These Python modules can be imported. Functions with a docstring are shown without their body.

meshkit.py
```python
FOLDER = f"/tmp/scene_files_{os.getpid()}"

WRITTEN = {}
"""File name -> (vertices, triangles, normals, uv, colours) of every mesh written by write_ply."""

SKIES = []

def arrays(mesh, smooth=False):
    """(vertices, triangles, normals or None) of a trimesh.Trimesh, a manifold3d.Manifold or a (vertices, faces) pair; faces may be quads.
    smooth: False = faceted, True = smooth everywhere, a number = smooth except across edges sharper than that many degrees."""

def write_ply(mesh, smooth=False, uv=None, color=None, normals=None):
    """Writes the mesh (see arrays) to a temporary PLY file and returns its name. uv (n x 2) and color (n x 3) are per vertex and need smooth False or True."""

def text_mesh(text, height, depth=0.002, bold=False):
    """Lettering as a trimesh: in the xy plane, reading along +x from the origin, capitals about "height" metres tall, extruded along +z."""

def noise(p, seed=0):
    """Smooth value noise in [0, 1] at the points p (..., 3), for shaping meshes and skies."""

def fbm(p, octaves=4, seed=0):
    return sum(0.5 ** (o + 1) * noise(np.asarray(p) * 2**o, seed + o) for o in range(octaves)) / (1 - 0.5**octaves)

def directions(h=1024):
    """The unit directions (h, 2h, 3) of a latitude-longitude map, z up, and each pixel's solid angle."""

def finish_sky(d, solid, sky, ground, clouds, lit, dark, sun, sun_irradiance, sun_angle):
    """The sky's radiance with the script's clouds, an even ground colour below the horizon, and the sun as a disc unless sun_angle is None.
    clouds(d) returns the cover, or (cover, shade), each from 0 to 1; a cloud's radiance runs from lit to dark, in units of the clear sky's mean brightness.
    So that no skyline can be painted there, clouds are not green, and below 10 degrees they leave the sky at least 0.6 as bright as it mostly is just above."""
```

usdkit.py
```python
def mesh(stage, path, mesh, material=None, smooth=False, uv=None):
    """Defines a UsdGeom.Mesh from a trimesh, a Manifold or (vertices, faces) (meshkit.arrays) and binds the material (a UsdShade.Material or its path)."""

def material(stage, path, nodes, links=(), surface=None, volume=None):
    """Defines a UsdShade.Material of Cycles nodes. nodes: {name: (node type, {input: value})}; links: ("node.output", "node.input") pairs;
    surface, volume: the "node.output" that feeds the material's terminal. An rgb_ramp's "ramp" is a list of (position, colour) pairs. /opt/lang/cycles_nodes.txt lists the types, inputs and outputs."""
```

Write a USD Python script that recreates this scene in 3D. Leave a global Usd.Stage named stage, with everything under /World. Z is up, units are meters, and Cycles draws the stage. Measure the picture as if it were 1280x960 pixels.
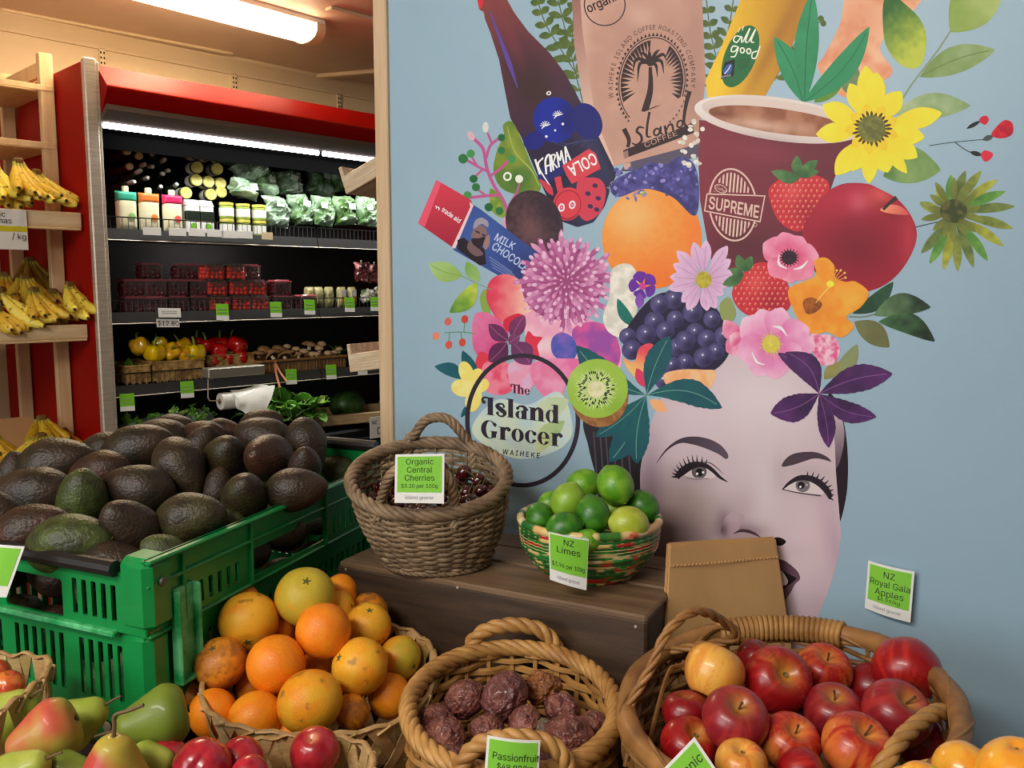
import math, random
import numpy as np, trimesh, usdkit, meshkit
from scipy.spatial import Delaunay
from shapely import contains_xy
from shapely.geometry import Polygon, LineString, Point, box as sbox
from shapely.ops import unary_union
from pxr import Usd, UsdGeom, UsdLux, UsdShade, Gf, Sdf, Vt

stage = Usd.Stage.CreateInMemory()
UsdGeom.SetStageUpAxis(stage, 'Z'); UsdGeom.SetStageMetersPerUnit(stage, 1.0)
UsdGeom.Xform.Define(stage, '/World')
rng = np.random.default_rng(7)

# ------------------------------------------------------------------ camera, lights, exposure
F, PITCH, EYE = 1080.0, math.radians(6.5), 1.40          # focal length in pixels of the 1280 px frame
cam = UsdGeom.Camera.Define(stage, '/World/camera')
cam.CreateHorizontalApertureAttr(36.0); cam.CreateVerticalApertureAttr(27.0)
cam.CreateFocalLengthAttr(36.0 * F / 1280); cam.CreateClippingRangeAttr(Gf.Vec2f(0.05, 60))
cam.CreateExposureAttr(0.0)
cam.AddTransformOp().Set(Gf.Matrix4d(1, 0, 0, 0,  0, math.sin(PITCH), math.cos(PITCH), 0,
                                     0, -math.cos(PITCH), math.sin(PITCH), 0,  0, 0, EYE, 1))

def look(frm, to):
    f = np.array(to, float) - np.array(frm, float); f /= np.linalg.norm(f)
    r = np.cross(f, [0, 0, 1.0]); r /= np.linalg.norm(r); u = np.cross(r, f)
    return Gf.Matrix4d(*r, 0, *u, 0, *(-f), 0, *map(float, frm), 1)
def rect_light(name, frm, to, w, h, power, color):
    l = UsdLux.RectLight.Define(stage, '/World/' + name)
    l.CreateWidthAttr(w); l.CreateHeightAttr(h); l.CreateIntensityAttr(power); l.CreateColorAttr(Gf.Vec3f(*color))
    l.AddTransformOp().Set(look(frm, to)); return l
rect_light('shop_window_light', (-2.3, -0.9, 1.8), (0.5, 1.1, 0.9), 1.6, 1.3, 5.8, (0.93, 0.97, 1.0))
rect_light('front_lamp_light', (-1.0, -0.35, 2.48), (0.2, 1.25, 0.9), 1.3, 0.4, 30.0, (1.0, 0.95, 0.87))
dome = UsdLux.DomeLight.Define(stage, '/World/ambient_dome')
dome.CreateIntensityAttr(0.05); dome.CreateColorAttr(Gf.Vec3f(1.0, 0.93, 0.84))

# ------------------------------------------------------------------ picture geometry
CAM = np.array([0, 0, EYE])
def ray(px, py):
    u, v = (px - 640) / F, (480 - py) / F
    c, s = math.cos(PITCH), math.sin(PITCH)
    return np.array([u, c + v * s, v * c - s])
def at(px, py, depth):
    d = ray(px, py); return CAM + d * (depth / d[1])
def at_z(px, py, z):
    d = ray(px, py); return CAM + d * ((z - EYE) / d[2])
def proj(p):
    q = np.asarray(p, float) - CAM
    c, s = math.cos(PITCH), math.sin(PITCH)
    z = q[1] * c - q[2] * s; y = q[1] * s + q[2] * c
    return 640 + F * q[0] / z, 480 - F * y / z

# ------------------------------------------------------------------ colours and materials
def lin(c):
    c = np.asarray(c, float) / 255.0
    return np.where(c <= 0.04045, c / 12.92, ((c + 0.055) / 1.055) ** 2.4)
def L(*c): return tuple(float(x) for x in lin(c))
MATS = {}
def M(name, color=None, rough=0.5, spec=0.5, color2=None, scale=20, lo=0.35, hi=0.65, stretch=None, bump=None, metal=0.0, coat=0.0, cd=False, emit=None, trans=None, sss=0.0, sheen=0.0, detail=4):
    """A procedural principled material. color2: noise-mixed second colour; stretch: anisotropic noise; bump: (scale, strength, distance); cd: colour from the mesh's own colours."""
    if name in MATS: return MATS[name]
    n = {'p': ('principled_bsdf', {'roughness': rough, 'specular_ior_level': spec, 'metallic': metal, 'coat_weight': coat, 'subsurface_weight': sss, 'sheen_weight': sheen})}
    l = []
    n['tc'] = ('texture_coordinate', {})
    src = 'tc.object'
    if stretch:
        n['mp'] = ('mapping', {'scale': stretch}); l.append(('tc.object', 'mp.vector')); src = 'mp.vector'
    if cd:
        n['cd'] = ('attribute', {'attribute': 'Cd'}); base = 'cd.color'
    else: base = None
    if color2 is not None:
        n['nz'] = ('noise_texture', {'scale': scale, 'detail': detail, 'roughness': 0.6}); l.append((src, 'nz.vector'))
        n['mr'] = ('map_range', {'from_min': lo, 'from_max': hi, 'clamp': True}); l.append(('nz.fac', 'mr.value'))
        n['mx'] = ('mix_color', {'b': L(*color2)})
        if base: l.append((base, 'mx.a'))
        else: n['mx'][1]['a'] = L(*color)
        l += [('mr.result', 'mx.fac')]; base = 'mx.result'
    if base: l.append((base, 'p.base_color'))
    else: n['p'][1]['base_color'] = L(*color)
    if bump:
        n['bn'] = ('noise_texture', {'scale': bump[0], 'detail': 3}); l.append((src, 'bn.vector'))
        n['bp'] = ('bump', {'strength': bump[1], 'distance': bump[2]}); l += [('bn.fac', 'bp.height'), ('bp.normal', 'p.normal')]
    if emit:
        n['p'][1].update(emission_color=L(*emit[0]), emission_strength=emit[1])
    if trans: n['p'][1].update(transmission_weight=trans)
    MATS[name] = usdkit.material(stage, '/World/Looks/' + name, n, l, surface='p.BSDF')
    return MATS[name]
def film(name, tint, fac=0.25, rough=0.15):
    """Clear plastic film or lid: plain transparency with a share of gloss by Fresnel and a little milky diffuse."""
    if name not in MATS:
        MATS[name] = usdkit.material(stage, '/World/Looks/' + name, {
            't': ('transparent_bsdf', {'color': (0.95, 0.96, 0.96)}), 'd': ('principled_bsdf', {'base_color': L(*tint), 'roughness': rough, 'specular_ior_level': 0.8}),
            'f': ('fresnel', {'IOR': 1.5}), 'm': ('math', {'math_type': 'add', 'value2': fac, 'use_clamp': True}), 'x': ('mix_closure', {})},
            [('f.fac', 'm.value1'), ('m.value', 'x.fac'), ('t.BSDF', 'x.closure1'), ('d.BSDF', 'x.closure2')], surface='x.closure')
    return MATS[name]

# ------------------------------------------------------------------ prims
USED = {}
def numbered(parent, name):
    k = (parent, name); n = USED.get(k, 0); USED[k] = n + 1
    return f'{parent}/{name}' if n == 0 else f'{parent}/{name}_{n:03d}'
def tag(prim, label=None, cat=None, group=None, kind=None):
    for k, v in (('label', label), ('category', cat), ('group', group), ('kind', kind)):
        if v: prim.SetCustomDataByKey(k, v)
    return prim
def gf(m):
    m = np.asarray(m, float); return Gf.Matrix4d(*[float(x) for x in m.T.ravel()])
def thing(name, label, cat, m=None, group=None, kind=None):
    x = UsdGeom.Xform.Define(stage, numbered('/World', name))
    x.AddTransformOp().Set(gf(np.eye(4) if m is None else m))
    return tag(x.GetPrim(), label, cat, group, kind)
def dup(src, label=None, m=None, group=None):
    was = src.GetCustomData()
    base = str(src.GetPath()).split('/')[-1]
    if base[-4:-3] == '_' and base[-3:].isdigit(): base = base[:-4]
    r = thing(base, label or was['label'], was['category'], m, group or was.get('group'))
    r.GetReferences().AddInternalReference(src.GetPath()); r.SetInstanceable(True)
    return r
def part(parent, name, mesh, mat, smooth=35, cd=None, label=None, kind=None):
    pp = '/World' if parent is None else str(parent.GetPath())
    if isinstance(mesh, (list,)): mesh = cat(mesh)
    if cd is not None: smooth = True if smooth else False
    g = usdkit.mesh(stage, numbered(pp, name), mesh, mat, smooth=smooth)
    if cd is not None:
        UsdGeom.PrimvarsAPI(g).CreatePrimvar('Cd', Sdf.ValueTypeNames.Color3fArray, 'vertex').Set(Vt.Vec3fArray.FromNumpy(np.asarray(cd, np.float32)))
    p = g.GetPrim()
    return tag(p, label, None, None, kind)
def single(name, mesh, mat, label=None, cat=None, group=None, kind=None, smooth=35, cd=None):
    return tag(part(None, name, mesh, mat, smooth, cd), label, cat, group, kind)

# ------------------------------------------------------------------ transforms
def T(x, y=None, z=None):
    m = np.eye(4); m[:3, 3] = x if y is None else (x, y, z); return m
def R(axis, deg):
    return trimesh.transformations.rotation_matrix(math.radians(deg), {'x': [1, 0, 0], 'y': [0, 1, 0], 'z': [0, 0, 1]}[axis] if isinstance(axis, str) else axis)
def S(x, y=None, z=None):
    return np.diag([x, x if y is None else y, x if z is None else z, 1.0])
def axis_to(d, spin=0.0):
    """Rotation that takes +z to the direction d."""
    d = np.asarray(d, float) / np.linalg.norm(d)
    a = np.cross([0, 0, 1.0] if abs(d[2]) < 0.95 else [0, 1.0, 0], d); a /= np.linalg.norm(a)
    m = np.eye(4); m[:3, 0], m[:3, 1], m[:3, 2] = a, np.cross(d, a), d
    return m @ R('z', spin)

# ------------------------------------------------------------------ meshes
def cat(ms): return trimesh.util.concatenate([m for m in ms])
def tri(v, f): return trimesh.Trimesh(np.asarray(v, float), np.asarray(f, int), process=False)
def moved(m, x): m = m.copy(); m.apply_transform(x); return m
def bx(sx, sy, sz, c=(0, 0, 0), b=0.003):
    """A box with chamfered edges, centre c."""
    h = np.array([sx, sy, sz]) / 2; b = min(b, *(h * 0.9))
    p = []
    for s in np.ndindex(2, 2, 2):
        s = np.array(s) * 2 - 1
        for k in range(3):
            q = h - b; q = q.copy(); q[k] = h[k]; p.append(s * q)
    m = trimesh.convex.convex_hull(np.array(p)); m.apply_translation(c); return m
def span(p0, p1, b=0.003):
    p0, p1 = np.minimum(p0, p1), np.maximum(p0, p1)
    return bx(*(p1 - p0), c=(p0 + p1) / 2, b=b)
def frames(p, closed=False):
    p = np.asarray(p, float)
    t = (np.roll(p, -1, 0) - np.roll(p, 1, 0)) if closed else np.gradient(p, axis=0)
    t /= np.linalg.norm(t, axis=1, keepdims=True) + 1e-12
    a = np.cross(t[0], [0, 0, 1.0] if abs(t[0][2]) < 0.9 else [1.0, 0, 0]); a /= np.linalg.norm(a)
    A = [a]
    for i in range(1, len(p)):
        a = A[-1] - t[i] * np.dot(A[-1], t[i]); a /= np.linalg.norm(a) + 1e-12; A.append(a)
    A = np.array(A); return t, A, np.cross(t, A)
def tube(p, r, sides=6, closed=False, flat=1.0):
    p = np.asarray(p, float); n = len(p)
    t, a, b = frames(p, closed); r = np.broadcast_to(r, (n,))
    ang = np.arange(sides) * 2 * np.pi / sides
    v = p[:, None] + r[:, None, None] * (np.cos(ang)[None, :, None] * a[:, None] + flat * np.sin(ang)[None, :, None] * b[:, None])
    k = n if closed else n - 1
    i, j = np.meshgrid(np.arange(k), np.arange(sides), indexing='ij'); i2 = (i + 1) % n; j2 = (j + 1) % sides
    f = np.concatenate([np.stack([i * sides + j, i2 * sides + j, i2 * sides + j2], -1).reshape(-1, 3), np.stack([i * sides + j, i2 * sides + j2, i * sides + j2], -1).reshape(-1, 3)])
    v = v.reshape(-1, 3)
    if not closed:
        v = np.vstack([v, p[0], p[-1]]); c0, c1 = n * sides, n * sides + 1; j = np.arange(sides); j2 = (j + 1) % sides
        f = np.vstack([f, np.stack([np.full(sides, c0), j, j2], 1), np.stack([np.full(sides, c1), (n - 1) * sides + j2, (n - 1) * sides + j], 1)])
    m = tri(v, f)
    if m.volume < 0: m.invert()
    return m
def spline(pts, n=8, closed=False):
    """Catmull-Rom through the points."""
    p = np.asarray(pts, float)
    q = np.vstack([p[-1:], p, p[:2]]) if closed else np.vstack([2 * p[:1] - p[1:2], p, 2 * p[-1:] - p[-2:-1]])
    t = np.linspace(0, 1, n, endpoint=False)[:, None]; out = []
    for i in range(len(p) if closed else len(p) - 1):
        a, b, c, d = q[i:i + 4]
        out.append(0.5 * (2 * b + (c - a) * t + (2 * a - 5 * b + 4 * c - d) * t ** 2 + (3 * b - a - 3 * c + d) * t ** 3))
    out = np.vstack(out)
    return out if closed else np.vstack([out, p[-1:]])
def lathe(prof, n=28, smoothn=0):
    """Surface of revolution about z from (r, z) pairs; r = 0 closes an end."""
    prof = spline(prof, smoothn) if smoothn else np.asarray(prof, float)
    a = np.arange(n) * 2 * np.pi / n
    v, rows = [], []
    for r, z in prof:
        if r < 1e-7: rows.append([len(v)]); v.append((0, 0, z))
        else:
            rows.append(list(range(len(v), len(v) + n))); v += [(r * math.cos(x), r * math.sin(x), z) for x in a]
    f = []
    for A, B in zip(rows[:-1], rows[1:]):
        for j in range(n):
            k = (j + 1) % n
            if len(A) == 1 and len(B) == 1: continue
            if len(A) == 1: f.append((A[0], B[k], B[j]))
            elif len(B) == 1: f.append((A[j], A[k], B[0]))
            else: f += [(A[j], A[k], B[k]), (A[j], B[k], B[j])]
    m = tri(v, f)
    if m.volume < 0: m.invert()
    return m
def rope(path, R0, strands=3, turns=None, sides=5, closed=False, rs=None, pitch=None):
    """Strands twisted around a path; returns one mesh per strand."""
    p = np.asarray(path, float); t, a, b = frames(p, closed)
    d = np.linalg.norm(np.diff(p, axis=0), axis=1); s = np.concatenate([[0], np.cumsum(d)])
    total = s[-1] + (np.linalg.norm(p[0] - p[-1]) if closed else 0)
    if turns is None: turns = max(1, round(total / (pitch or R0 * 7)))
    rs = rs or R0 * (0.62 if strands <= 3 else 0.5)
    out = []
    for k in range(strands):
        ph = s / total * 2 * np.pi * turns + k * 2 * np.pi / strands
        q = p + (R0 * 0.55) * (np.cos(ph)[:, None] * a + np.sin(ph)[:, None] * b)
        out.append(tube(q, rs, sides, closed))
    return out
def resample(p, n, closed=False):
    p = np.asarray(p, float)
    if closed: p = np.vstack([p, p[:1]])
    s = np.concatenate([[0], np.cumsum(np.linalg.norm(np.diff(p, axis=0), axis=1))])
    x = np.linspace(0, s[-1], n, endpoint=not closed)
    return np.stack([np.interp(x, s, p[:, k]) for k in range(p.shape[1])], 1)
def extrude(poly, h):
    gs = getattr(poly, 'geoms', [poly])
    return cat([trimesh.creation.extrude_polygon(g, h, engine='earcut') for g in gs if g.area > 1e-12])
def sheet(v00, v10, v11, v01, thick, bend=None, n=8):
    """A thin sheet with thickness between four corners; bend(u, v) gives its offset along the normal."""
    u, w = np.meshgrid(np.linspace(0, 1, n + 1), np.linspace(0, 1, n + 1), indexing='ij')
    c = [np.asarray(x, float) for x in (v00, v10, v11, v01)]
    p = (c[0] * ((1 - u) * (1 - w))[..., None] + c[1] * (u * (1 - w))[..., None] + c[2] * (u * w)[..., None] + c[3] * ((1 - u) * w)[..., None])
    nn = np.cross(c[1] - c[0], c[3] - c[0]); nn /= np.linalg.norm(nn)
    if bend is not None: p = p + nn * bend(u, w)[..., None]
    top, bot = p.reshape(-1, 3), (p - nn * thick).reshape(-1, 3); N = n + 1
    i, j = np.meshgrid(np.arange(n), np.arange(n), indexing='ij')
    a, b, cc, d = i * N + j, (i + 1) * N + j, (i + 1) * N + j + 1, i * N + j + 1
    f = np.concatenate([np.stack([a, b, cc], -1).reshape(-1, 3), np.stack([a, cc, d], -1).reshape(-1, 3)])
    ring = [k * N for k in range(N)] + [n * N + k for k in range(1, N)] + [k * N + n for k in range(n - 1, -1, -1)] + [k for k in range(n - 1, 0, -1)]
    o = len(top); f2 = f[:, ::-1] + o
    sd = [(x, x + o, y + o) for x, y in zip(ring, ring[1:] + ring[:1])] + [(x, y + o, y) for x, y in zip(ring, ring[1:] + ring[:1])]
    return tri(np.vstack([top, bot]), np.vstack([f, f2, sd]))
TXT = {}
def text2d(s, bold=False):
    """(vertices, faces, width) of flat lettering with capitals one unit tall, from meshkit's lettering."""
    k = (s, bold)
    if k not in TXT:
        m = meshkit.text_mesh(s, 1.0, 0.01, bold)
        keep = np.all(m.vertices[m.faces][:, :, 2] > 0.005, axis=1)
        g = trimesh.Trimesh(m.vertices, m.faces[keep], process=False); g.remove_unreferenced_vertices()
        v = np.array(g.vertices)[:, :2]; v[:, 0] -= v[:, 0].min()
        TXT[k] = (v, np.array(g.faces), v[:, 0].max())
    return TXT[k]
def settle(c, r, iters=80, slack=0.97):
    """Moves overlapping fruits apart mostly along the sight line, nearer ones forward, so that a pile touches without passing through."""
    c = np.array(c, float); r = np.array(r, float)
    for _ in range(iters):
        for i in range(len(c)):
            for j in range(i + 1, len(c)):
                d = c[j] - c[i]; dist = np.linalg.norm(d); want = (r[i] + r[j]) * slack
                if 1e-9 < dist < want:
                    lo = np.linalg.norm(c[i] - CAM) < np.linalg.norm(c[j] - CAM)
                    vi = (c[i] - CAM) / np.linalg.norm(c[i] - CAM); vj = (c[j] - CAM) / np.linalg.norm(c[j] - CAM)
                    push = (want - dist) * 0.35
                    c[i] += vi * (-push if lo else push); c[j] += vj * (push if lo else -push)
                    e = d / dist * push * 0.12
                    c[i] -= e; c[j] += e
    return c

# ------------------------------------------------------------------ the setting
WALL_A = math.radians(32.0)                                # the blue wall turns its right end towards the camera
W0 = np.array([0.0, 1.62, 0.0]); WD = np.array([math.cos(WALL_A), -math.sin(WALL_A), 0.0]); WN = np.array([-math.sin(WALL_A), -math.cos(WALL_A), 0.0])
def on_wall(px, py, off=0.0):
    """Point of the blue wall's face (moved off metres out of it) seen at a pixel of the photograph."""
    px, py = np.asarray(px, float), np.asarray(py, float)
    c, s = math.cos(PITCH), math.sin(PITCH); u, v = (px - 640) / F, (480 - py) / F
    d = np.stack([u, c + v * s, v * c - s], -1)
    t = ((W0 - CAM) @ WN) / (d @ WN)
    return CAM + d * t[..., None] + WN * off
WL = float((on_wall(488, 300) - W0) @ WD)                   # where the blue wall ends on the left
WB = np.eye(4); WB[:3, 0], WB[:3, 1], WB[:3, 2], WB[:3, 3] = WD, -WN, [0, 0, 1], W0     # wall frame: x along, y into the wall
FA = 46.5                                                  # the fridge line runs away to the right
e1 = np.array([math.cos(math.radians(FA)), math.sin(math.radians(FA)), 0]); e2 = np.array([-e1[1], e1[0], 0])
FO = at(123, 300, 3.0); FO[2] = 0
FM = T(FO) @ R('z', FA)
def fr(px, py, y=0.0):
    """Fridge-frame (x, z) seen at a pixel, on the upright plane y metres behind the fridge's front."""
    d = ray(px, py); t = ((FO + e2 * y - CAM) @ e2) / (d @ e2); p = CAM + d * t
    return float((p - FO) @ e1), float(p[2])
def frw(x, y, z): return FO + e1 * x + e2 * y + np.array([0, 0, z])

CEIL = 2.0
YB = 1.0                                                   # back wall behind the fridge
CEIL = fr(220, 60, YB)[1]
m_floor = M('floor_vinyl', (120, 100, 84), 0.45, color2=(98, 82, 70), scale=4)
single('floor', span((-6, -3, -0.05), (6, 8, 0)), m_floor, kind='structure')
m_ceil = M('ceiling_paint', (228, 196, 168), 0.6, color2=(220, 186, 158), scale=3)
single('ceiling', span((-6, -1.2, CEIL), (6, 8, CEIL + 0.06)), m_ceil, kind='structure')
m_cream = M('cream_paint', (232, 205, 164), 0.6, color2=(226, 198, 156), scale=3)
tag(part(None, 'wall_back', moved(span((-3.5, YB, 0), (4.2, YB + 0.1, CEIL)), FM), m_cream), kind='structure')
m_blue = M('blue_wall_paint', (155, 184, 201), 0.42, 0.4, color2=(150, 179, 197), scale=2.2, bump=(260, 0.05, 0.002))
tag(part(None, 'wall_right', moved(span((WL, 0, 0), (WL + 2.6, 0.09, CEIL)), WB), m_blue), kind='structure')
m_pine = M('pale_pine', (226, 196, 150), 0.5, color2=(206, 170, 122), scale=3, stretch=(14, 14, 1.2), lo=0.3, hi=0.7)
m_edge = M('edge_timber', (214, 186, 150), 0.5, color2=(200, 168, 130), scale=3, stretch=(40, 40, 1.5))
tag(part(None, 'trim_1', moved(span((WL - 0.030, -0.008, 0), (WL + 0.004, 0.10, CEIL), 0.002), WB), m_edge), label='pale timber edge strip on the end of the blue wall', kind='structure')
# cornice along the back wall, ceiling battens
prof = Polygon([(0, 0), (0.0, -0.075), (0.012, -0.075), (0.016, -0.062), (0.04, -0.030), (0.062, -0.014), (0.066, 0)])
def cornice(x0, x1):
    m = extrude(prof, x1 - x0)                               # (out, down, along)
    q = np.zeros((4, 4)); q[0, 2] = 1; q[1, 0] = -1; q[2, 1] = 1; q[3, 3] = 1
    return moved(m, FM @ T(x0, YB, CEIL) @ q)
c = cornice(-3.5, 4.2); c.fix_normals()
tag(part(None, 'trim_2', c, m_cream, smooth=30), label='cream cornice moulding between back wall and ceiling', kind='structure')
def ceil_strip(n, p, q, w, h, label):
    a, b = (at_z(*x, CEIL) for x in (p, q)); d = b - a; l = np.linalg.norm(d[:2])
    tag(part(None, f'trim_{n}', moved(bx(l, w, h, c=(l / 2, 0, -h / 2), b=0.004), T(a) @ R('z', math.degrees(math.atan2(d[1], d[0])))), m_cream), label=label, kind='structure')
ceil_strip(3, (388, 94), (560, 80), 0.045, 0.020, 'cream batten across the ceiling near the blue wall')
ceil_strip(4, (410, 8), (560, 48), 0.045, 0.014, 'cream batten on the ceiling beside the lamp')
ceil_strip(5, (0, 10), (290, 66), 0.03, 0.012, 'thin cream bead on the ceiling beside the cornice')
# the wall-mounted slotted uprights that show above the fridge
m_slot = M('slot_metal', (120, 104, 84), 0.5, color2=(96, 82, 64), scale=40)
m_dark = M('dark_gap', (14, 12, 12), 0.7)
for i, (px, py) in enumerate(((127, 72), (292, 103), (423, 128))):
    x, z = fr(px, py, YB); t = thing('shelf_upright', ['slotted wall upright above the left end of the red fridge', 'slotted wall upright above the middle of the red fridge', 'slotted wall upright above the right end of the red fridge'][i], 'bracket', FM @ T(x, YB, 0))
    part(t, 'rail', span((-0.014, -0.012, 1.9), (0.014, 0, z + 0.05), 0.002), m_cream)
    for k in range(8):
        for s in (-1, 1): part(t, 'slot', span((s * 0.007 - 0.003, -0.0135, z + 0.036 - k * 0.022), (s * 0.007 + 0.003, -0.0115, z + 0.046 - k * 0.022), 0.0005), m_dark)
# ceiling lamp
la, lb = at_z(392, 30, CEIL), at_z(60, -62, CEIL)
la, lb = np.array(la), np.array(lb); d = lb - la; ang = math.degrees(math.atan2(d[1], d[0])); ll = 1.25
t = thing('ceiling_lamp', 'long white glowing diffuser lamp on the ceiling over the fridge aisle', 'lamp', T(la) @ R('z', ang))
part(t, 'base', bx(ll, 0.17, 0.022, c=(ll / 2, 0, -0.011)), M('lamp_white', (235, 230, 220), 0.4))
m_glow = M('lamp_glow', (250, 246, 236), 0.4, emit=((255, 230, 188), 18.0))
dp = [(-0.082, -0.022)] + [(0.082 * math.sin(a), -0.022 - 0.062 * math.cos(a) ** 0.6) for a in np.linspace(-1.45, 1.45, 13)] + [(0.082, -0.022)]
dm = extrude(Polygon(dp), ll - 0.09); q = np.zeros((4, 4)); q[0, 2] = 1; q[1, 0] = 1; q[2, 1] = 1; q[3, 3] = 1
part(t, 'diffuser', moved(dm, T(0.045, 0, 0) @ q), m_glow, smooth=30)
m_cap = M('lamp_cap', (222, 200, 150), 0.4)
for x in (0.0, ll - 0.045):
    part(t, 'end_cap', moved(extrude(Polygon(dp).buffer(0.004), 0.045), T(x, 0, 0) @ q), m_cap, smooth=30)
l = UsdLux.RectLight.Define(stage, '/World/ceiling_lamp_light'); l.CreateWidthAttr(1.1); l.CreateHeightAttr(0.15); l.CreateIntensityAttr(34.0); l.CreateColorAttr(Gf.Vec3f(1, 0.78, 0.48))
mid = la + d / np.linalg.norm(d) * ll / 2
l.AddTransformOp().Set(look((mid[0], mid[1], CEIL - 0.10), (mid[0] + 0.001, mid[1], 0)) )

# ------------------------------------------------------------------ the red open fridge
m_red = M('red_enamel', (160, 15, 9), 0.45, 0.05, color2=(150, 13, 8), scale=3)
m_steel = M('brushed_steel', (214, 200, 182), 0.45, metal=0.55, color2=(190, 176, 158), scale=6, stretch=(3, 3, 40))
m_black = M('black_enamel', (9, 9, 9), 0.45, 0.35)
m_rail = M('dark_rail', (40, 38, 36), 0.5, 0.4); m_lrail = M('lamp_rail_black', (4, 4, 4), 0.9, 0.05)
m_wire = M('black_wire', (22, 20, 18), 0.4)
m_grey = M('grey_lip', (92, 78, 68), 0.7, 0.1)
FT = 2.145                                                 # fridge top
FLEN = 1.95
fridge = thing('display_fridge', 'tall open display fridge with red canopy and red side behind the blue wall', 'fridge', FM)
z_s = [fr(148, 292, 0.0)[1], fr(155, 397, 0.0)[1], fr(162, 488, 0.0)[1]]
part(fridge, 'side_panel', span((-0.025, 0.0, 0), (0.0, YB - 0.02, FT)), m_red, label='glossy red side panel')
part(fridge, 'side_panel', span((FLEN, 0.0, 0), (FLEN + 0.03, YB - 0.02, FT)), m_red)
part(fridge, 'corner_post', span((-0.028, -0.03, 0), (0.012, 0.0, FT + 0.008), 0.004), m_steel, label='brushed steel corner post')
part(fridge, 'corner_post', span((0.0125, -0.026, 0), (0.022, 0.002, FT), 0.002), m_steel)
part(fridge, 'back_panel', span((0, 0.60, 0.35), (FLEN, 0.64, FT - 0.03)), m_black)
part(fridge, 'roof', span((-0.02, 0.12, FT - 0.03), (FLEN, YB - 0.02, FT - 0.005)), m_rail)
can = [(0.12, FT), (0.0, FT - 0.005), (-0.075, FT - 0.075), (-0.083, FT - 0.086), (-0.081, FT - 0.096), (-0.03, FT - 0.165), (0.0, FT - 0.172), (0.12, FT - 0.16)]
q = np.zeros((4, 4)); q[0, 2] = 1; q[1, 0] = 1; q[2, 1] = 1; q[3, 3] = 1
def prof_x(pts, x0, x1): return moved(extrude(Polygon(pts), x1 - x0), T(x0, 0, 0) @ q)
part(fridge, 'canopy', prof_x(can, 0.022, FLEN), m_red, smooth=25, label='rounded red canopy along the top')
zc = FT - 0.172
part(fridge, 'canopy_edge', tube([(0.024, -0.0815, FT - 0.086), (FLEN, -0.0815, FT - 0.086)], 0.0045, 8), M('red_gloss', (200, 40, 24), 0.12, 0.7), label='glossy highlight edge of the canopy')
part(fridge, 'canopy_lip', prof_x([(-0.070, zc + 0.030), (-0.03, zc + 0.006), (0.0, zc - 0.002), (0.0, zc - 0.022), (-0.04, zc - 0.016), (-0.074, zc + 0.012)], 0.022, FLEN), m_grey)
m_tube = M('fridge_tube', (250, 250, 255), 0.4, emit=((238, 240, 255), 3.5))
j1 = fr(392, 178, 0.03)[0]
for a, b in ((0.03, j1 - 0.012), (j1 + 0.012, FLEN - 0.05)):
    part(fridge, 'lamp_tube', tube([(a, -0.018, zc - 0.032), (b, -0.018, zc - 0.032)], 0.011, 10), m_tube, label='glowing white lamp tube')
part(fridge, 'lamp_rail', prof_x([(0.05, zc - 0.02), (0.09, zc - 0.03), (0.085, zc - 0.095), (0.06, zc - 0.098), (0.048, zc - 0.058)], 0.022, FLEN), m_lrail)
part(fridge, 'lamp_housing', prof_x([(0.0, zc - 0.002), (0.05, zc - 0.016), (0.05, zc - 0.05), (0.0, zc - 0.03)], 0.022, FLEN), m_lrail)
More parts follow.
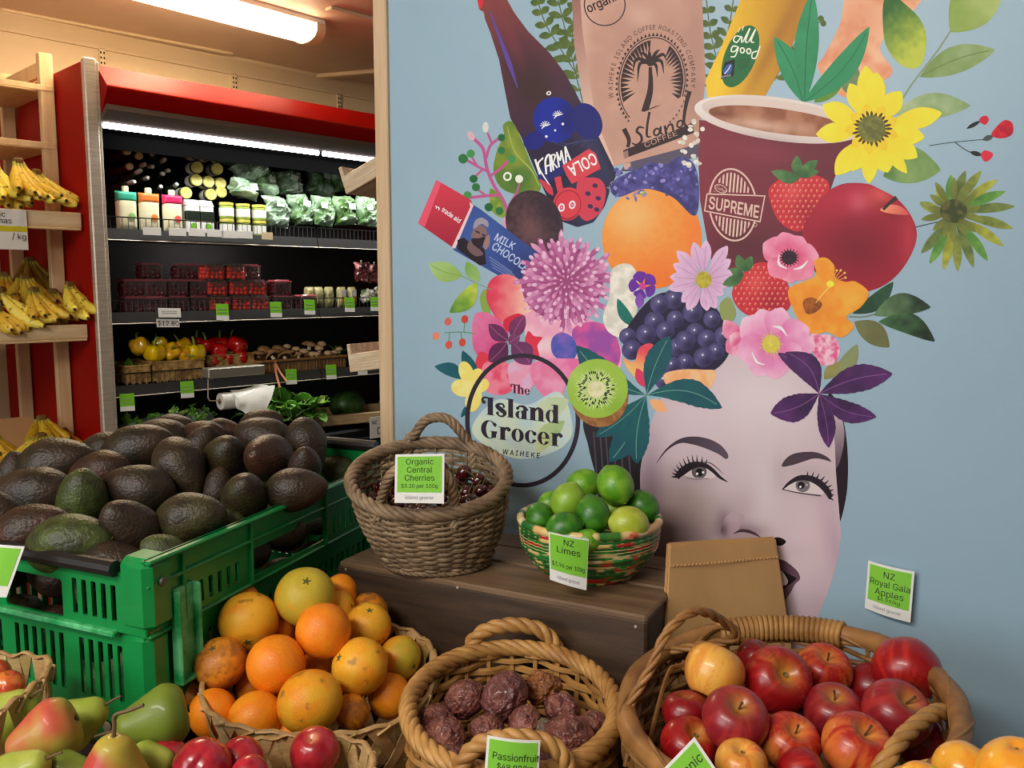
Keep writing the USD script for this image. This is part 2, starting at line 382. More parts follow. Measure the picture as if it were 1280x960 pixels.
l = UsdLux.RectLight.Define(stage, '/World/fridge_tube_light'); l.CreateWidthAttr(1.7); l.CreateHeightAttr(0.03); l.CreateIntensityAttr(60.0); l.CreateColorAttr(Gf.Vec3f(0.97, 1.0, 0.97))
p0 = frw(0.95, -0.062, zc - 0.046); l.AddTransformOp().Set(look(p0, frw(0.95, 0.16, 1.1)))
JX = fr(398, 300, 0.0)[0]
def fence(x0, x1, z, h):
    ms = [tube([(x0, 0.015, z), (x0, 0.015, z + h), (x1, 0.015, z + h), (x1, 0.015, z)], 0.0022, 5)]
    ms += [tube([(x, 0.015, z), (x, 0.015, z + h)], 0.0013, 4) for x in np.arange(x0 + 0.02, x1 - 0.01, 0.021)]
    return cat(ms)
for k, z in enumerate(z_s):
    for a, b in ((0.024, JX - 0.002), (JX + 0.002, FLEN)):
        s = part(fridge, 'shelf', span((a, 0.02, z), (b, 0.60, z + 0.014)), m_black)
        part(s, 'price_rail', prof_x([(0.0, z - 0.022), (0.018, z - 0.02), (0.022, z + 0.016), (0.012, z + 0.018)], a, b), m_rail)
        part(s, 'rail_lip', tube([(a, 0.0, z - 0.022), (b, 0.0, z - 0.022)], 0.0022, 5), m_steel, label='thin bright lip on the rail')
        part(s, 'wire_fence', fence(a + 0.004, b - 0.004, z + 0.014, 0.045), m_wire)
ZW = 0.77
part(fridge, 'well', span((0.024, 0.0, 0.30), (FLEN, 0.60, ZW), 0.01), m_black)
part(fridge, 'kick_panel', span((0.024, -0.02, 0), (FLEN, 0.0, ZW - 0.04)), m_black)
# little spot-like shine holes of the shelf rail
m_dot = M('screw_bright', (225, 225, 225), 0.2, metal=1.0)

for px, py in ((361, 305), (409, 307)):
    x, z = fr(px, py, 0.06); part(fridge, 'shelf_spot', moved(lathe([(0, -0.004), (0.005, -0.003), (0.007, 0.002), (0.0, 0.002)], 10), T(x, 0.06, z_s[0] - 0.004)), M('spot_glow', (255, 250, 240), 0.4, emit=((255, 250, 240), 12.0)), label='small glowing spot under the top shelf')
    l = UsdLux.SphereLight.Define(stage, numbered('/World', 'shelf_spot_light')); l.CreateRadiusAttr(0.006); l.CreateIntensityAttr(900.0); l.CreateColorAttr(Gf.Vec3f(1, 0.9, 0.85)); l.AddTranslateOp().Set(Gf.Vec3d(*[float(q) for q in frw(x, 0.05, z_s[0] - 0.018)]))

# price tags on the rails
m_tg = M('tag_green', (120, 196, 34), 0.45); m_tw = M('tag_white', (232, 228, 220), 0.5); m_ink = M('tag_ink', (40, 44, 36), 0.6); m_faint = M('tag_faint_ink', (150, 158, 146), 0.6)
def rail_tag(px, py, w, h, green, label):
    x, z = fr(px, py, -0.006)
    t = thing('price_tag', label, 'tag', FM @ T(x, -0.006, z) @ R('y', 2) @ R('x', -6), 'price tags on the fridge rails' if label is None else None)
    if green:
        part(t, 'green_field', span((-w / 2, -0.001, -h * 0.22), (w / 2, 0.0, h / 2), 0.0003), m_tg)
        part(t, 'white_band', span((-w / 2, -0.001, -h / 2), (w / 2, 0.0, -h * 0.22), 0.0003), m_tw)
    else: part(t, 'card', span((-w / 2, -0.001, -h / 2), (w / 2, 0.0, h / 2), 0.0003), m_tw)
    for k in range(2): part(t, 'print_line', span((-w * 0.34, -0.0016, h * (0.16 - 0.2 * k)), (w * 0.34, -0.0009, h * (0.20 - 0.2 * k)), 0.0001), m_faint)
    return t
for px, py, green, lab in (
        (159, 503, 1, 'green and white price tag hanging beside the steel post under the flax baskets'), (234, 487, 1, 'green and white price tag under the yellow pepper basket'),
        (364, 471, 1, 'green and white price tag under the mushrooms, beside the peach ribbons'), (414, 465, 1, 'green and white price tag under the right end of the mushroom tray'), (453, 460, 1, 'green and white price tag under the timber box of red onions'),
        (278, 390, 1, 'green and white price tag under the strawberry punnets'), (345, 387, 1, 'green and white price tag under the dark berry punnet'), (387, 384, 1, 'green price tag between the berry punnets and the pale herb packs'), (437, 381, 1, 'green and white price tag under the pale herb packs'), (469, 380, 1, 'green and white price tag nearest the blue wall on the middle shelf'),
        (212, 391, 0, 'long cream price card on the middle rail under the dark berry punnets')):
    rail_tag(px, py, 0.052 if green else 0.085, 0.062 if green else 0.034, green, lab)
pt = rail_tag(210, 404, 0.085, 0.030, 0, 'cream price card reading $12.80 hanging below the long cream card')
def text_on(parent, s, m, h, mat, bold=False, centre=True, max_w=None, name='lettering', thick=None):
    """Lettering in the plane of a 4x4 frame (x reading direction, y up)."""
    v, f, w = text2d(s, bold); sc = h if not max_w else min(h, max_w / w)
    p = np.zeros((len(v), 3)); p[:, 0] = (v[:, 0] - (w / 2 if centre else 0)) * sc; p[:, 1] = v[:, 1] * h
    return part(parent, name, moved(tri(p, f), m), mat, smooth=False)
UP = np.array([[1, 0, 0, 0], [0, 0, -1, 0], [0, 1, 0, 0], [0, 0, 0, 1.0]])      # text plane x, z facing -y
text_on(pt, '$12.80', T(0, -0.0022, -0.009) @ UP, 0.017, m_ink)
for i, px in enumerate((190, 222, 246, 269, 287, 306, 334)):
    x, z = fr(px, [289, 290, 290.5, 291.5, 293, 293.5, 295][i], -0.006); w = 0.066 if i < 6 else 0.05
    single('price_card', moved(span((-w / 2, -0.001, -0.014), (w / 2, 0, 0.014), 0.0003), FM @ T(x, -0.006, z)), m_tw if i < 6 else M('card_cream', (222, 200, 160), 0.5),
           ['white price card under the teal-topped pouch', 'white price card under the orange-topped pouch', 'white price card under the pink-topped pouch', 'white price card under the black and white cartons', 'white price card at the left of the small jars', 'white price card under the small jars', 'cream price card at the right of the small jars'][i], 'card')

# ------------------------------------------------------------------ what stands in the fridge
m_cream_p = M('pouch_cream', (238, 230, 190), 0.35); m_capy = M('cap_pale', (240, 236, 190), 0.35)
def cushion(w, h, d, seed=0, crinkle=0.0, n=14):
    """A pillow-shaped bag, base at z = 0, with crinkles."""
    u, v = np.meshgrid(np.linspace(-1, 1, n + 1), np.linspace(-1, 1, n + 1), indexing='ij')
    k = (np.clip(1 - u ** 4, 0, 1) * np.clip(1 - v ** 4, 0, 1)) ** 0.5 * d / 2
    V = []
    for s in (-1, 1):
        y = s * (k + 0.0005); p = np.stack([u * w / 2, y, (v + 1) * h / 2], -1).reshape(-1, 3)
        nz = meshkit.fbm(p / max(w, h) * 5 + seed * 3.7 + s, 3, seed) - 0.5
        p[:, 1] += nz * crinkle * 1.6; p[:, 0] += (meshkit.noise(p / max(w, h) * 4 + 9 + seed) - 0.5) * crinkle; V.append(p)
    N = n + 1; i, j = np.meshgrid(np.arange(n), np.arange(n), indexing='ij')
    a, b, c2, d2 = i * N + j, (i + 1) * N + j, (i + 1) * N + j + 1, i * N + j + 1
    f = np.concatenate([np.stack([a, b, c2], -1).reshape(-1, 3), np.stack([a, c2, d2], -1).reshape(-1, 3)])
    o = N * N; ring = [k2 * N for k2 in range(N)] + [n * N + k2 for k2 in range(1, N)] + [k2 * N + n for k2 in range(n - 1, -1, -1)] + list(range(n - 1, 0, -1))
    sd = [(x, x + o, y + o) for x, y in zip(ring, ring[1:] + ring[:1])] + [(x, y + o, y) for x, y in zip(ring, ring[1:] + ring[:1])]
    return tri(np.vstack(V), np.vstack([f, f[:, ::-1] + o, np.array(sd)]))
Z1 = z_s[0] + 0.0145; Z2 = z_s[1] + 0.0145; Z3 = z_s[2] + 0.0145
for px, col, lab, fig in ((157.5, (60, 176, 140), 'cream pouch with teal top at the left end of the top shelf', (150, 190, 110)), (186, (236, 120, 50), 'cream pouch with orange top between teal and pink pouches', (232, 130, 50)), (215, (222, 44, 96), 'cream pouch with pink top beside the white cartons', (214, 84, 76))):
    x, _ = fr(px, 262, 0.07); w, h = 0.075, 0.135
    t = thing('drink_pouch', lab, 'pouch', FM @ T(x, 0.07, Z1))
    part(t, 'body', cushion(w, h, 0.036), m_cream_p)
    b = cushion(w * 1.03, h * 0.27, 0.034); b.apply_translation((0, -0.003, h * 0.76)); part(t, 'printed_top', b, M('pouch_top_%d' % col[0], col, 0.35))
    part(t, 'cap', lathe([(0, 0), (0.012, 0), (0.012, 0.018), (0.010, 0.021), (0, 0.021)], 12).apply_translation((0, 0, h + 0.002)), m_capy)
    part(t, 'printed_fruit', moved(lathe([(0, -0.001), (0.013, 0), (0.009, 0.0012), (0, 0.0016)], 12), T(0.012, -0.0205, h * 0.38) @ R('x', 90)), M('pouch_fig_%d' % fig[0], fig, 0.4))
for k, px in enumerate((240, 258)):
    x, _ = fr(px, 262, 0.06); t = thing('drink_carton', ['white and black carton with green dot, left of two', 'white and black carton with green dot beside the small jars'][k], 'carton', FM @ T(x, 0.07, Z1))
    part(t, 'body', span((-0.026, -0.02, 0), (0.026, 0.02, 0.105), 0.004), m_tw); part(t, 'gable', prof_x([(-0.02, 0.105), (0.02, 0.105), (0.002, 0.128), (-0.002, 0.128)], -0.026, 0.026), m_tw)
    part(t, 'black_band', span((-0.0262, -0.0212, 0.05), (0.0262, 0.0, 0.085), 0.001), M('carton_black', (26, 36, 24), 0.4))
    part(t, 'green_dot', moved(lathe([(0, 0), (0.012, 0), (0.011, 0.001), (0, 0.001)], 14), T(0, -0.0212, 0.03) @ R('x', 90)), M('carton_green', (110, 180, 40), 0.4))
def make_jar(name, label, group, body, lid, r=0.026, h=0.062, m=None):
    t = thing(name, label, 'jar', m, group)
    part(t, 'glass', lathe([(0, 0), (r * 0.9, 0), (r, 0.004), (r, h * 0.74), (r * 0.86, h * 0.82), (r * 0.86, h * 0.86), (0, h * 0.86)], 16), body)
    part(t, 'lid', lathe([(0, h * 0.84), (r * 0.95, h * 0.84), (r * 0.97, h * 0.86), (r * 0.97, h), (r * 0.93, h * 1.01), (0, h)], 16), lid)
    part(t, 'paper_label', lathe([(r * 1.004, h * 0.16), (r * 1.015, h * 0.17), (r * 1.015, h * 0.66), (r * 1.004, h * 0.67)], 16), m_tw)
    return t
m_jar_g = M('jar_green', (150, 170, 70), 0.2, coat=0.5); m_lid_y = M('jar_lid_gold', (222, 208, 96), 0.3)
src = None
for lev in range(2):
    for k, px in enumerate((283, 303.5, 323.5)):
        x, _ = fr(px, 262, 0.06); mm = FM @ T(x, 0.06, Z1 + lev * 0.0628)
        lab = f'small gold-lidded jar, {["lower", "upper"][lev]} row, {["left by the carton", "middle", "right by the bagged greens"][k]}'
        src = make_jar('small_jar', lab, None, m_jar_g, m_lid_y, 0.028, m=mm) if src is None else dup(src, lab, mm)
m_jar_d = M('jar_dark_green', (58, 74, 44), 0.2, coat=0.5); m_lid_p = M('jar_lid_pale', (204, 192, 84), 0.4, color2=(230, 222, 150), scale=30)
src = None
LYING = R('x', 90) @ T(0, 0, -0.1)
for (px, py) in ((246, 178), (261, 180), (276, 183), (246, 191), (261, 193), (276, 195), (247, 209), (272, 211), (246, 225), (261, 227), (276, 229), (233, 241), (264, 243), (277, 240)):
    x, z = fr(px, py, 0.20)
    mm = FM @ T(x, 0.20, z) @ R('z', -7) @ R('x', -90) @ R('x', 180) @ T(0, 0, -0.085)
    if src is None: src = make_jar('lying_jar', 'dark green jar lying in the pile with its pale gold lid forward', 'jars piled on their sides on the top shelf', m_jar_d, m_lid_p, 0.0235, 0.085, mm)
    else: dup(src, None, mm)
m_botr = M('bottle_dark_red', (92, 20, 22), 0.2, coat=0.5)
src = None
for (px, py) in ((153, 168), (156, 177), (159, 189), (174, 195), (162, 208)):
    x, z = fr(px, py, 0.24); mm = FM @ T(x, 0.24, z) @ R('z', -4) @ R('x', 90) @ T(0, 0, -0.0)
    if src is None:
        src = thing('lying_bottle', 'slim dark red lying bottle with pale yellow cap beside the steel post', 'bottle', mm, 'dark red bottles piled at the left of the top shelf')
        part(src, 'glass', lathe([(0, -0.2), (0.019, -0.198), (0.020, -0.06), (0.012, -0.02), (0.012, 0), (0, 0)], 12), m_botr)
        part(src, 'cap', lathe([(0, -0.014), (0.0135, -0.014), (0.0135, 0.004), (0.008, 0.006), (0.007, 0.002), (0, 0.002)], 12), m_capy)
    else: dup(src, None, mm)
m_leek = M('leek_green', (52, 74, 44), 0.4, color2=(96, 118, 84), scale=30); m_leekw = M('leek_white', (226, 230, 214), 0.4)
src = None
for (px, py, a) in ((203, 177, -12), (193, 181, -20), (190, 192, -24), (206, 199, -10), (181, 205, -4), (191, 208, -6), (176, 213, 0), (204, 217, -18), (211, 213, -14), (185, 222, -8), (201, 233, -20), (221, 230, -16), (168, 227, 6)):
    x, z = fr(px, py, 0.22); mm = FM @ T(x, 0.22, z) @ R('z', a) @ R('x', 90 + rng.uniform(-8, 8))
    if src is None:
        src = thing('leek', 'leek lying with its white end forward, left of the piled jars', 'leek', mm, 'leeks piled on the top shelf')
        part(src, 'white_end', lathe([(0, 0.004), (0.006, 0.003), (0.009, -0.006), (0.009, -0.03), (0.008, -0.045), (0, -0.045)], 10), m_leekw)
        part(src, 'green_shaft', lathe([(0, -0.04), (0.0085, -0.04), (0.011, -0.1), (0.02, -0.17), (0.012, -0.2), (0, -0.2)], 10), m_leek)
    else: dup(src, None, mm)
# bagged greens
m_bagfilm = film('bag_film', (196, 214, 200), 0.22, 0.18)
bag_mats = [M('bag_green_%d' % i, c1, 0.28, 0.7, color2=c2, scale=16, lo=0.4, hi=0.6, coat=0.6) for i, (c1, c2) in enumerate((((120, 148, 118), (186, 206, 184)), ((92, 128, 74), (164, 190, 160)), ((70, 108, 44), (150, 178, 136))))]
m_lab = M('bag_label', (236, 240, 230), 0.4)
BAGS = [(292, 192, 0.30, 0.117, 0.12, 20, 0, 'wide sage bag of greens beside the piled jars'), (312, 212, 0.22, 0.135, 0.10, -35, 0, 'sage bag of greens leaning over the small jars'), (304, 236, 0.16, 0.108, 0.07, 12, 0, 'small sage bag just behind the small jars'),
        (330, 226, 0.24, 0.117, 0.12, 25, 1, 'green bag below the black crate gap, left'), (362, 228, 0.26, 0.117, 0.10, -8, 0, 'pale bag under the black crate gap, middle'), (400, 226, 0.30, 0.144, 0.14, 10, 1, 'bushy green bag under the black crate gap, right'), (428, 196, 0.36, 0.108, 0.10, -14, 0, 'pale bag at the top beside the purple box'),
        (430, 222, 0.26, 0.135, 0.12, -12, 2, 'dark leafy bag behind the timber tray'), (455, 226, 0.22, 0.126, 0.12, 8, 1, 'green bag behind the timber tray by the blue wall'),
        (346, 265, 0.10, 0.104, 0.13, 3, 0, 'front bag of pale greens right of the jars'), (374, 262, 0.12, 0.088, 0.13, -4, 1, 'front bag of greens left of the shelf joint'), (402, 264, 0.10, 0.096, 0.13, 4, 1, 'front bag of greens at the shelf joint'), (430, 263, 0.10, 0.096, 0.13, -3, 2, 'front bag of dark leaves right of the shelf joint'), (458, 265, 0.10, 0.104, 0.13, 5, 1, 'front bag of greens nearest the blue wall')]
for i, (px, py, y, w, h, a, mi, lab) in enumerate(BAGS):
    x, z = fr(px, py, y)
    t = thing('salad_bag', lab, 'bag of greens', FM @ T(x, y, z - h / 2) @ R('z', a * 0.4) @ T(0, 0, h / 2) @ R('y', a) @ R('x', -12) @ T(0, 0, -h / 2))
    part(t, 'bag', cushion(w, h, 0.07, i, 0.035, 18), bag_mats[mi], smooth=25)
    lx, lz = rng.uniform(-0.02, 0.02), h * rng.uniform(0.45, 0.7)
    part(t, 'paper_label', moved(span((-0.017, -0.0475, -0.013), (0.017, -0.0465, 0.013), 0.0003), T(lx, 0, lz) @ R('y', rng.uniform(-30, 30))), m_lab)
x, z = fr(372, 205, 0.42)
single('black_crate', moved(bx(0.30, 0.2, 0.12, b=0.008), FM @ T(x, 0.47, z)), m_black, 'black crate seen in the gap among the bagged greens', 'crate')
# punnets on the middle shelf
m_clear = film('clear_plastic', (225, 205, 200), 0.05, 0.1)
m_clearp = film('pink_clear_plastic', (232, 130, 140), 0.40, 0.2)
m_straw = M('strawberry_red', (244, 66, 44), 0.35, color2=(220, 36, 26), scale=60, coat=0.4); m_dberry = M('dark_berry', (66, 24, 32), 0.25, color2=(104, 34, 46), scale=60, coat=0.5); m_gleaf = M('berry_leaf', (88, 130, 40), 0.5)
def make_punnet(label, mm, fruit, lidm, w=0.078, d=0.07, h=0.052, leaves=False, group=None, seed=1):
    t = thing('berry_punnet', label, 'punnet', mm, group); g = np.random.default_rng(seed)
    part(t, 'tray', prof_x([(-d / 2 + 0.006, 0), (d / 2 - 0.006, 0), (d / 2, h), (d / 2 - 0.0015, h), (d / 2 - 0.0075, 0.0015), (-d / 2 + 0.0075, 0.0015), (-d / 2 + 0.0015, h), (-d / 2, h)], -w / 2, w / 2), m_clear, smooth=False)
    fr_, lv = [], []
    for ix in range(4):
        for iy in range(3):
            for iz in range(3):
                p = np.array([-w / 2 + 0.012 + ix * (w - 0.024) / 3, -d / 2 + 0.013 + iy * (d - 0.026) / 2, 0.010 + iz * (h - 0.014) / 2.6]) + g.uniform(-0.002, 0.002, 3)
                s = trimesh.creation.icosphere(1, 0.0118); s.apply_transform(T(p) @ S(1, 1, g.uniform(0.9, 1.2))); fr_.append(s)
                if leaves and g.random() < 0.3: lv.append(moved(bx(0.008, 0.008, 0.002), T(p + [0, -0.006, 0.009]) @ R('x', 40)))
    part(t, 'berries', cat(fr_), fruit, smooth=True, kind='stuff')
    if lv: part(t, 'berry_leaves', cat(lv), m_gleaf, kind='stuff')
    part(t, 'lid', cat([span((-w / 2 - 0.002, -d / 2 - 0.002, h), (w / 2 + 0.002, d / 2 + 0.002, h + 0.003), 0.001), span((-w / 2 + 0.006, -d / 2 + 0.006, h + 0.003), (w / 2 - 0.006, d / 2 - 0.006, h + 0.008), 0.003)]), lidm)
    return t
ROWS = [('top', 0.125), ('middle', 0.063), ('bottom', 0.001)]
src = {}
def put_punnet(px, y, lev, kind, lab):
    x, _ = fr(px, 350, y); mm = FM @ T(x, y, Z2 + lev * 0.0612)
    if kind not in src: src[kind] = make_punnet(lab, mm, m_straw if kind == 's' else m_dberry, m_clear if kind == 's' else m_clearp, leaves=kind == 's', seed=len(src) + 2)
    else: dup(src[kind], lab, mm)
for lev, n in ((0, 'bottom'), (1, 'middle'), (2, 'top')):
    for k, px in enumerate((270, 297, 320)):
        if (lev, k) == (2, 2): continue
        put_punnet(px - lev * 3, 0.07 + lev * 0.004, lev, 's', f'strawberry punnet, {n} layer, {["left", "middle", "right"][k]} stack')
put_punnet(310, 0.10, 2, 'p', 'pink-lidded punnet on top of the right strawberry stack')
for k, px in enumerate((190, 217, 244)):
    for lev, n in ((0, 'bottom'), (1, 'second layer')):
        put_punnet(px, 0.07 + 0.01 * k, lev, 'd', f'dark berry punnet, {n}, {["left", "middle", "right"][k]} of three stacks')
put_punnet(229, 0.15, 2, 'p', 'pink-lidded punnet on the dark berries beside the strawberries'); put_punnet(186, 0.16, 2, 'p', 'pink-lidded punnet at the top left of the dark berries'); put_punnet(163, 0.08, 0, 'p', 'pink-lidded punnet beside the steel post, lower'); put_punnet(163, 0.09, 1, 'p', 'pink-lidded punnet beside the steel post, upper'); put_punnet(243, 0.16, 2, 'p', 'pink-lidded punnet touching the top strawberries')
for lev in (0, 1): put_punnet(348, 0.07, lev, 'd', f'dark berry punnet right of the strawberries, {["lower", "upper"][lev]}')
put_punnet(380, 0.08, 0, 'd', 'dark berry punnet alone beside the pale herb packs')
m_pack = M('herb_pack', (204, 192, 150), 0.3, color2=(150, 160, 90), scale=24, stretch=(30, 30, 2), coat=0.5); m_orange_l = M('pack_orange', (222, 150, 40), 0.4)
for k, px in enumerate((389, 401, 414, 427, 440)):
    x, _ = fr(px, 360, 0.08); t = thing('herb_pack', f'pale upright herb pack, {["first", "second", "third", "fourth", "fifth"][k]} from the left on the middle shelf', 'pack', FM @ T(x, 0.085 if k > 2 else 0.10, Z2))
    part(t, 'bag', cushion(0.042, 0.092, 0.035, k, 0.006, 10), m_pack)
    if k > 2: part(t, 'paper_label', span((-0.013, -0.021, 0.05), (0.013, -0.019, 0.078), 0.0005), m_tw); part(t, 'orange_mark', span((-0.012, -0.0212, 0.028), (0.012, -0.0192, 0.048), 0.004), m_orange_l)
m_pinkbag = M('pink_bag', (90, 40, 40), 0.3, color2=(226, 150, 150), scale=22, lo=0.5, hi=0.6, coat=0.6); m_whitebag = M('white_green_bag', (232, 232, 214), 0.3, color2=(70, 110, 50), scale=26, lo=0.5, hi=0.56)
for k, (px, py, y, mm_, lab) in enumerate(((452, 340, 0.12, m_pinkbag, 'dark pink-striped bag right of the herb packs'), (468, 342, 0.12, m_pinkbag, 'dark pink-striped bag next to the blue wall on the middle shelf'), (460, 366, 0.07, m_whitebag, 'white and green bag low beside the herb packs'), (478, 362, 0.07, m_whitebag, 'white and green bag half hidden by the blue wall'))):
    x, z = fr(px, py, y); t = thing('vegetable_bag', lab, 'bag', FM @ T(x, y, z - 0.045)); part(t, 'bag', cushion(0.07, 0.09 if k < 2 else 0.06, 0.04, k + 40, 0.02, 12), mm_, smooth=25); part(t, 'tie', tube([(0, 0, 0.08 if k < 2 else 0.05), (0, 0, 0.098 if k < 2 else 0.065)], 0.004, 6), m_whitebag)

# peppers, mushrooms and baskets on the lower shelf
m_flaxp = M('flax_plain', (196, 160, 96), 0.6, color2=(140, 100, 52), scale=36, stretch=(1, 1, 1), lo=0.4, hi=0.6)
def plaited_box(t, w, d, h, flare=0.012, strip=0.017, m=None):
    """A small box of flat plaited strips: four sides of diagonal over-under strips on a solid lining, and a folded rim."""
    part(t, 'lining', cat([span((-w / 2, -d / 2, 0), (w / 2, d / 2, 0.003)), span((-w / 2, -d / 2, 0), (w / 2, -d / 2 + 0.003, h)), span((-w / 2, d / 2 - 0.003, 0), (w / 2, d / 2, h)), span((-w / 2, -d / 2, 0), (-w / 2 + 0.003, d / 2, h)), span((w / 2 - 0.003, -d / 2, 0), (w / 2, d / 2, h))]), m or m_flaxp)
    for s in (-1, 1):
        for x in np.arange(-w / 2 - h * 0.5 + strip * 0.5, w / 2 + h * 0.5, strip * 1.42):
            a, b = np.array([x - s * h / 2, 0]), np.array([x + s * h / 2, h])
            def cut(p, q, lim):
                tt = [0.0, 1.0]; dx = q[0] - p[0]
                lo, hi = sorted(((-lim - p[0]) / dx, (lim - p[0]) / dx)); tt = [max(0, lo), min(1, hi)]
                return (p + (q - p) * tt[0], p + (q - p) * tt[1]) if tt[1] - tt[0] > 0.05 else None
            c = cut(a, b, w / 2 - strip * 0.3)
            if c is None: continue
            l = np.linalg.norm(c[1] - c[0]); ang = math.degrees(math.atan2(c[1][1] - c[0][1], c[1][0] - c[0][0])); mid = (c[0] + c[1]) / 2
            part(t, 'strip', moved(bx(l, 0.0016, strip * 0.92, b=0.0005), T(mid[0], -d / 2 - 0.001 - (0.0006 if s > 0 else 0), mid[1]) @ R('y', -ang)), m or m_flaxp)
    part(t, 'rim', tube(resample([(-w / 2, -d / 2 - 0.002, h), (w / 2, -d / 2 - 0.002, h), (w / 2, d / 2, h), (-w / 2, d / 2, h)], 40, True), 0.004, 6, True, 1.0), m or m_flaxp)
def fbox(name, px0, px1, pyb, y, d, h, label, tilt=0):
    x0 = fr(px0, pyb, y)[0]; x1 = fr(px1, pyb, y)[0]
    t = thing(name, label, 'basket', FM @ T((x0 + x1) / 2, y + d / 2, Z3 + 0.0065) @ R('y', tilt)); plaited_box(t, x1 - x0, d, h); return t
fbox('flax_basket', 157, 189, 470, 0.025, 0.20, 0.062, 'small plaited flax basket beside the steel post')
fbox('flax_basket', 191, 256, 466, 0.028, 0.20, 0.070, 'plaited flax basket under the yellow peppers')
fbox('flax_basket', 258, 318, 450, 0.085, 0.20, 0.076, 'plaited flax basket under the red peppers')
def pepper_mesh(r=0.042, h=0.075, lobes=4, seed=0):
    m = trimesh.creation.icosphere(3, 1.0); v = m.vertices; th = np.arctan2(v[:, 1], v[:, 0]); z = v[:, 2]
    rr = np.sqrt(np.clip(1 - np.abs(z) ** 3.2, 0, 1)) * (1 + 0.09 * np.cos(lobes * th + seed)) * (1.0 - 0.10 * (1 - z) / 2)
    dip = 0.22 * np.exp(-(v[:, 0] ** 2 + v[:, 1] ** 2) / 0.12)
    return tri(np.stack([np.cos(th) * rr * r, np.sin(th) * rr * r, (z - np.where(z > 0, dip, -dip * 0.5) + 0.06 * np.cos(lobes * th + seed) * np.abs(z)) * h / 2], 1), m.faces)
m_pstem = M('pepper_stem', (130, 150, 50), 0.5)
PM = {'y': M('pepper_yellow', (248, 220, 14), 0.2, 0.6, color2=(246, 196, 12), scale=9, coat=0.6), 'o': M('pepper_orange', (246, 170, 16), 0.2, 0.6, color2=(244, 196, 20), scale=9, coat=0.6), 'r': M('pepper_red', (216, 22, 14), 0.2, 0.6, color2=(186, 12, 10), scale=9, coat=0.6)}
psrc = {}
def pepper(px, py, y, k, tilt, spin, sc, lab):
    x, z = fr(px, py, y); mm = FM @ T(x, y, z) @ R('z', spin) @ R('x', tilt) @ S(sc)
    if k in psrc: return dup(psrc[k], lab, mm)
    t = psrc[k] = thing('bell_pepper', lab, 'pepper', mm)
    part(t, 'body', pepper_mesh(seed=len(psrc)), PM[k], smooth=True)
    part(t, 'stem', tube(spline([(0, 0, 0.026), (0.001, 0, 0.042), (0.006, 0, 0.056), (0.013, 0, 0.062)], 4), np.linspace(0.006, 0.0042, 13), 7), m_pstem)
for a in ((175, 433, 0.10, 'o', -25, 20, 0.9, 'orange pepper with green stem at the left of the yellow peppers'), (193, 441, 0.075, 'y', 8, 0, 0.95, 'bright yellow pepper standing in the left of the flax basket'), (201, 431, 0.16, 'y', -30, 40, 0.8, 'yellow pepper behind, second from the left'), (214, 440, 0.075, 'o', 60, -20, 0.85, 'orange-yellow pepper lying in the middle of the basket'),
          (228, 433, 0.14, 'o', -30, 70, 0.85, 'orange pepper behind the upright yellow pepper'), (243, 441, 0.08, 'y', 0, 90, 0.98, 'bright yellow pepper with upright stem at the right of its basket'), (230, 444, 0.07, 'o', 90, 15, 0.7, 'small orange pepper wedged low between the yellow peppers'),
          (246, 430, 0.20, 'r', 0, 40, 0.85, 'red pepper with tall pale stem just behind the yellow pepper'), (258, 433, 0.17, 'r', -6, 110, 0.9, 'red pepper with curved stem, second from the left'), (274, 431, 0.20, 'r', 5, 70, 0.95, 'red pepper with hooked stem at the back middle'), (273, 440, 0.115, 'r', 95, 75, 0.95, 'red pepper lying on its side in front, two dark lobes showing'),
          (297, 433, 0.14, 'r', -70, 30, 1.02, 'glossy red pepper with its base up at the right'), (288, 428, 0.24, 'r', 10, 0, 0.85, 'red pepper at the back under the right one'), (268, 450, 0.10, 'r', 80, 20, 0.6, 'small red pepper low at the left of the red basket'), (284, 449, 0.10, 'r', 100, -30, 0.6, 'small red pepper low in the middle of the red basket'), (302, 447, 0.10, 'r', 70, 120, 0.65, 'small red pepper with pale curved stem at the right end')):
    pepper(*a)
# dark greens beside the post
def leaf_mesh(l, w, curl=0.3, wave=0.06, seed=0, nu=10, nv=6):
    u, v = np.meshgrid(np.linspace(0, 1, nu + 1), np.linspace(-1, 1, nv + 1), indexing='ij')
    prof = np.sin(np.pi * np.clip(u, 0.0, 1.0) ** 0.8) ** 0.75 * (0.35 + 0.65 * np.minimum(1, u * 1.6))
    x = v * w / 2 * (prof + 0.05); y = u * l; z = -curl * l * u ** 2 + 0.12 * w * np.abs(v) * prof + wave * w * np.sin(u * 17 + seed + v * 3) * v ** 2
    P = np.stack([x, y, z], -1).reshape(-1, 3); N = nv + 1; i, j = np.meshgrid(np.arange(nu), np.arange(nv), indexing='ij')
    a, b, c, d = i * N + j, (i + 1) * N + j, (i + 1) * N + j + 1, i * N + j + 1
    f = np.concatenate([np.stack([a, b, c], -1).reshape(-1, 3), np.stack([a, c, d], -1).reshape(-1, 3)])
    return tri(np.vstack([P, P - [0, 0, 0.0012]]), np.vstack([f[:, ::-1], f + len(P)]))
m_leafd = M('leaf_dark', (64, 116, 40), 0.4, color2=(80, 128, 44), scale=20); m_leafm = M('leaf_mid', (124, 186, 70), 0.45, color2=(92, 156, 54), scale=14); m_leafl = M('leaf_light', (192, 228, 110), 0.45, color2=(150, 204, 84), scale=20); m_midrib = M('leaf_rib', (190, 208, 140), 0.5)
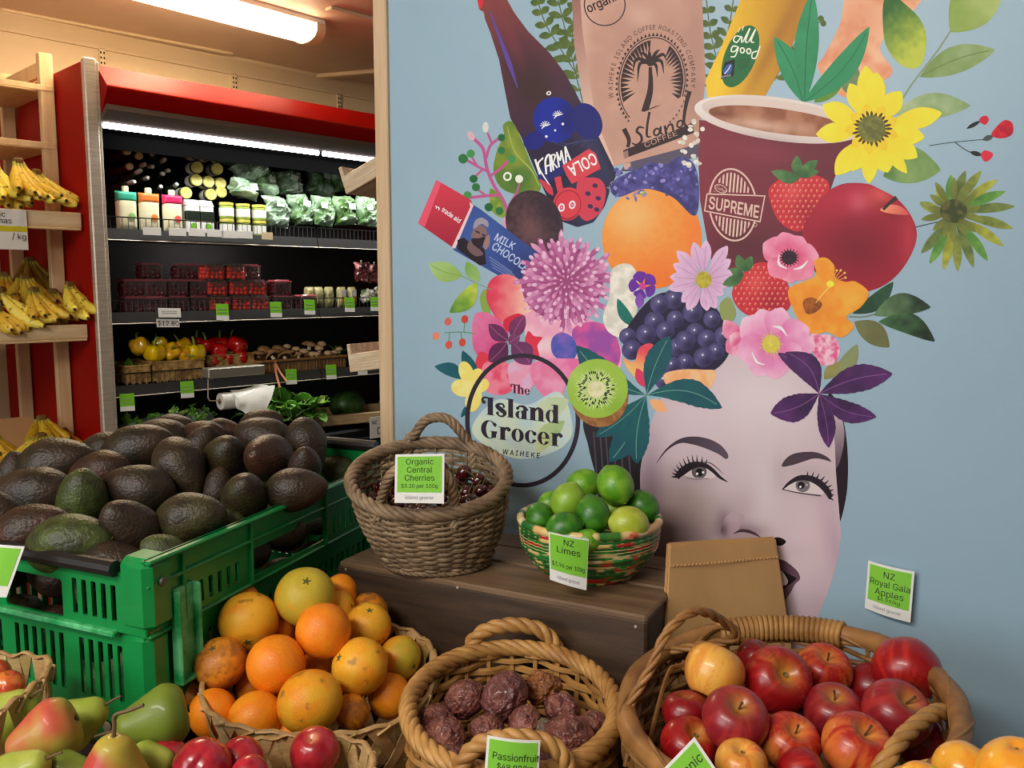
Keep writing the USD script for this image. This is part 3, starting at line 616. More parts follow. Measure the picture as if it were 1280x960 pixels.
def greens(name, label, m, n, l, w, mats, seed, ribs=True, up=(20, 70), cat_='vegetable'):
    t = thing(name, label, cat_, m); g = np.random.default_rng(seed)
    for k in range(n):
        q = R('z', k * 137.5 + g.uniform(-20, 20)) @ R('x', g.uniform(*up)) @ S(g.uniform(0.75, 1.1))
        lf = part(t, 'leaf', moved(leaf_mesh(l, w, g.uniform(0.1, 0.5), 0.09, k), q), mats[k % len(mats)], smooth=50)
        if ribs: part(lf, 'rib', moved(tube([(0, 0.0, -0.001), (0, l * 0.5, -0.25 * 0.3 * l + 0.001), (0, l * 0.9, -0.3 * l * 0.7)], [0.005, 0.003, 0.0012], 5), q), m_midrib)
    return t
x, z = fr(160, 446, 0.10); greens('leafy_bunch', 'dark leafy bunch in the small basket beside the steel post', FM @ T(x, 0.10, Z3 + 0.02), 12, 0.085, 0.035, [m_leafd, m_leafm], 4, False)
# mushroom tray
m_slat = M('tray_slat', (176, 128, 72), 0.6, color2=(136, 92, 46), scale=8, stretch=(20, 20, 2))
x0, x1 = fr(326, 462, 0.03)[0], fr(433, 448, 0.03)[0]
t = thing('mushroom_tray', 'long slatted wooden tray of mushrooms on the lower fridge shelf', 'tray', FM @ T(x0, 0.03, Z3)); tw = x1 - x0
part(t, 'base', span((0, 0, 0), (tw, 0.24, 0.006)), m_slat); part(t, 'back_board', span((0, 0.232, 0), (tw, 0.24, 0.06)), m_slat)
for k in range(24): part(t, 'slat', span((tw * k / 24 + 0.0012, 0, 0.004), (tw * (k + 1) / 24 - 0.0012, 0.008, 0.048), 0.002), m_slat)
for a in (0, tw - 0.008): part(t, 'end_board', span((a, 0.008, 0), (a + 0.008, 0.232, 0.055)), m_slat)
part(t, 'top_edge', span((-0.004, -0.006, 0.046), (tw + 0.004, 0.010, 0.056), 0.003), m_slat)
rb = thing('ribbon', 'pair of peach ribbons hanging from the mushroom tray', 'ribbon', FM @ T(0, 0, 0)); m_rib = M('ribbon_peach', (224, 150, 110), 0.5)
rx = fr(350, 462, -0.02)[0]; zt = Z3 + 0.05
for dx, dl in ((0.0, 0.105), (0.034, 0.085)):
    part(rb, 'strand', sheet((rx - 0.006, 0.015, zt), (rx + 0.004, 0.015, zt), (rx + 0.004 + dx, -0.012, zt - dl), (rx - 0.006 + dx, -0.012, zt - dl), 0.001, lambda u, v: 0.006 * np.sin(v * 4), 6), m_rib)
m_mush = M('mushroom_cap', (196, 150, 98), 0.55, color2=(150, 104, 60), scale=30); m_gill = M('mushroom_gill', (60, 36, 24), 0.7); m_mst = M('mushroom_stem', (226, 206, 170), 0.6); m_pale = M('pale_mushroom', (226, 196, 150), 0.5, color2=(200, 160, 110), scale=40)
src = None
for (px, py, y, tx, tz, s) in ((323, 442, 0.12, -60, -20, 0.9), (331, 438, 0.15, -30, 0, 1.0), (340, 446, 0.06, -112, 10, 0.95), (350, 437, 0.15, -40, 30, 1.1), (356, 447, 0.06, -112, -15, 1.0), (343, 440, 0.11, -60, 0, 1.0), (362, 441, 0.11, -70, 10, 0.9), (373, 447, 0.06, -108, 0, 0.95), (387, 431, 0.16, -50, 50, 1.1)):
    x, z = fr(px, py, y); mm = FM @ T(x, y, z) @ R('z', tz) @ R('x', tx + 60) @ S(s)
    if src is None:
        src = thing('mushroom', 'flat brown mushroom in the left half of the slatted tray', 'mushroom', mm, 'brown mushrooms in the slatted tray')
        part(src, 'cap', lathe([(0, 0.014), (0.018, 0.012), (0.030, 0.004), (0.031, -0.002), (0.027, -0.003)], 18, 3), m_mush); part(src, 'gills', lathe([(0.0285, -0.0025), (0.015, 0.002), (0, 0.003)], 18), m_gill); part(src, 'stem', lathe([(0, -0.02), (0.008, -0.02), (0.007, 0.003), (0, 0.003)], 10), m_mst)
    else: dup(src, None, mm)
src = None
for (px, py, y, s) in ((359, 434, 0.18, 1.0), (370, 437, 0.14, 1.0), (380, 440, 0.09, 1.1), (390, 443, 0.07, 0.95), (399, 436, 0.10, 1.1), (402, 431, 0.16, 1.15), (410, 442, 0.06, 1.0), (418, 441, 0.08, 0.9), (388, 430, 0.20, 0.9), (396, 443, 0.05, 0.8), (424, 437, 0.12, 0.9), (373, 443, 0.055, 0.75)):
    x, z = fr(px, py, y); mm = FM @ T(x, y, z) @ R('z', px * 7) @ S(s, s, s * 0.85)
    if src is None:
        src = thing('button_mushroom', 'round pale button mushroom in the right half of the slatted tray', 'mushroom', mm, 'pale button mushrooms in the slatted tray')
        part(src, 'cap', lathe([(0, 0.017), (0.012, 0.014), (0.018, 0.004), (0.017, -0.004), (0.009, -0.009), (0, -0.009)], 16, 3), m_pale); part(src, 'stem', lathe([(0, -0.018), (0.007, -0.018), (0.006, -0.008), (0, -0.008)], 8), m_mst)
    else: dup(src, None, mm)
x, z = fr(424, 436, 0.15); greens('celery_bunch', 'bright green stalks at the right end of the mushroom tray', FM @ T(x, 0.15, z - 0.03), 7, 0.06, 0.02, [m_leafm], 9, False)

# silver bag-roll holder with its roll
hx0, hz0 = fr(258, 462, -0.06); hx1, _ = fr(329, 458, -0.06)
t = thing('bag_roll_holder', 'grey metal bag-roll holder hooked on the lower fridge rail', 'holder', FM)
part(t, 'bar', span((hx0, -0.075, hz0 - 0.034), (hx1, -0.02, hz0 + 0.004), 0.004), M('holder_grey', (150, 146, 130), 0.4, metal=0.5))
hp = [fr(258, 478, -0.06), fr(261, 474, -0.06), fr(260, 497, -0.06), fr(262, 501, -0.06), fr(276, 502, -0.06)]
part(t, 'wire_arm', tube([(hx0 + 0.03, -0.05, hp[0][1] + 0.01), (hp[1][0], -0.055, hp[1][1]), (hp[2][0], -0.06, hp[2][1]), (hp[3][0], -0.06, hp[3][1]), (hp[4][0] + 0.05, -0.06, hp[4][1])], 0.003, 6), m_steel)
m_roll = M('bag_roll_white', (236, 236, 226), 0.35, coat=0.3); m_core = M('card_core', (170, 140, 100), 0.7)
rx0, rz0 = fr(275, 502, -0.06); rx1, rz1 = fr(322, 493, -0.06); rl = rx1 - rx0
t = thing('bag_roll', 'roll of thin white produce bags on its metal holder above the lettuces', 'bag roll', FM @ T(rx0, -0.06, rz0))
QX = np.array([[0, 0, 1, 0], [1, 0, 0, 0], [0, 1, 0, 0], [0, 0, 0, 1.0]])
part(t, 'roll', moved(lathe([(0.012, 0), (0.031, 0), (0.033, 0.003), (0.033, rl), (0.012, rl)], 24), QX), m_roll); part(t, 'core', moved(lathe([(0.008, -0.002), (0.012, -0.002), (0.012, rl), (0.008, rl)], 16), QX), m_core)
hang = spline([(rl * 0.30, -0.030, 0.012), (rl * 0.32, -0.045, -0.03), (rl * 0.55, -0.06, -0.055), (rl * 0.75, -0.06, -0.085)], 6)
top_ = spline([(rl * 0.25, 0.0, 0.034), (rl * 0.6, -0.005, 0.04), (rl * 1.0, -0.005, 0.05), (rl * 1.42, -0.02, 0.045)], 6)
n = len(hang); g = np.linspace(0, 1, 9)[:, None, None]
srf = top_[None] * (1 - g) + hang[None] * g + np.array([0, -0.02, 0]) * (np.sin(g * np.pi)); srf = srf + (meshkit.fbm(srf * 30, 3, 5)[..., None] - 0.5) * 0.018
V = srf.reshape(-1, 3); i, j = np.meshgrid(np.arange(8), np.arange(n - 1), indexing='ij'); a = i * n + j
f = np.concatenate([np.stack([a, a + n, a + n + 1], -1).reshape(-1, 3), np.stack([a, a + n + 1, a + 1], -1).reshape(-1, 3)])
part(t, 'loose_bag', tri(np.vstack([V, V + [0, 0.001, 0]]), np.vstack([f, f[:, ::-1] + len(V)])), m_roll, smooth=60)
# greens in the well
def well(px, py, y, **k):
    x, z = fr(px, py, y); return FM @ T(x, y, z)
for i, (px, py, y, lab) in enumerate(((322, 520, 0.02, 'light green lettuce under the left of the bag roll'), (352, 512, 0.05, 'leafy green lettuce head right of the bag roll, highest'), (384, 520, 0.02, 'leafy green lettuce head furthest right above the avocados'), (365, 524, -0.01, 'leafy green lettuce at the front behind the avocados'))):
    greens('lettuce', lab, well(px, py, y), 13, 0.125, 0.105, [[m_leafl, m_leafm], [m_leafm, m_leafd], [m_leafm, m_leafm, m_leafl], [m_leafd, m_leafm]][i], 20 + i, True, (15, 75))
for i, (px, py, y, w, h, lab) in enumerate(((178, 528, 0.06, 0.125, 0.10, 'clear bag of pale salad at the left of the fridge well'), (214, 526, 0.05, 0.13, 0.11, 'clear bag of bright frilly salad in the fridge well'), (250, 523, 0.08, 0.12, 0.11, 'clear bag of salad under the bag roll'))):
    x, z = fr(px, py, y); t = thing('salad_bag', lab, 'bag of greens', FM @ T(x, y - 0.02, ZW + 0.055) @ R('x', -50))
    gm = [moved(leaf_mesh(0.07, 0.04, 0.3, 0.25, k), T(rng.uniform(-w * .35, w * .35), -0.01 + rng.uniform(-0.01, 0.01), rng.uniform(0.01, h * .75)) @ R('z', rng.uniform(0, 360)) @ R('x', rng.uniform(20, 90))) for k in range(22)]
    part(t, 'leaves', cat(gm), m_leafl if i == 1 else m_leafm, kind='stuff'); part(t, 'bag', cushion(w, h, 0.09, 60 + i, 0.03, 14), m_bagfilm, smooth=25)
x, z = fr(434, 506, 0.20); t = thing('watermelon', 'dark green striped watermelon deep in the fridge well', 'watermelon', FM @ T(x, 0.20, z)); part(t, 'rind', trimesh.creation.icosphere(3, 0.075).apply_transform(S(1.15, 1, 0.95)), M('melon', (70, 108, 44), 0.4, color2=(34, 62, 26), scale=14, stretch=(1, 4, 1)), smooth=True); part(t, 'stem', tube([(0.085, 0, 0), (0.1, 0.004, 0.01)], 0.004, 5), m_pstem)
m_crw = M('crate_wood', (196, 170, 126), 0.6, color2=(160, 130, 88), scale=5, stretch=(2, 20, 20))
t = thing('wooden_tray', 'pale wooden tray below the watermelon next to the blue wall', 'tray', FM @ T(fr(452, 528, 0.02)[0], 0.0, fr(452, 528, 0.02)[1]) @ R('z', -14))
part(t, 'rail', span((-0.19, 0, 0.0), (0.20, 0.016, 0.045)), m_crw); part(t, 'rail', span((-0.19, 0.26, 0.0), (0.20, 0.276, 0.045)), m_crw); part(t, 'base', span((-0.19, 0.016, -0.004), (0.20, 0.26, 0.004)), m_crw)
for a in (-0.19, 0.184): part(t, 'end_rail', span((a, 0.016, 0), (a + 0.016, 0.26, 0.06)), m_crw)
x, z = fr(469, 535, -0.06); t = thing('handwritten_card', 'white card handwritten NZ O, half hidden by the blue wall', 'sign', FM @ T(x, -0.06, z)); part(t, 'card', span((-0.03, -0.001, -0.045), (0.14, 0.001, 0.05), 0.0005), m_tw)
text_on(t, 'NZ', T(-0.006, -0.0022, 0.018) @ UP, 0.015, m_ink); text_on(t, 'Or', T(0.032, -0.0022, -0.03) @ UP, 0.032, m_ink)

# ------------------------------------------------------------------ timber trays of the stand behind the blue wall
m_tim = M('planed_timber', (232, 214, 186), 0.5, color2=(204, 178, 142), scale=3, stretch=(2, 22, 22), lo=0.35, hi=0.6); m_timi = M('timber_inside', (190, 140, 90), 0.55, color2=(168, 118, 72), scale=3, stretch=(2, 22, 22))
def tray_at(px, py, dep, label, w=0.30, d=0.30, h=0.058, yaw=-32, tilt=20):
    p = at(px, py, dep); t = thing('timber_tray', label, 'tray', T(p) @ R('z', yaw) @ R('y', tilt * -1.0))
    part(t, 'end_board', span((0, 0, 0), (0.012, d, h), 0.002), m_tim); part(t, 'end_board', span((w - 0.012, 0, 0), (w, d, h), 0.002), m_tim)
    part(t, 'front_board', span((0.012, 0, 0), (w - 0.012, 0.012, h * 0.55), 0.002), m_tim); part(t, 'back_board', span((0.012, d - 0.012, 0), (w - 0.012, d, h * 1.3), 0.002), m_timi); part(t, 'base', span((0.0, 0.0, -0.016), (w, d, 0), 0.002), m_tim); return t, p
t, p = tray_at(430, 236, 2.30, 'timber tray holding a purple bag, high beside the blue wall')
mp = T(p) @ R('z', -32) @ R('y', -20)
b = thing('purple_bag', 'clear bag of purple vegetables in the high timber tray', 'bag', mp @ T(0.10, 0.10, 0.003) @ R('x', -35)); m_purp = M('purple_bag', (178, 150, 196), 0.25, color2=(222, 214, 230), scale=18, coat=0.6); part(b, 'bag', cushion(0.15, 0.14, 0.06, 77, 0.02, 14), m_purp, smooth=25); part(b, 'gathered_top', tube([(0, 0, 0.135), (0.01, 0, 0.16)], [0.02, 0.008], 8), m_whitebag)
t, p = tray_at(436, 458, 2.25, 'timber tray of purple vegetables, low beside the blue wall', tilt=8)
mp = T(p) @ R('z', -32) @ R('y', -8)
b = thing('purple_bag', 'shiny bag of dark purple vegetables in the low timber tray', 'bag', mp @ T(0.12, 0.12, 0.005) @ R('x', -30)); part(b, 'bag', cushion(0.2, 0.14, 0.07, 78, 0.02, 14), M('purple_dark', (112, 44, 96), 0.2, color2=(180, 120, 160), scale=20, coat=0.8), smooth=25); part(b, 'yellow_mark', span((0.03, -0.043, 0.06), (0.07, -0.041, 0.10), 0.001), M('mark_yellow', (236, 200, 120), 0.4))
q = on_wall(505, 300, -0.25)
t = thing('tray_stand', 'timber stand carrying the two trays behind the blue wall', 'stand', T(q[0] + 0.02, q[1] + 0.25, 0) @ R('z', -32))
part(t, 'post', span((0.02, 0.0, 0), (0.06, 0.04, 2.0)), m_tim); part(t, 'post', span((0.30, 0.0, 0), (0.34, 0.04, 2.0)), m_tim); part(t, 'brace', span((-0.02, 0.04, 1.20), (0.36, 0.06, 1.24)), m_tim)

# ------------------------------------------------------------------ banana stand
SY, SF = 0.235, 0.045                                        # posts' face and board front behind the fridge front
def st(px, py, y=SF): return fr(px, py, y)
m_shelfw = M('stand_pine', (238, 212, 168), 0.5, color2=(214, 180, 130), scale=2.5, stretch=(1.5, 16, 16), lo=0.3, hi=0.7)
stand = thing('banana_stand', 'pale pine display stand of banana shelves left of the red fridge', 'shelf unit', FM)
xr = min(st(92, 300, SY)[0], -0.032); zt = st(72, 69, SY)[1]; xl = xr - 0.95
for x, y in ((xr - 0.045, SY), (xl, SY), (xr - 0.045, SY + 0.42), (xl, SY + 0.42)):
    part(stand, 'post', span((x, y, 0), (x + 0.045, y + 0.03, zt), 0.002), m_pine)
zs_ = [(st(50, 263)[1], st(50, 286)[1]), (st(60, 407)[1], st(60, 428)[1]), (st(20, 590)[1], st(20, 612)[1])]
xe = [st(104, 275)[0], st(112, 415)[0], st(112, 600)[0]]
BZ = []
for k, (a, b) in enumerate(zs_):
    x1 = min(xe[k], -0.034)
    part(stand, 'board', span((xl - 0.04, SF + 0.018, a - 0.02), (x1 - 0.02, SY + 0.44, a), 0.002), m_shelfw)
    part(stand, 'front_edge', span((xl - 0.04, SF, b + 0.008), (x1, SF + 0.018, a), 0.003), m_shelfw)
    part(stand, 'lower_edge', span((xl - 0.04, SF - 0.004, b), (x1 - 0.004, SF + 0.03, b + 0.008), 0.002), m_shelfw); BZ.append(a)
for py0, py1 in ((104, 111), (176, 184)):
    a, b = st(40, py0, SY)[1], st(40, py1, SY)[1]
    part(stand, 'cross_rail', span((xl, SY - 0.003, b), (xr - 0.004, SY + 0.0, a), 0.001), m_pine); part(stand, 'thin_shelf', span((xl, SY + 0.031, b), (xr, SY + 0.42, b + 0.012), 0.002), m_pine)
part(stand, 'side_rail', span((xr - 0.03, SY + 0.03, zt - 0.07), (xr - 0.008, SY + 0.42, zt - 0.02), 0.002), m_pine)
sx, sz = st(16, 287, SF - 0.008)
t = thing('handwritten_sign', 'white handwritten banana sign with a yellow band on the upper shelf edge', 'sign', FM @ T(sx, SF - 0.009, sz)); w = abs(st(33, 287, SF)[0] - sx); hh = abs(st(16, 262, SF)[1] - st(16, 312, SF)[1]) / 2
part(t, 'card', span((-0.16, -0.001, -hh), (w, 0.0005, hh), 0.0004), m_tw); part(t, 'yellow_band', span((-0.16, -0.0016, -hh * 0.10), (w, -0.0008, hh * 0.17), 0.0002), M('sign_yellow', (214, 196, 30), 0.5))
for s, x, z, h in (('organic', w * 0.12 - 0.066, hh * 0.62, 0.017), ('bananas', w * 0.42 - 0.066, hh * 0.30, 0.017), ('/ kg', w * 0.38, -hh * 0.48, 0.018)): text_on(t, s, T(x, -0.0024, z) @ UP, h, m_ink)
m_ban = M('banana_skin', (238, 196, 26), 0.45, cd=True, color2=(96, 58, 20), scale=70, lo=0.58, hi=0.68, detail=4); m_btip = M('banana_tip', (60, 40, 20), 0.7); m_bstem = M('banana_stem', (120, 90, 40), 0.7); m_bst = M('banana_sticker', (60, 110, 70), 0.4)
def banana_mesh(l=0.17, r=0.0195, bend=55, neck=0.25):
    th = np.radians(np.linspace(0, bend, 15)); Rr = l / math.radians(bend); p = np.stack([Rr * (1 - np.cos(th)), np.zeros(15), -Rr * np.sin(th)], 1); s = np.linspace(0, 1, 15)
    rad = r * np.interp(s, [0, 0.12, 0.28, 0.5, 0.8, 0.93, 0.98, 1.0], [0.36, 0.42, 0.85, 1.0, 0.96, 0.62, 0.34, 0.30])
    return tube(p, rad, 7), p
def bunch(label, m, n=5, spread=60, l=0.17, col=(240, 200, 30), seed=0, sticker=False, lift=24, curl=1):
    """A hand of bananas hanging from one stem piece at the origin, fruit fanning forward and down (-y, -z)."""
    g = np.random.default_rng(seed); t = thing('banana_bunch', label, 'bananas', m)
    part(t, 'crown', bx(0.034, 0.018, 0.024, c=(0, 0, 0.004), b=0.006), m_bstem)
    for k in range(n):
        a = (k - (n - 1) / 2) / max(1, n - 1) * spread
        bm, p = banana_mesh(l * g.uniform(0.92, 1.06), 0.0198 * g.uniform(0.92, 1.08), 58)
        q = T((k - (n - 1) / 2) * 0.008, 0, 0) @ R('z', a) @ R('z', -90) @ R('y', -lift + g.uniform(-6, 6) - (10 if k % 2 else 0)) @ T(0, 0, 0)
        q = T((k - (n - 1) / 2) * 0.009, 0, 0) @ R('z', -90 + a) @ R('y', (-lift + g.uniform(-5, 5)) * curl)
        c = lin(np.array(col) + g.uniform(-12, 12)); cdv = np.tile(c, (len(bm.vertices), 1)); cdv[:14] = lin((176, 168, 60))
        b = part(t, 'banana', moved(bm, q), m_ban, smooth=True, cd=cdv)
        part(b, 'tip', moved(trimesh.creation.icosphere(1, 0.0058), q @ T(p[-1])), m_btip)
        if sticker and k == n // 2: part(b, 'sticker', moved(lathe([(0, 0), (0.010, 0), (0.009, 0.001), (0, 0.0015)], 12), q @ T(p[8] + [-0.0165, 0, -0.0]) @ R('y', -90 - 30)), m_bst)
    return t
def put_bunch(px, py, y, label, rz=0, ry=0, rx=0, **k):
    x, z = fr(px, py, y); return bunch(label, FM @ T(x, y, z) @ R('z', rz) @ R('y', ry) @ R('x', rx), **k)
Y_, YD, YG = (253, 232, 92), (226, 192, 66), (196, 176, 50)
put_bunch(-6, 207, SY - 0.06, 'banana bunch at the left edge of the upper shelf, half out of view', 10, n=3, spread=30, seed=1, col=Y_, l=0.18)
put_bunch(23, 203, SY - 0.07, 'tall brown-speckled banana bunch on the upper shelf', 6, n=4, spread=40, seed=2, col=(236, 200, 66), l=0.20)
put_bunch(46, 217, SY - 0.09, 'bright yellow banana bunch with a sticker at the right of the upper shelf', 24, n=5, spread=66, seed=3, col=Y_, sticker=True, l=0.165)
put_bunch(12, 232, SY - 0.04, 'low banana bunch lying behind the speckled one on the upper shelf', -10, n=4, spread=50, seed=4, col=YD, l=0.12)
put_bunch(37, 326, SY + 0.16, 'dark greenish banana bunch at the back of the middle shelf', 0, n=5, spread=70, seed=5, col=(150, 120, 40))
put_bunch(60, 350, SY + 0.10, 'greenish banana bunch behind the middle shelf post', 50, n=4, spread=50, seed=6, col=(170, 140, 40), l=0.15)
put_bunch(31, 348, SY + 0.02, 'dull banana bunch in the middle of the middle shelf', 0, n=6, spread=80, seed=7, col=(216, 182, 60), l=0.16)
put_bunch(5, 345, SY + 0.05, 'orange-brown banana bunch at the left of the middle shelf', -10, n=4, spread=60, seed=8, col=(196, 140, 36), l=0.17)
put_bunch(2, 364, SY - 0.12, 'single-looking yellow bunch slanting across the left of the middle shelf', 50, n=2, spread=16, seed=9, col=Y_, l=0.18)
put_bunch(43, 364, SY - 0.10, 'banana bunch with brown blotches at the front of the middle shelf', 16, n=5, spread=60, seed=10, col=(234, 198, 66), l=0.15)
put_bunch(87, 357, SY - 0.14, 'bright taped banana bunch with a sticker at the right end of the middle shelf', 14, n=4, spread=46, seed=11, col=Y_, sticker=True, l=0.165)
put_bunch(-2, 388, SY - 0.15, 'banana bunch at the front left of the middle shelf', 30, n=3, spread=40, seed=12, col=(246, 206, 70), l=0.12)
put_bunch(20, 372, SY - 0.04, 'banana bunch with mottled skins between the slanting and the blotched bunches', 30, n=4, spread=44, seed=18, col=(226, 186, 60), l=0.15)
put_bunch(66, 366, SY - 0.03, 'yellow bunch tucked behind the taped one on the middle shelf', -8, n=4, spread=50, seed=19, col=(240, 206, 70), l=0.15)
put_bunch(52, 524, SY - 0.02, 'upper banana bunch of two stacked on the lowest shelf', 0, n=5, spread=70, seed=13, col=(216, 178, 40), l=0.12)
put_bunch(51, 546, SY - 0.10, 'banana bunch fanned out wide on the lowest shelf', 0, n=8, spread=150, seed=14, col=(250, 220, 80), l=0.15, lift=34)
put_bunch(80, 540, SY - 0.04, 'banana bunch with dark stem beside the post on the lowest shelf', 40, n=4, spread=46, seed=15, col=(220, 172, 40), l=0.13)
put_bunch(-8, 545, SY - 0.06, 'banana bunch at the left edge of the lowest shelf', 34, n=5, spread=60, seed=16, col=(246, 204, 66), l=0.18)
put_bunch(-4, 570, SY - 0.14, 'front banana bunch low at the left edge of the lowest shelf', 40, n=4, spread=50, seed=17, col=(236, 186, 40), l=0.12)
x, z = fr(10, 520, SY + 0.2); single('cardboard_divider', moved(sheet((-0.2, 0, 0), (0.12, 0, 0), (0.06, 0.1, 0.10), (-0.2, 0.1, 0.10), 0.004, None, 2), FM @ T(x + 0.03, SY + 0.16, BZ[2] + 0.02)), M('tan_board', (206, 160, 106), 0.6), 'tan sloping board at the back of the lowest banana shelf', 'board')

# ------------------------------------------------------------------ table, wooden box, green crate
ZT = 0.70
m_table = M('table_wood', (92, 66, 46), 0.5, color2=(62, 44, 30), scale=3, stretch=(1.2, 14, 14), lo=0.3, hi=0.7)
TB = T(0.05, 0.98, 0) @ R('z', -30)
t = thing('display_table', 'dark wooden table carrying all the fruit baskets in front of the blue wall', 'table', TB)
for k in range(7): part(t, 'plank', span((-1.35, -0.62 + k * 0.145, ZT - 0.03), (1.15, -0.62 + k * 0.145 + 0.142, ZT), 0.003), m_table)
for x in (-1.25, 1.05):
    for y in (-0.55, 0.30): part(t, 'leg', span((x, y, 0), (x + 0.07, y + 0.07, ZT - 0.03), 0.004), m_table)
BH = 0.953                                                  # top of the wooden box
b0, b1 = at_z(421, 700, BH), at_z(808, 770, BH)
BL = float(np.linalg.norm((b1 - b0)[:2])); BA = math.degrees(math.atan2(b1[1] - b0[1], b1[0] - b0[0]))
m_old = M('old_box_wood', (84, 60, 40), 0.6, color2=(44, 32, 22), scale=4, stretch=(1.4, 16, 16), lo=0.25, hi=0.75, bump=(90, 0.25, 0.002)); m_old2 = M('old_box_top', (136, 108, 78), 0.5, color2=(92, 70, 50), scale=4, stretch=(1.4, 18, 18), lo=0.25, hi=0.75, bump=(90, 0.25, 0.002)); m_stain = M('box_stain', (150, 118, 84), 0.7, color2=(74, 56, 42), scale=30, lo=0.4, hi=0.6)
BM = T(b0[0], b0[1], 0) @ R('z', BA)
t = thing('wooden_box', 'old dark wooden fruit box under the cherry basket and the lime bowl', 'box', BM)
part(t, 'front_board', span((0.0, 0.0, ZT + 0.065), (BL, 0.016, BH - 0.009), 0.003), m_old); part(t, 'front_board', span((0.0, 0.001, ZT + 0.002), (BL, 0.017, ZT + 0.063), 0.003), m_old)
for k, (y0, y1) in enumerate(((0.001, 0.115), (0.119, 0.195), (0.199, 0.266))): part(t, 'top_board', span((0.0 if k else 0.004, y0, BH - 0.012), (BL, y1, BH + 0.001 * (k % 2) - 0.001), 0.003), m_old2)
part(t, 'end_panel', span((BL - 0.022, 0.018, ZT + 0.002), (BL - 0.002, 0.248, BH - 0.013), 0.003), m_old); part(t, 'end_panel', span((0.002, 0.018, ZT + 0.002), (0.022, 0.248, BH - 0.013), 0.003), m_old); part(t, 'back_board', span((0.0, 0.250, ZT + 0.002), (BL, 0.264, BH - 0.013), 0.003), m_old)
for px in ((0.018, 0.94), (0.018, 0.79), (BL - 0.015, 0.935), (BL - 0.015, 0.80), (BL - 0.015, 0.88), (0.23, 0.944)):
    part(t, 'nail', moved(lathe([(0, 0.0012), (0.002, 0.001), (0.0026, 0)], 8), T(px[0], 0.0, px[1]) @ R('x', 90)), m_steel)

m_green = M('crate_green', (14, 138, 66), 0.36, 0.5, color2=(8, 116, 54), scale=3, coat=0.15); m_greenw = M('crate_green_worn', (96, 190, 130), 0.5, color2=(24, 146, 74), scale=26, lo=0.42, hi=0.62)
CT = 1.068; CH = 0.255; CB = CT - CH
ca = at_z(180, 702, CT)                                      # outer front corner
LD = np.array([math.sin(math.radians(19.0)), math.cos(math.radians(19.0)), 0]); SD = np.array([-math.cos(math.radians(24.0)), math.sin(math.radians(24.0)), 0])
CM = np.eye(4); CM[:3, 0], CM[:3, 1], CM[:3, 3] = LD, SD, (ca[0], ca[1], 0)          # x along the long side, y towards the left
CL, CW = 0.60, 0.40
crate = thing('green_crate', 'big green plastic crate heaped with avocados', 'crate', None)
def slotted(w, h, slots, z0=0.0, holes=()):
    p = sbox(0, z0, w, z0 + h)
    cut = [Polygon([(x - s / 2, a), (x + s / 2, a), (x + s / 2, b), (x - s / 2, b)]).buffer(0.0012) for (x, a, b, s) in slots] + [sbox(*q).buffer(0.004) for q in holes]
    return p.difference(unary_union(cut)) if cut else p
QL = np.array([[1, 0, 0, 0], [0, 0, 1, 0], [0, 1, 0, 0], [0, 0, 0, 1.0]])                # (u, v, thickness) -> x along, thickness +y, v up
QS = np.array([[0, 0, 1, 0], [1, 0, 0, 0], [0, 1, 0, 0], [0, 0, 0, 1.0]])                # (u, v, thickness) -> y along, thickness +x
def lw(poly, th, y): m = moved(extrude(poly, th), CM @ T(0, y, CB) @ QL); m.fix_normals(); return m
def sw(poly, th, x): m = moved(extrude(poly, th), CM @ T(x, 0, CB) @ QS); m.fix_normals(); return m
def crb(a, b, ch=0.002): return moved(span(a, b, ch), CM @ T(0, 0, CB))
sl = lambda x0, n, step, a, b, s=0.006: [(x0 + k * step, a, b, s) for k in range(n)]
Hb = 0.158                                                  # height of the waist ledge
low = sl(0.085, 6, 0.019, 0.045, 0.125) + sl(0.225, 6, 0.019, 0.045, 0.125) + sl(0.365, 6, 0.019, 0.045, 0.125) + sl(0.475, 5, 0.019, 0.045, 0.125)
upp = sl(0.082, 6, 0.019, Hb + 0.012, Hb + 0.040) + sl(0.440, 7, 0.019, Hb + 0.012, Hb + 0.040)
for side, y in (('near', 0.0), ('far', CW - 0.004)):
    part(crate, 'lower_long_wall', lw(slotted(CL, Hb, low), 0.004, y + (0.006 if side == 'near' else -0.006)), m_green, smooth=30)
    part(crate, 'upper_long_wall', lw(slotted(CL, CH - Hb, upp, Hb, [(0.215, Hb + 0.012, 0.405, Hb + 0.045)]), 0.004, y), m_green, smooth=30)
    yy = (-0.006, 0.006) if side == 'near' else (CW - 0.006, CW + 0.006)
    part(crate, 'waist_ledge', crb((0, yy[0] + 0.002, Hb - 0.003), (CL, yy[1] + 0.004, Hb + 0.002)), m_green, label='raised ledge at half height'); part(crate, 'top_rim', crb((0.0, yy[0] - 0.003, CH - 0.006), (CL, yy[1] + 0.002, CH), 0.002), m_green)
    part(crate, 'rib_band', crb((0.0, yy[0] + 0.001, CH - 0.036), (CL, yy[1] - 0.004, CH - 0.031), 0.0015), m_green)
    for x in (0.062, 0.205, 0.408, 0.585): part(crate, 'rib', crb((x, yy[0], Hb), (x + 0.005, yy[1] - 0.002, CH - 0.004), 0.0015), m_green)
lowS = sl(0.055, 5, 0.017, 0.062, 0.135) + sl(0.160, 6, 0.017, 0.062, 0.135) + sl(0.28, 5, 0.017, 0.062, 0.135); uppS = sl(0.055, 5, 0.017, Hb + 0.014, Hb + 0.058) + sl(0.28, 5, 0.017, Hb + 0.014, Hb + 0.058)
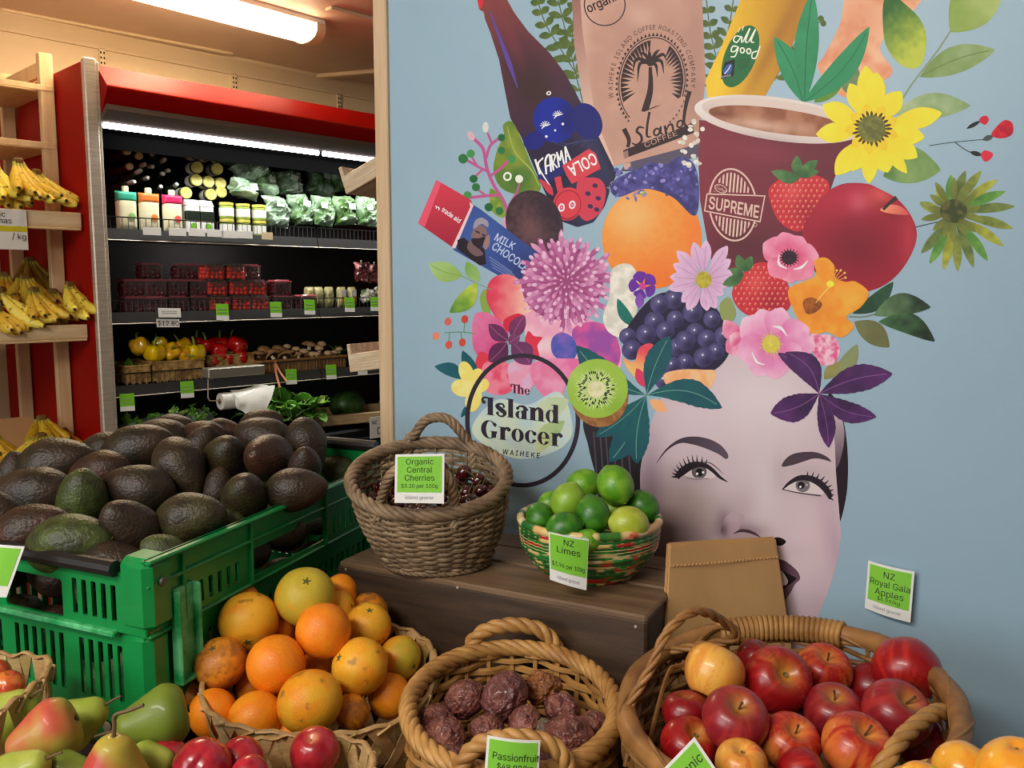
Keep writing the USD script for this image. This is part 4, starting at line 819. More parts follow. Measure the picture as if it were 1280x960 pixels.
for side, x in (('near', 0.0), ('far', CL - 0.004)):
    part(crate, 'lower_end_wall', sw(slotted(CW, Hb, lowS + [(0.048, 0.012, 0.032, 0.006)], 0, [(0.135, Hb - 0.002, 0.255, Hb)]).difference(Point(0.083, 0.024).buffer(0.008)), 0.004, x + (0.006 if side == 'near' else -0.006)), m_green, smooth=30)
    top = slotted(CW, CH - Hb + (-0.020 if side == 'near' else 0.032), uppS, Hb, [(0.150, Hb + 0.008, 0.250, Hb + 0.05)])
    zb = -0.014 if side == 'near' else 0.036
    part(crate, 'upper_end_wall', sw(top, 0.004, x), m_green, smooth=30)
    xx = (-0.008, 0.008) if side == 'near' else (CL - 0.008, CL + 0.008)
    part(crate, 'waist_ledge', crb((xx[0], 0.05, Hb - 0.006), (xx[1], CW - 0.02, Hb + 0.002)), m_greenw, label='worn pale ledge at half height of the end')
    part(crate, 'bale_bar', moved(tube([(xx[0] + 0.004, 0.045 if side == 'near' else 0.0, CH + zb), (xx[0] + 0.004, CW - 0.045, CH + zb)], 0.0105, 10), CM @ T(0, 0, CB)), M('black_bar', (30, 26, 26), 0.4), label='black stacking bar across the end')
part(crate, 'base', crb((0.006, 0.006, 0), (CL - 0.006, CW - 0.006, 0.006)), m_green)
for x in (-0.004, CL - 0.046):
    for y in (-0.006, CW - 0.046):
        part(crate, 'corner_cap', crb((x, y - 0.002, Hb + 0.004), (x + 0.05, y + 0.052, CH + 0.001), 0.010), m_green, label='rounded corner piece')
        part(crate, 'corner_column', crb((x + 0.002, y + 0.004, 0.0), (x + 0.046, y + 0.048, Hb + 0.004), 0.010), m_green)
part(crate, 'latch_bracket', cat([crb((0.044, -0.006, Hb - 0.075), (0.080, 0.002, CH - 0.05)), crb((0.040, -0.016, Hb - 0.075), (0.046, 0.0, CH - 0.05)), crb((0.078, -0.016, Hb - 0.068), (0.084, 0.0, CH - 0.05)), crb((0.040, -0.016, Hb - 0.078), (0.084, 0.0, Hb - 0.072))]), m_greenw, label='worn bracket on the side by the corner')
part(crate, 'bolt', moved(lathe([(0, 0.004), (0.005, 0.003), (0.006, 0)], 10), CM @ T(0.020, -0.009, CB + CH - 0.030) @ R('x', 90)), M('bolt_grey', (90, 84, 80), 0.4))
part(crate, 'round_clip', moved(lathe([(0, 0.003), (0.006, 0.002), (0.0072, 0)], 14), CM @ T(0.0045, 0.083, CB + 0.024) @ R('y', -90)), M('clip_tan', (150, 140, 110), 0.5))
t = thing('support_box', 'plain wooden box under the green crate', 'box', CM)
part(t, 'top', span((0.02, 0.04, CB - 0.02), (CL, CW, CB - 0.0005)), m_old); part(t, 'front_board', span((0.024, 0.044, ZT + 0.001), (0.04, CW - 0.004, CB - 0.021)), m_old); part(t, 'side_board', span((0.041, 0.044, ZT + 0.001), (CL - 0.004, 0.06, CB - 0.021)), m_old); part(t, 'side_board', span((0.041, CW - 0.02, ZT + 0.001), (CL - 0.004, CW - 0.004, CB - 0.021)), m_old)

# ------------------------------------------------------------------ avocados
m_avo = M('avocado_skin', (60, 40, 30), 0.42, 0.4, cd=True, color2=(34, 26, 20), scale=46, lo=0.35, hi=0.75, bump=(230, 0.6, 0.003)); m_scar = M('avocado_scar', (176, 130, 96), 0.7)
def pear_mesh(l, r, neck, sub=3, seed=0, lump=0.02):
    """Fruit about +z: the neck is at +z. neck 0 = egg, 0.5 = pear."""
    m = trimesh.creation.icosphere(sub, 1.0); v = m.vertices; z = v[:, 2]; th = np.arctan2(v[:, 1], v[:, 0])
    k = np.sqrt(np.clip(1 - z ** 2, 0, 1)); s = (z + 1) / 2
    w = 1 - neck * np.clip((s - 0.42) / 0.58, 0, 1) ** 1.1
    n = 1 + lump * 2 * (meshkit.noise(v * 1.7 + seed * 5.1 + 20, seed) - 0.5)
    return tri(np.stack([np.cos(th) * k * w * r, np.sin(th) * k * w * r, z * l / 2], 1) * n[:, None], m.faces)
def cd_mix(v, a, b, seed, sc, lo=0.4, hi=0.6, extra=None):
    t = np.clip((meshkit.fbm(v * sc + seed * 3.3 + 11, 3, seed) - lo) / (hi - lo), 0, 1)
    if extra is not None: t = np.clip(t + extra, 0, 1)
    return lin(a) * (1 - t[:, None]) + lin(b) * t[:, None]
AV = {'b': ((60, 45, 31), (46, 41, 23), 0.26), 'g': ((62, 74, 32), (78, 92, 40), 0.18), 'r': ((76, 44, 30), (56, 38, 24), 0.30), 'm': ((64, 60, 31), (54, 42, 26), 0.22), 'p': ((64, 52, 32), (58, 43, 27), 0.46)}
asrc = {}
AVO = [ # px, py, long px, colour, axis angle in the picture (degrees, neck end), towards-viewer tilt, label
 (69, 580, 76, 'b', 15, 0, 'large brown avocado on top of the heap at its left end'), (45, 617, 76, 'b', 170, 10, 'large dark avocado at the left of the green crate, pale tip to the left'), (104, 625, 68, 'g', 80, 25, 'round olive-green avocado left of centre of the heap'), (125, 590, 62, 'r', 185, 0, 'reddish-brown avocado behind the olive-green one'),
 (174, 611, 72, 'b', 165, 10, 'dark oval avocado in the middle of the heap'), (172, 562, 76, 'b', 20, 0, 'large dark avocado on the crest of the heap'), (125, 566, 56, 'b', 200, 0, 'dark avocado behind the crest, toward its left'), (206, 549, 62, 'b', 160, 0, 'dark avocado at the back crest right of the large one'), (216, 537, 48, 'b', 10, 0, 'small dark avocado at the very back of the heap'),
 (226, 586, 74, 'p', -52, 22, 'pear-shaped avocado pointing down to the right, brown tip'), (250, 556, 46, 'b', 60, 0, 'small rounded avocado behind the pear-shaped one'), (280, 575, 64, 'm', 60, 40, 'rounded olive-brown avocado next to the scarred one'), (277, 541, 44, 'r', 0, 0, 'reddish avocado at the back edge under the bag roll'), (258, 545, 48, 'r', 160, 0, 'flat brown avocado at the back, left of the reddish one'),
 (335, 572, 58, 'r', 140, 75, 'purple-brown avocado showing its pale stem scar'), (331, 548, 66, 'b', 160, 5, 'long dark avocado above the scarred one'), (326, 531, 50, 'b', 20, 0, 'brown avocado at the back edge behind the scarred one'), (384, 556, 62, 'b', -70, 10, 'tall dark avocado at the right end of the heap'), (381, 582, 48, 'b', 80, 40, 'small dark avocado below the tall one at the right end'),
 (370, 612, 68, 'b', 8, 0, 'dark avocado lying along the right rim of the crate'), (424, 588, 46, 'g', 160, 10, 'green avocado alone in the far right corner of the crate'), (306, 621, 62, 'm', 70, 50, 'rounded olive-brown avocado above the crate handle'), (238, 648, 78, 'm', 10, 10, 'big olive-brown avocado lying near the middle of the long rim'), (163, 662, 74, 'b', 110, 45, 'large rounded dark avocado front and centre, with soft highlight'),
 (89, 681, 88, 'g', 8, 5, 'long dark green avocado at the front of the crate by the black bar'), (40, 664, 78, 'r', 20, 0, 'reddish-brown avocado at the front left behind the price card'), (2, 651, 62, 'b', 100, 20, 'dark avocado cut off by the left edge of the photo'), (141, 708, 72, 'b', 5, 0, 'dark avocado sunk at the front corner of the crate'), (206, 690, 50, 'g', 150, 20, 'green avocado low behind the front corner rim'),
 (287, 652, 38, 'g', 150, 20, 'small green avocado peeping over the long rim'), (18, 592, 44, 'b', 90, 0, 'dark avocado half hidden at the far left of the heap'), (140, 640, 52, 'g', 40, 30, 'dark green avocado in the gap left of the large rounded one'), (272, 612, 50, 'b', 80, 0, 'dark avocado in shadow between the olive-brown ones'), (352, 664, 52, 'b', 10, 0, 'dark avocado seen through the crate handle hole'), (240, 610, 50, 'm', 80, 10, 'dark avocado deep in the gap under the pear-shaped one'), (80, 650, 50, 'b', 30, 0, 'dark avocado in the gap below the olive-green one')]
HZ = {33: -0.085, 31: -0.035, 32: -0.03, 34: -0.04, 35: -0.04, 28: -0.012, 29: -0.035, 27: -0.005, 20: -0.075, 19: -0.01, 21: -0.01}
NA = np.array([-0.125 * LD[0], -0.125 * LD[1], 1.0]); PA = np.array([ca[0], ca[1], 1.056])      # the heap rises towards the back
cs, rs = [], []
for i, (px, py, lp, k, a, tl, lab) in enumerate(AVO):
    d = ray(px, py); o = PA + [0, 0, HZ.get(i, 0.008 if i in (0, 5, 9, 14, 15) else 0)]
    c = CAM + d * (((o - CAM) @ NA) / (d @ NA)); q = np.array([(c - ca) @ LD, (c - ca) @ SD])
    if q[0] < 0.048 and i != 33: c = CAM + d * ((((ca + LD * 0.048) - CAM) @ LD) / (d @ LD))
    cs.append(c); rs.append(lp * np.linalg.norm(c - CAM) / F * 0.5 * 0.80)
cs = settle(cs, rs, 60, 0.93)
def cam_dir(a, tl):
    """World direction of an axis lying at angle a in the picture (0 = right, 90 = up), leaning tl degrees towards the viewer."""
    a, tl = math.radians(a), math.radians(tl); x, y, zc = math.cos(a) * math.cos(tl), math.sin(a) * math.cos(tl), -math.sin(tl)
    c, s = math.cos(PITCH), math.sin(PITCH)
    return np.array([x, zc * c + y * s, -zc * s + y * c])
for i, ((px, py, lp, k, a, tl, lab), c) in enumerate(zip(AVO, cs)):
    long = lp * np.linalg.norm(c - CAM) / F; f_ = math.cos(math.radians(tl)) + 0.72 * (1 - math.cos(math.radians(tl))); sc = long / f_ / 0.105 * 1.12
    mm = T(c) @ axis_to(cam_dir(a, tl), i * 40) @ S(sc)
    if k in asrc: dup(asrc[k], lab, mm); continue
    A, B, neck = AV[k]; t = asrc[k] = thing('avocado', lab, 'avocado', mm); bm = pear_mesh(0.105, 0.0375, neck, 4, i)
    part(t, 'skin', bm, m_avo, smooth=True, cd=cd_mix(bm.vertices, A, B, i, 28)); part(t, 'stem_scar', lathe([(0, 0.0515), (0.003, 0.0522), (0.0048, 0.051), (0.0052, 0.047)], 10), m_scar)

for k, (u, v, w) in enumerate([(u, v, w) for w in (0.060, 0.135) for u in (0.07, 0.17, 0.27, 0.37, 0.47, 0.55) for v in (0.06, 0.15, 0.245, 0.33)]):
    if w > 0.1 and v not in (0.06,) and u > 0.1: continue
    p = ca + LD * u + SD * v + np.array([0, 0, -w]); p[2] = CT - w - 0.012
    dup(asrc[['b', 'g', 'r', 'm'][k % 4]], 'avocado deep in the green crate, glimpsed through its handle holes and slots', T(p) @ axis_to(LD if k % 2 else SD, k * 31) @ S(0.86), "avocados in the bottom layers of the green crate")

# ------------------------------------------------------------------ baskets
class Bowl:
    """Open basket surface: P(theta, s) runs from the base outline (s = 0) to the rim (s = 1)."""
    def __init__(self, c, a0, b0, a1, b1, h, tilt=(0, 0), bulge=0.0, power=2.0, c1=(0, 0), rot=0.0):
        self.__dict__.update(c=np.array(c, float), a0=a0, b0=b0, a1=a1, b1=b1, h=h, tilt=tilt, bulge=bulge, power=power, c1=np.array(c1, float), rot=math.radians(rot))
    def P(self, th, s, off=0.0):
        th, s = np.broadcast_arrays(np.asarray(th, float), np.asarray(s, float))
        ct, sn = np.cos(th), np.sin(th); k = (np.abs(ct) ** self.power + np.abs(sn) ** self.power) ** (-1 / self.power)
        w = s + self.bulge * np.sin(np.pi * np.clip(s, 0, 1))
        a = self.a0 + (self.a1 - self.a0) * w + off; b = self.b0 + (self.b1 - self.b0) * w + off
        x, y = a * k * ct, b * k * sn
        z = s * (self.h + self.tilt[0] * ct + self.tilt[1] * sn); cr, sr = math.cos(self.rot), math.sin(self.rot); x, y = x * cr - y * sr, x * sr + y * cr
        return np.stack([x + self.c[0] + s * self.c1[0], y + self.c[1] + s * self.c1[1], z + self.c[2]], -1)
def wicker(t, B, mat, mat2, rows, stakes, r, rim_R, rim_strands=4, rs=None, s0=0.03, s1=0.96, foot=True):
    th = np.linspace(0, 2 * np.pi, stakes * 4, endpoint=False)
    for k in range(rows):
        s = s0 + (s1 - s0) * k / (rows - 1); off = r * 1.05 * np.cos(stakes * th / 2 + k * np.pi)
        jit = 0.004 * np.sin(th * 3 + k * 1.9)
        part(t, 'weaver', tube(B.P(th, s + jit, off), r * (0.95 + 0.15 * math.sin(k * 2.4)), 5, True), mat if k % 3 else mat2, smooth=60)
    for j in range(stakes):
        a = 2 * np.pi * j / stakes
        part(t, 'stake', tube(B.P(np.full(6, a), np.linspace(0.0, 1.0, 6)), r * 0.8, 5), mat2, smooth=60)
    e = B.P(th, 0.0); part(t, 'base', tri(np.vstack([e, e.mean(0)[None] + [0, 0, 0.002]]), [(i, (i + 1) % len(e), len(e)) for i in range(len(e))] + [((i + 1) % len(e), i, len(e)) for i in range(len(e))]), mat2)
    if foot:
        for m in rope(B.P(th, 0.02, r * 0.6), r * 1.5, 3, sides=5, closed=True): part(t, 'foot_strand', m, mat, smooth=60)
    rt = np.linspace(0, 2 * np.pi, 150, endpoint=False)
    if rim_strands == 1:
        part(t, 'rim', tube(B.P(rt, 1.0) + [0, 0, 0.002], rim_R * (1 + 0.08 * np.sin(rt * 9)), 10, True), mat, smooth=60)
        for m in rope(B.P(rt, 1.0) + [0, 0, 0.002], rim_R * 1.6, 2, turns=5, sides=5, closed=True, rs=r * 0.6): part(t, 'rim_binding', m, mat2, smooth=60)
    else:
        for m in rope(B.P(rt, 1.0), rim_R, rim_strands, sides=6, closed=True, rs=rs): part(t, 'rim_strand', m, mat, smooth=60)
def handle(t, path, R_, mat, strands=3, rs=None, pitch=None, name='handle'):
    p = resample(spline(path, 10), 60)
    ms = rope(p, R_, strands, sides=6, rs=rs, pitch=pitch)
    h = part(t, name, ms[0], mat, smooth=60)
    for m in ms[1:]: part(h, 'strand', m, mat, smooth=60)
def flax(t, B, mats, n=26, strip=0.018, turn=0.9, lining=None, zig=0.0):
    """Flat strips plaited on the bias, over and under, on a thin lining, with a folded rim."""
    th = np.linspace(0, 2 * np.pi, 60, endpoint=False)
    V = np.vstack([B.P(th, s, -0.003) for s in np.linspace(0, 0.985, 7)] + [B.P(th, s, -0.0045) for s in np.linspace(0.985, 0, 7)]); N = 60; f = []
    for r_ in range(13):
        for i in range(N): a, b = r_ * N + i, r_ * N + (i + 1) % N; f += [(a, b, b + N), (a, b + N, a + N)]
    e = B.P(th, 0.0); part(t, 'base', tri(np.vstack([e, e.mean(0)[None] + [0, 0, 0.002]]), [(i, (i + 1) % N, N) for i in range(N)] + [((i + 1) % N, i, N) for i in range(N)]), mats[0])
    peri = np.linalg.norm(np.diff(B.P(np.linspace(0, 2 * np.pi, 100), 0.7), axis=0), axis=1).sum(); w = peri / n / 2 * 0.93 / 1.0
    for sgn in (-1, 1):
        for k in range(n):
            s = np.linspace(0.0, 1.0, 15); a = 2 * np.pi * k / n + sgn * turn * s
            ph = (s * turn * n / np.pi) * np.pi + (0 if sgn > 0 else np.pi)
            off = 0.0014 * np.cos(ph); c = B.P(a, s, off); da = w / 2 / (peri / 2 / np.pi)
            l, r_ = B.P(a - da, s, off), B.P(a + da, s, off)
            V = np.vstack([l, r_, B.P(a - da, s, off - 0.0012), B.P(a + da, s, off - 0.0012)]); m = 15; f = []
            for i in range(m - 1): f += [(i, m + i, m + i + 1), (i, m + i + 1, i + 1), (2 * m + i, 2 * m + i + 1, 3 * m + i + 1), (2 * m + i, 3 * m + i + 1, 3 * m + i), (i, i + 1, 2 * m + i + 1), (i, 2 * m + i + 1, 2 * m + i), (m + i, 3 * m + i + 1, m + i + 1), (m + i, 3 * m + i, 3 * m + i + 1)]
            part(t, 'strip', tri(V, f), mats[(k * 7 + (sgn > 0)) % len(mats)], smooth=40)
    th = np.linspace(0, 2 * np.pi, 96, endpoint=False); s = 1.0 + 0.012 * np.sin(th * n)
    part(t, 'folded_rim', tube(B.P(th, s, -0.001), 0.0036, 6, True, 0.6), mats[1], smooth=60)
    for k in range(n):
        a = 2 * np.pi * (k + 0.5) / n; q = np.linspace(-0.5, 0.5, 4); part(t, 'rim_fold', tube(B.P(a + q * 0.9 * 2 * np.pi / n * 0.45, 0.97 + q * 0.05, 0.0015), 0.0030, 5, False, 0.5), mats[k % len(mats)], smooth=60)
m_wg = M('wicker_grey', (150, 126, 96), 0.6, color2=(98, 78, 56), scale=26, lo=0.35, hi=0.65); m_wg2 = M('wicker_grey_dark', (112, 90, 66), 0.6, color2=(176, 152, 118), scale=30, lo=0.45, hi=0.7)
m_wh = M('wicker_honey', (198, 150, 84), 0.5, color2=(150, 102, 50), scale=24, lo=0.35, hi=0.7); m_wh2 = M('wicker_honey_dark', (150, 106, 56), 0.55, color2=(188, 140, 78), scale=24)
m_wd = M('wicker_cane', (164, 116, 62), 0.5, color2=(116, 76, 38), scale=22, lo=0.35, hi=0.7); m_wd2 = M('wicker_cane_dark', (118, 80, 42), 0.55, color2=(160, 116, 66), scale=26)
FX = [M('flax_%d' % i, c, 0.5, color2=d, scale=9, stretch=(8, 8, 30)) for i, (c, d) in enumerate((((206, 172, 118), (182, 146, 94)), ((188, 152, 100), (164, 126, 78)), ((216, 184, 132), (190, 154, 104)), ((176, 146, 90), (150, 130, 76))))]
m_flin = M('flax_lining', (158, 122, 76), 0.6)

# cherry basket
CBk = Bowl((-0.122, 1.365, BH + 0.002), 0.082, 0.070, 0.126, 0.108, 0.138, tilt=(0.0, 0.036), bulge=0.22, c1=(-0.012, 0.008))
t = thing('wicker_basket', 'grey-brown wicker basket of cherries standing on the old wooden box', 'basket'); wicker(t, CBk, m_wg, m_wg2, 23, 28, 0.0031, 0.0115, 5, rs=0.0052)
r0, r1 = CBk.P(math.radians(112), 1.0), CBk.P(math.radians(58), 1.0)
ap = at(548, 524, 1.468); handle(t, [r0 + [0, 0, -0.03], r0 + [0.004, 0, 0.012], at(517, 545, 1.47), ap + [-0.02, 0, -0.001], ap + [0.018, 0, -0.001], at(588, 556, 1.47), r1 + [0, 0, 0.004], r1 + [0, 0, -0.035]], 0.0085, m_wg, 4, rs=0.0045, pitch=0.05)
r0, r1 = CBk.P(math.radians(236), 1.0), CBk.P(math.radians(292), 1.0)
handle(t, [r0 + [0, 0, -0.02], r0 + [0.004, 0.006, 0.008], at(487, 596, 1.262), at(503, 586, 1.258), at(540, 584, 1.255), at(562, 600, 1.257), r1 + [0, 0.006, 0.006], r1 + [0, 0, -0.025]], 0.0080, m_wg, 4, rs=0.0043, pitch=0.05)
m_cher = M('cherry_skin', (70, 10, 16), 0.14, 0.6, color2=(40, 6, 10), scale=20, coat=0.8); m_chst = M('cherry_stem', (96, 100, 40), 0.6)
src = None
for ring_, n in ((0.09, 15), (0.055, 10), (0.02, 4), (0.075, 12)):
    for k in range(n):
        a = 2 * np.pi * k / n + ring_ * 40; p = np.array([CBk.c[0] - 0.008 + ring_ * 1.08 * math.cos(a), CBk.c[1] + 0.005 + ring_ * 0.92 * math.sin(a), BH + 0.098 + 0.022 * math.sin(a) * ring_ / 0.09 + (0.012 if ring_ != 0.075 else 0.028) - ring_ * 0.06])
        mm = T(p) @ R('z', k * 67) @ R('x', -60 + (k * 53) % 120) @ S(0.95 + 0.1 * ((k * 7) % 3) / 2)
        if src is None:
            src = thing('cherry', 'glossy dark red cherry with thin stem in the grey wicker basket', 'cherry', mm, 'cherries heaped in the grey wicker basket')
            part(src, 'fruit', lathe([(0, 0.007), (0.003, 0.0088), (0.007, 0.0095), (0.0112, 0.004), (0.0112, -0.003), (0.007, -0.009), (0, -0.0105)], 16, 4), m_cher, smooth=True); part(src, 'stem', tube(spline([(0, 0, 0.006), (0.002, 0, 0.02), (0.008, 0.002, 0.036)], 4), 0.0008, 5), m_chst)
        else: dup(src, None, mm)

# lime bowl of coloured paper coils
LB = Bowl((0.1215, 1.325, BH + 0.001), 0.070, 0.070, 0.107, 0.107, 0.082, bulge=0.35)
t = thing('coiled_bowl', 'round bowl coiled from green, red and gold paper, full of limes', 'bowl')
m_coil = M('paper_coil', (40, 120, 40), 0.4, 0.5, cd=True, coat=0.3); palette = lin(np.array([(24, 104, 36), (20, 84, 30), (40, 130, 48), (206, 178, 110), (176, 40, 28), (210, 190, 140), (30, 110, 40), (168, 120, 50)]))
g = np.random.default_rng(3); th = np.linspace(0, 2 * np.pi, 120, endpoint=False)
for k in range(16):
    s = 0.025 + k * 0.0595; r_ = 0.0037; m = tube(LB.P(th, s, 0.0012 * g.uniform(-1, 1)), r_, 7, True); idx = np.zeros(120, int); i = 0
    while i < 120: n = int(g.integers(1, 8)); idx[i:i + n] = g.choice(8, p=[.27, .20, .14, .07, .07, .05, .16, .04]); i += n
    part(t, 'coil', m, m_coil, smooth=True, cd=np.repeat(palette[idx], 7, 0))
    w = part(t, 'gold_thread', tube(LB.P(th, s + 0.030, 0.0026 + 0.0010 * np.sin(th * 40)), 0.0007, 4, True), M('gold_thread', (214, 190, 130), 0.35), smooth=True)
idx = np.zeros(120, int); i = 0; pal2 = lin(np.array([(222, 176, 110), (40, 110, 44), (226, 196, 130), (224, 120, 70), (60, 120, 40), (238, 220, 170)]))
while i < 120: n = int(g.integers(2, 5)); idx[i:i + n] = g.choice(6, p=[.3, .2, .16, .07, .14, .13]); i += n
part(t, 'rim', tube(LB.P(th, 1.02), 0.0066, 9, True), m_coil, smooth=True, cd=np.repeat(pal2[idx], 9, 0)); part(t, 'base', lathe([(0, 0.0), (0.070, 0.0), (0.072, 0.004), (0, 0.004)], 30).apply_translation((LB.c[0], LB.c[1], LB.c[2])), M('bowl_base', (30, 90, 36), 0.5))
for k, px in enumerate((-118, -64)):
    a = math.radians(px); p = LB.P(a, 1.03, 0.0085); part(t, 'printed_flower', moved(lathe([(0, 0.0012), (0.004, 0.001), (0.0045, 0.0)], 10), T(p) @ axis_to(LB.P(a, 1.0, 1) - LB.P(a, 1.0, 0))), M('print_coral', (222, 110, 74), 0.4))
def place_px(px, py, d): return at(px, py, d)
m_lime = M('lime_skin', (80, 140, 24), 0.36, 0.45, cd=True, bump=(24, 0.10, 0.04), coat=0.1); m_nub = M('lime_nub', (190, 176, 110), 0.6)
def lime_mesh(nip=0.10):
    m = trimesh.creation.icosphere(4, 1.0); v = m.vertices; z = v[:, 2]
    return tri(np.stack([v[:, 0], v[:, 1], z * 1.14 + np.sign(z) * nip * np.clip((np.abs(z) - 0.9) / 0.1, 0, 1) ** 2], 1), m.faces)
LC = {'g': ((88, 150, 26), (120, 172, 44)), 'd': ((44, 106, 24), (66, 130, 30)), 'y': ((164, 178, 46), (178, 190, 70)), 'l': ((126, 164, 40), (140, 178, 60))}
LIM = [(769, 607, 24, 'g', -65, 30, 1.335, 'bright green lime on top at the right, pale nub facing front'), (710, 627, 23, 'l', 70, 10, 1.30, 'yellow-green lime high on the left of the pile'), (729, 606, 21, 'g', 20, 0, 1.38, 'green lime behind, at the top of the pile'), (741, 643, 23, 'd', -80, 20, 1.265, 'dark green upright lime in the middle of the bowl'),
       (786, 655, 24, 'y', 170, 10, 1.255, 'yellow lime at the front right of the bowl'), (803, 633, 21, 'd', -40, 20, 1.335, 'dark green lime at the right edge of the bowl'), (675, 647, 19, 'd', -70, 40, 1.30, 'small green lime at the left edge of the bowl'), (705, 660, 22, 'd', 15, 10, 1.245, 'dark green lime lying low at the front left, above the tag'), (687, 630, 16, 'g', 60, 0, 1.37, 'green lime mostly hidden at the back left'), (766, 637, 17, 'l', 0, 0, 1.33, 'pale lime wedged in the middle gap'), (735, 676, 16, 'g', 0, 0, 1.225, 'lime just showing over the front rim')]
lc = settle([place_px(a[0], a[1], a[6]) for a in LIM], [a[2] * a[6] / F * 0.98 for a in LIM], 60)
lsrc = {}
for (px, py, r_, k, a, tl, d, lab), c in zip(LIM, lc):
    mm = T(c) @ axis_to(cam_dir(a, tl)) @ S(r_ * d / F * 0.96)
    if k in lsrc: dup(lsrc[k], lab, mm); continue
    t = lsrc[k] = thing('lime', lab, 'lime', mm); bm = lime_mesh(); part(t, 'peel', bm, m_lime, smooth=True, cd=cd_mix(bm.vertices, *LC[k], len(lsrc), 1.6)); part(t, 'nub', lathe([(0, 1.25), (0.09, 1.24), (0.11, 1.19), (0.0, 1.18)], 10), m_nub)

# oranges in the plaited basket
OB = Bowl((-0.254, 1.110, ZT + 0.001), 0.115, 0.100, 0.150, 0.138, 0.186, tilt=(-0.006, 0.016), bulge=0.1, power=2.6)
t = thing('flax_basket', 'plaited flax basket heaped with oranges in front of the green crate', 'basket'); flax(t, OB, FX, 24, 0.02, 0.75, m_flin)
m_orange = M('orange_peel', (236, 140, 20), 0.46, 0.4, cd=True, bump=(22, 0.16, 0.05), coat=0.05); m_button = M('orange_button', (84, 92, 40), 0.7)
OC = {'o': ((242, 152, 30), (238, 136, 20), 0.0), 'y': ((238, 176, 44), (240, 150, 26), 0.02), 'g': ((196, 172, 50), (238, 154, 30), 0.0), 'b': ((230, 146, 36), (190, 116, 40), 0.0), 'd': ((242, 142, 24), (238, 128, 16), 0.0)}
def orange_mesh(seed): 
    m = trimesh.creation.icosphere(4, 1.0); v = m.vertices; z = v[:, 2]
    n = 1 + 0.045 * (meshkit.noise(v * 1.3 + seed * 7 + 30, seed) - 0.5) - 0.05 * np.exp(-((z - 1) / 0.05) ** 2)
    return tri(v * n[:, None] * [1, 1, 0.95], m.faces)
ORA = [(382, 746, 37, 'g', 75, 42, 1.175, 'greenish-yellow orange on top of the pile, stem end up'), (294, 757, 31, 'o', 120, 0, 1.21, 'orange behind the stem-facing one at the upper left'), (311, 777, 37, 'y', -70, 55, 1.155, 'orange with its green stem button facing front, upper left'), (426, 739, 21, 'o', 0, 0, 1.25, 'orange half hidden behind the top one'), (424, 758, 20, 'y', 10, 20, 1.22, 'small yellow orange between the top one and its neighbours'),
       (460, 765, 25, 'b', 90, 0, 1.26, 'brownish orange at the back right'), (460, 782, 29, 'y', 80, 30, 1.20, 'yellow-topped orange at the upper right'), (404, 788, 34.5, 'd', 0, -60, 1.13, 'plain smooth orange in the centre below the top one'), (345, 831, 37, 'd', 0, -60, 1.085, 'smooth bright orange left of centre'), (246, 817, 32, 'b', 80, 0, 1.15, 'orange at the far left edge of the pile'),
       (276, 829, 33, 'b', 100, 35, 1.10, 'rough brown-skinned orange at the left'), (450, 833, 36, 'y', 145, 30, 1.11, 'large yellow-shouldered orange at the right of the pile'), (500, 822, 27, 'g', -20, 35, 1.18, 'mottled green-yellow orange at the right edge, stem to the right'), (487, 870, 28, 'o', 0, -30, 1.13, 'orange resting on the right rim of the basket'), (387, 878, 41, 'y', -60, 10, 1.04, 'biggest orange at the front with a brown bruise'), (320, 897, 34, 'o', -80, 0, 1.035, 'orange at the bottom front, left of the biggest'),
       (266, 892, 31, 'd', 0, -40, 1.05, 'deep orange one at the bottom left'), (440, 890, 23, 'b', 40, -20, 1.07, 'small rough mandarin-like orange right of the biggest'), (240, 868, 21, 'b', 60, 0, 1.10, 'small orange tucked into the left of the basket'), (312, 860, 18, 'd', 0, 0, 1.12, 'orange glimpsed in the left gap'), (397, 830, 20, 'd', 0, 0, 1.16, 'orange glimpsed in the centre gap'), (352, 786, 18, 'd', 0, 0, 1.19, 'orange glimpsed behind, under the top one'), (367, 800, 16, 'd', 0, 0, 1.20, 'orange in shadow in the upper gap'), (519, 860, 18, 'd', 0, 0, 1.19, 'orange in shadow at the right corner of the basket'), (364, 918, 20, 'o', 0, 0, 1.03, 'orange low behind the nectarine basket rim')]
oc = settle([place_px(a[0], a[1], a[6]) for a in ORA], [a[2] * a[6] / F * 0.97 for a in ORA], 80)
osrc = {}
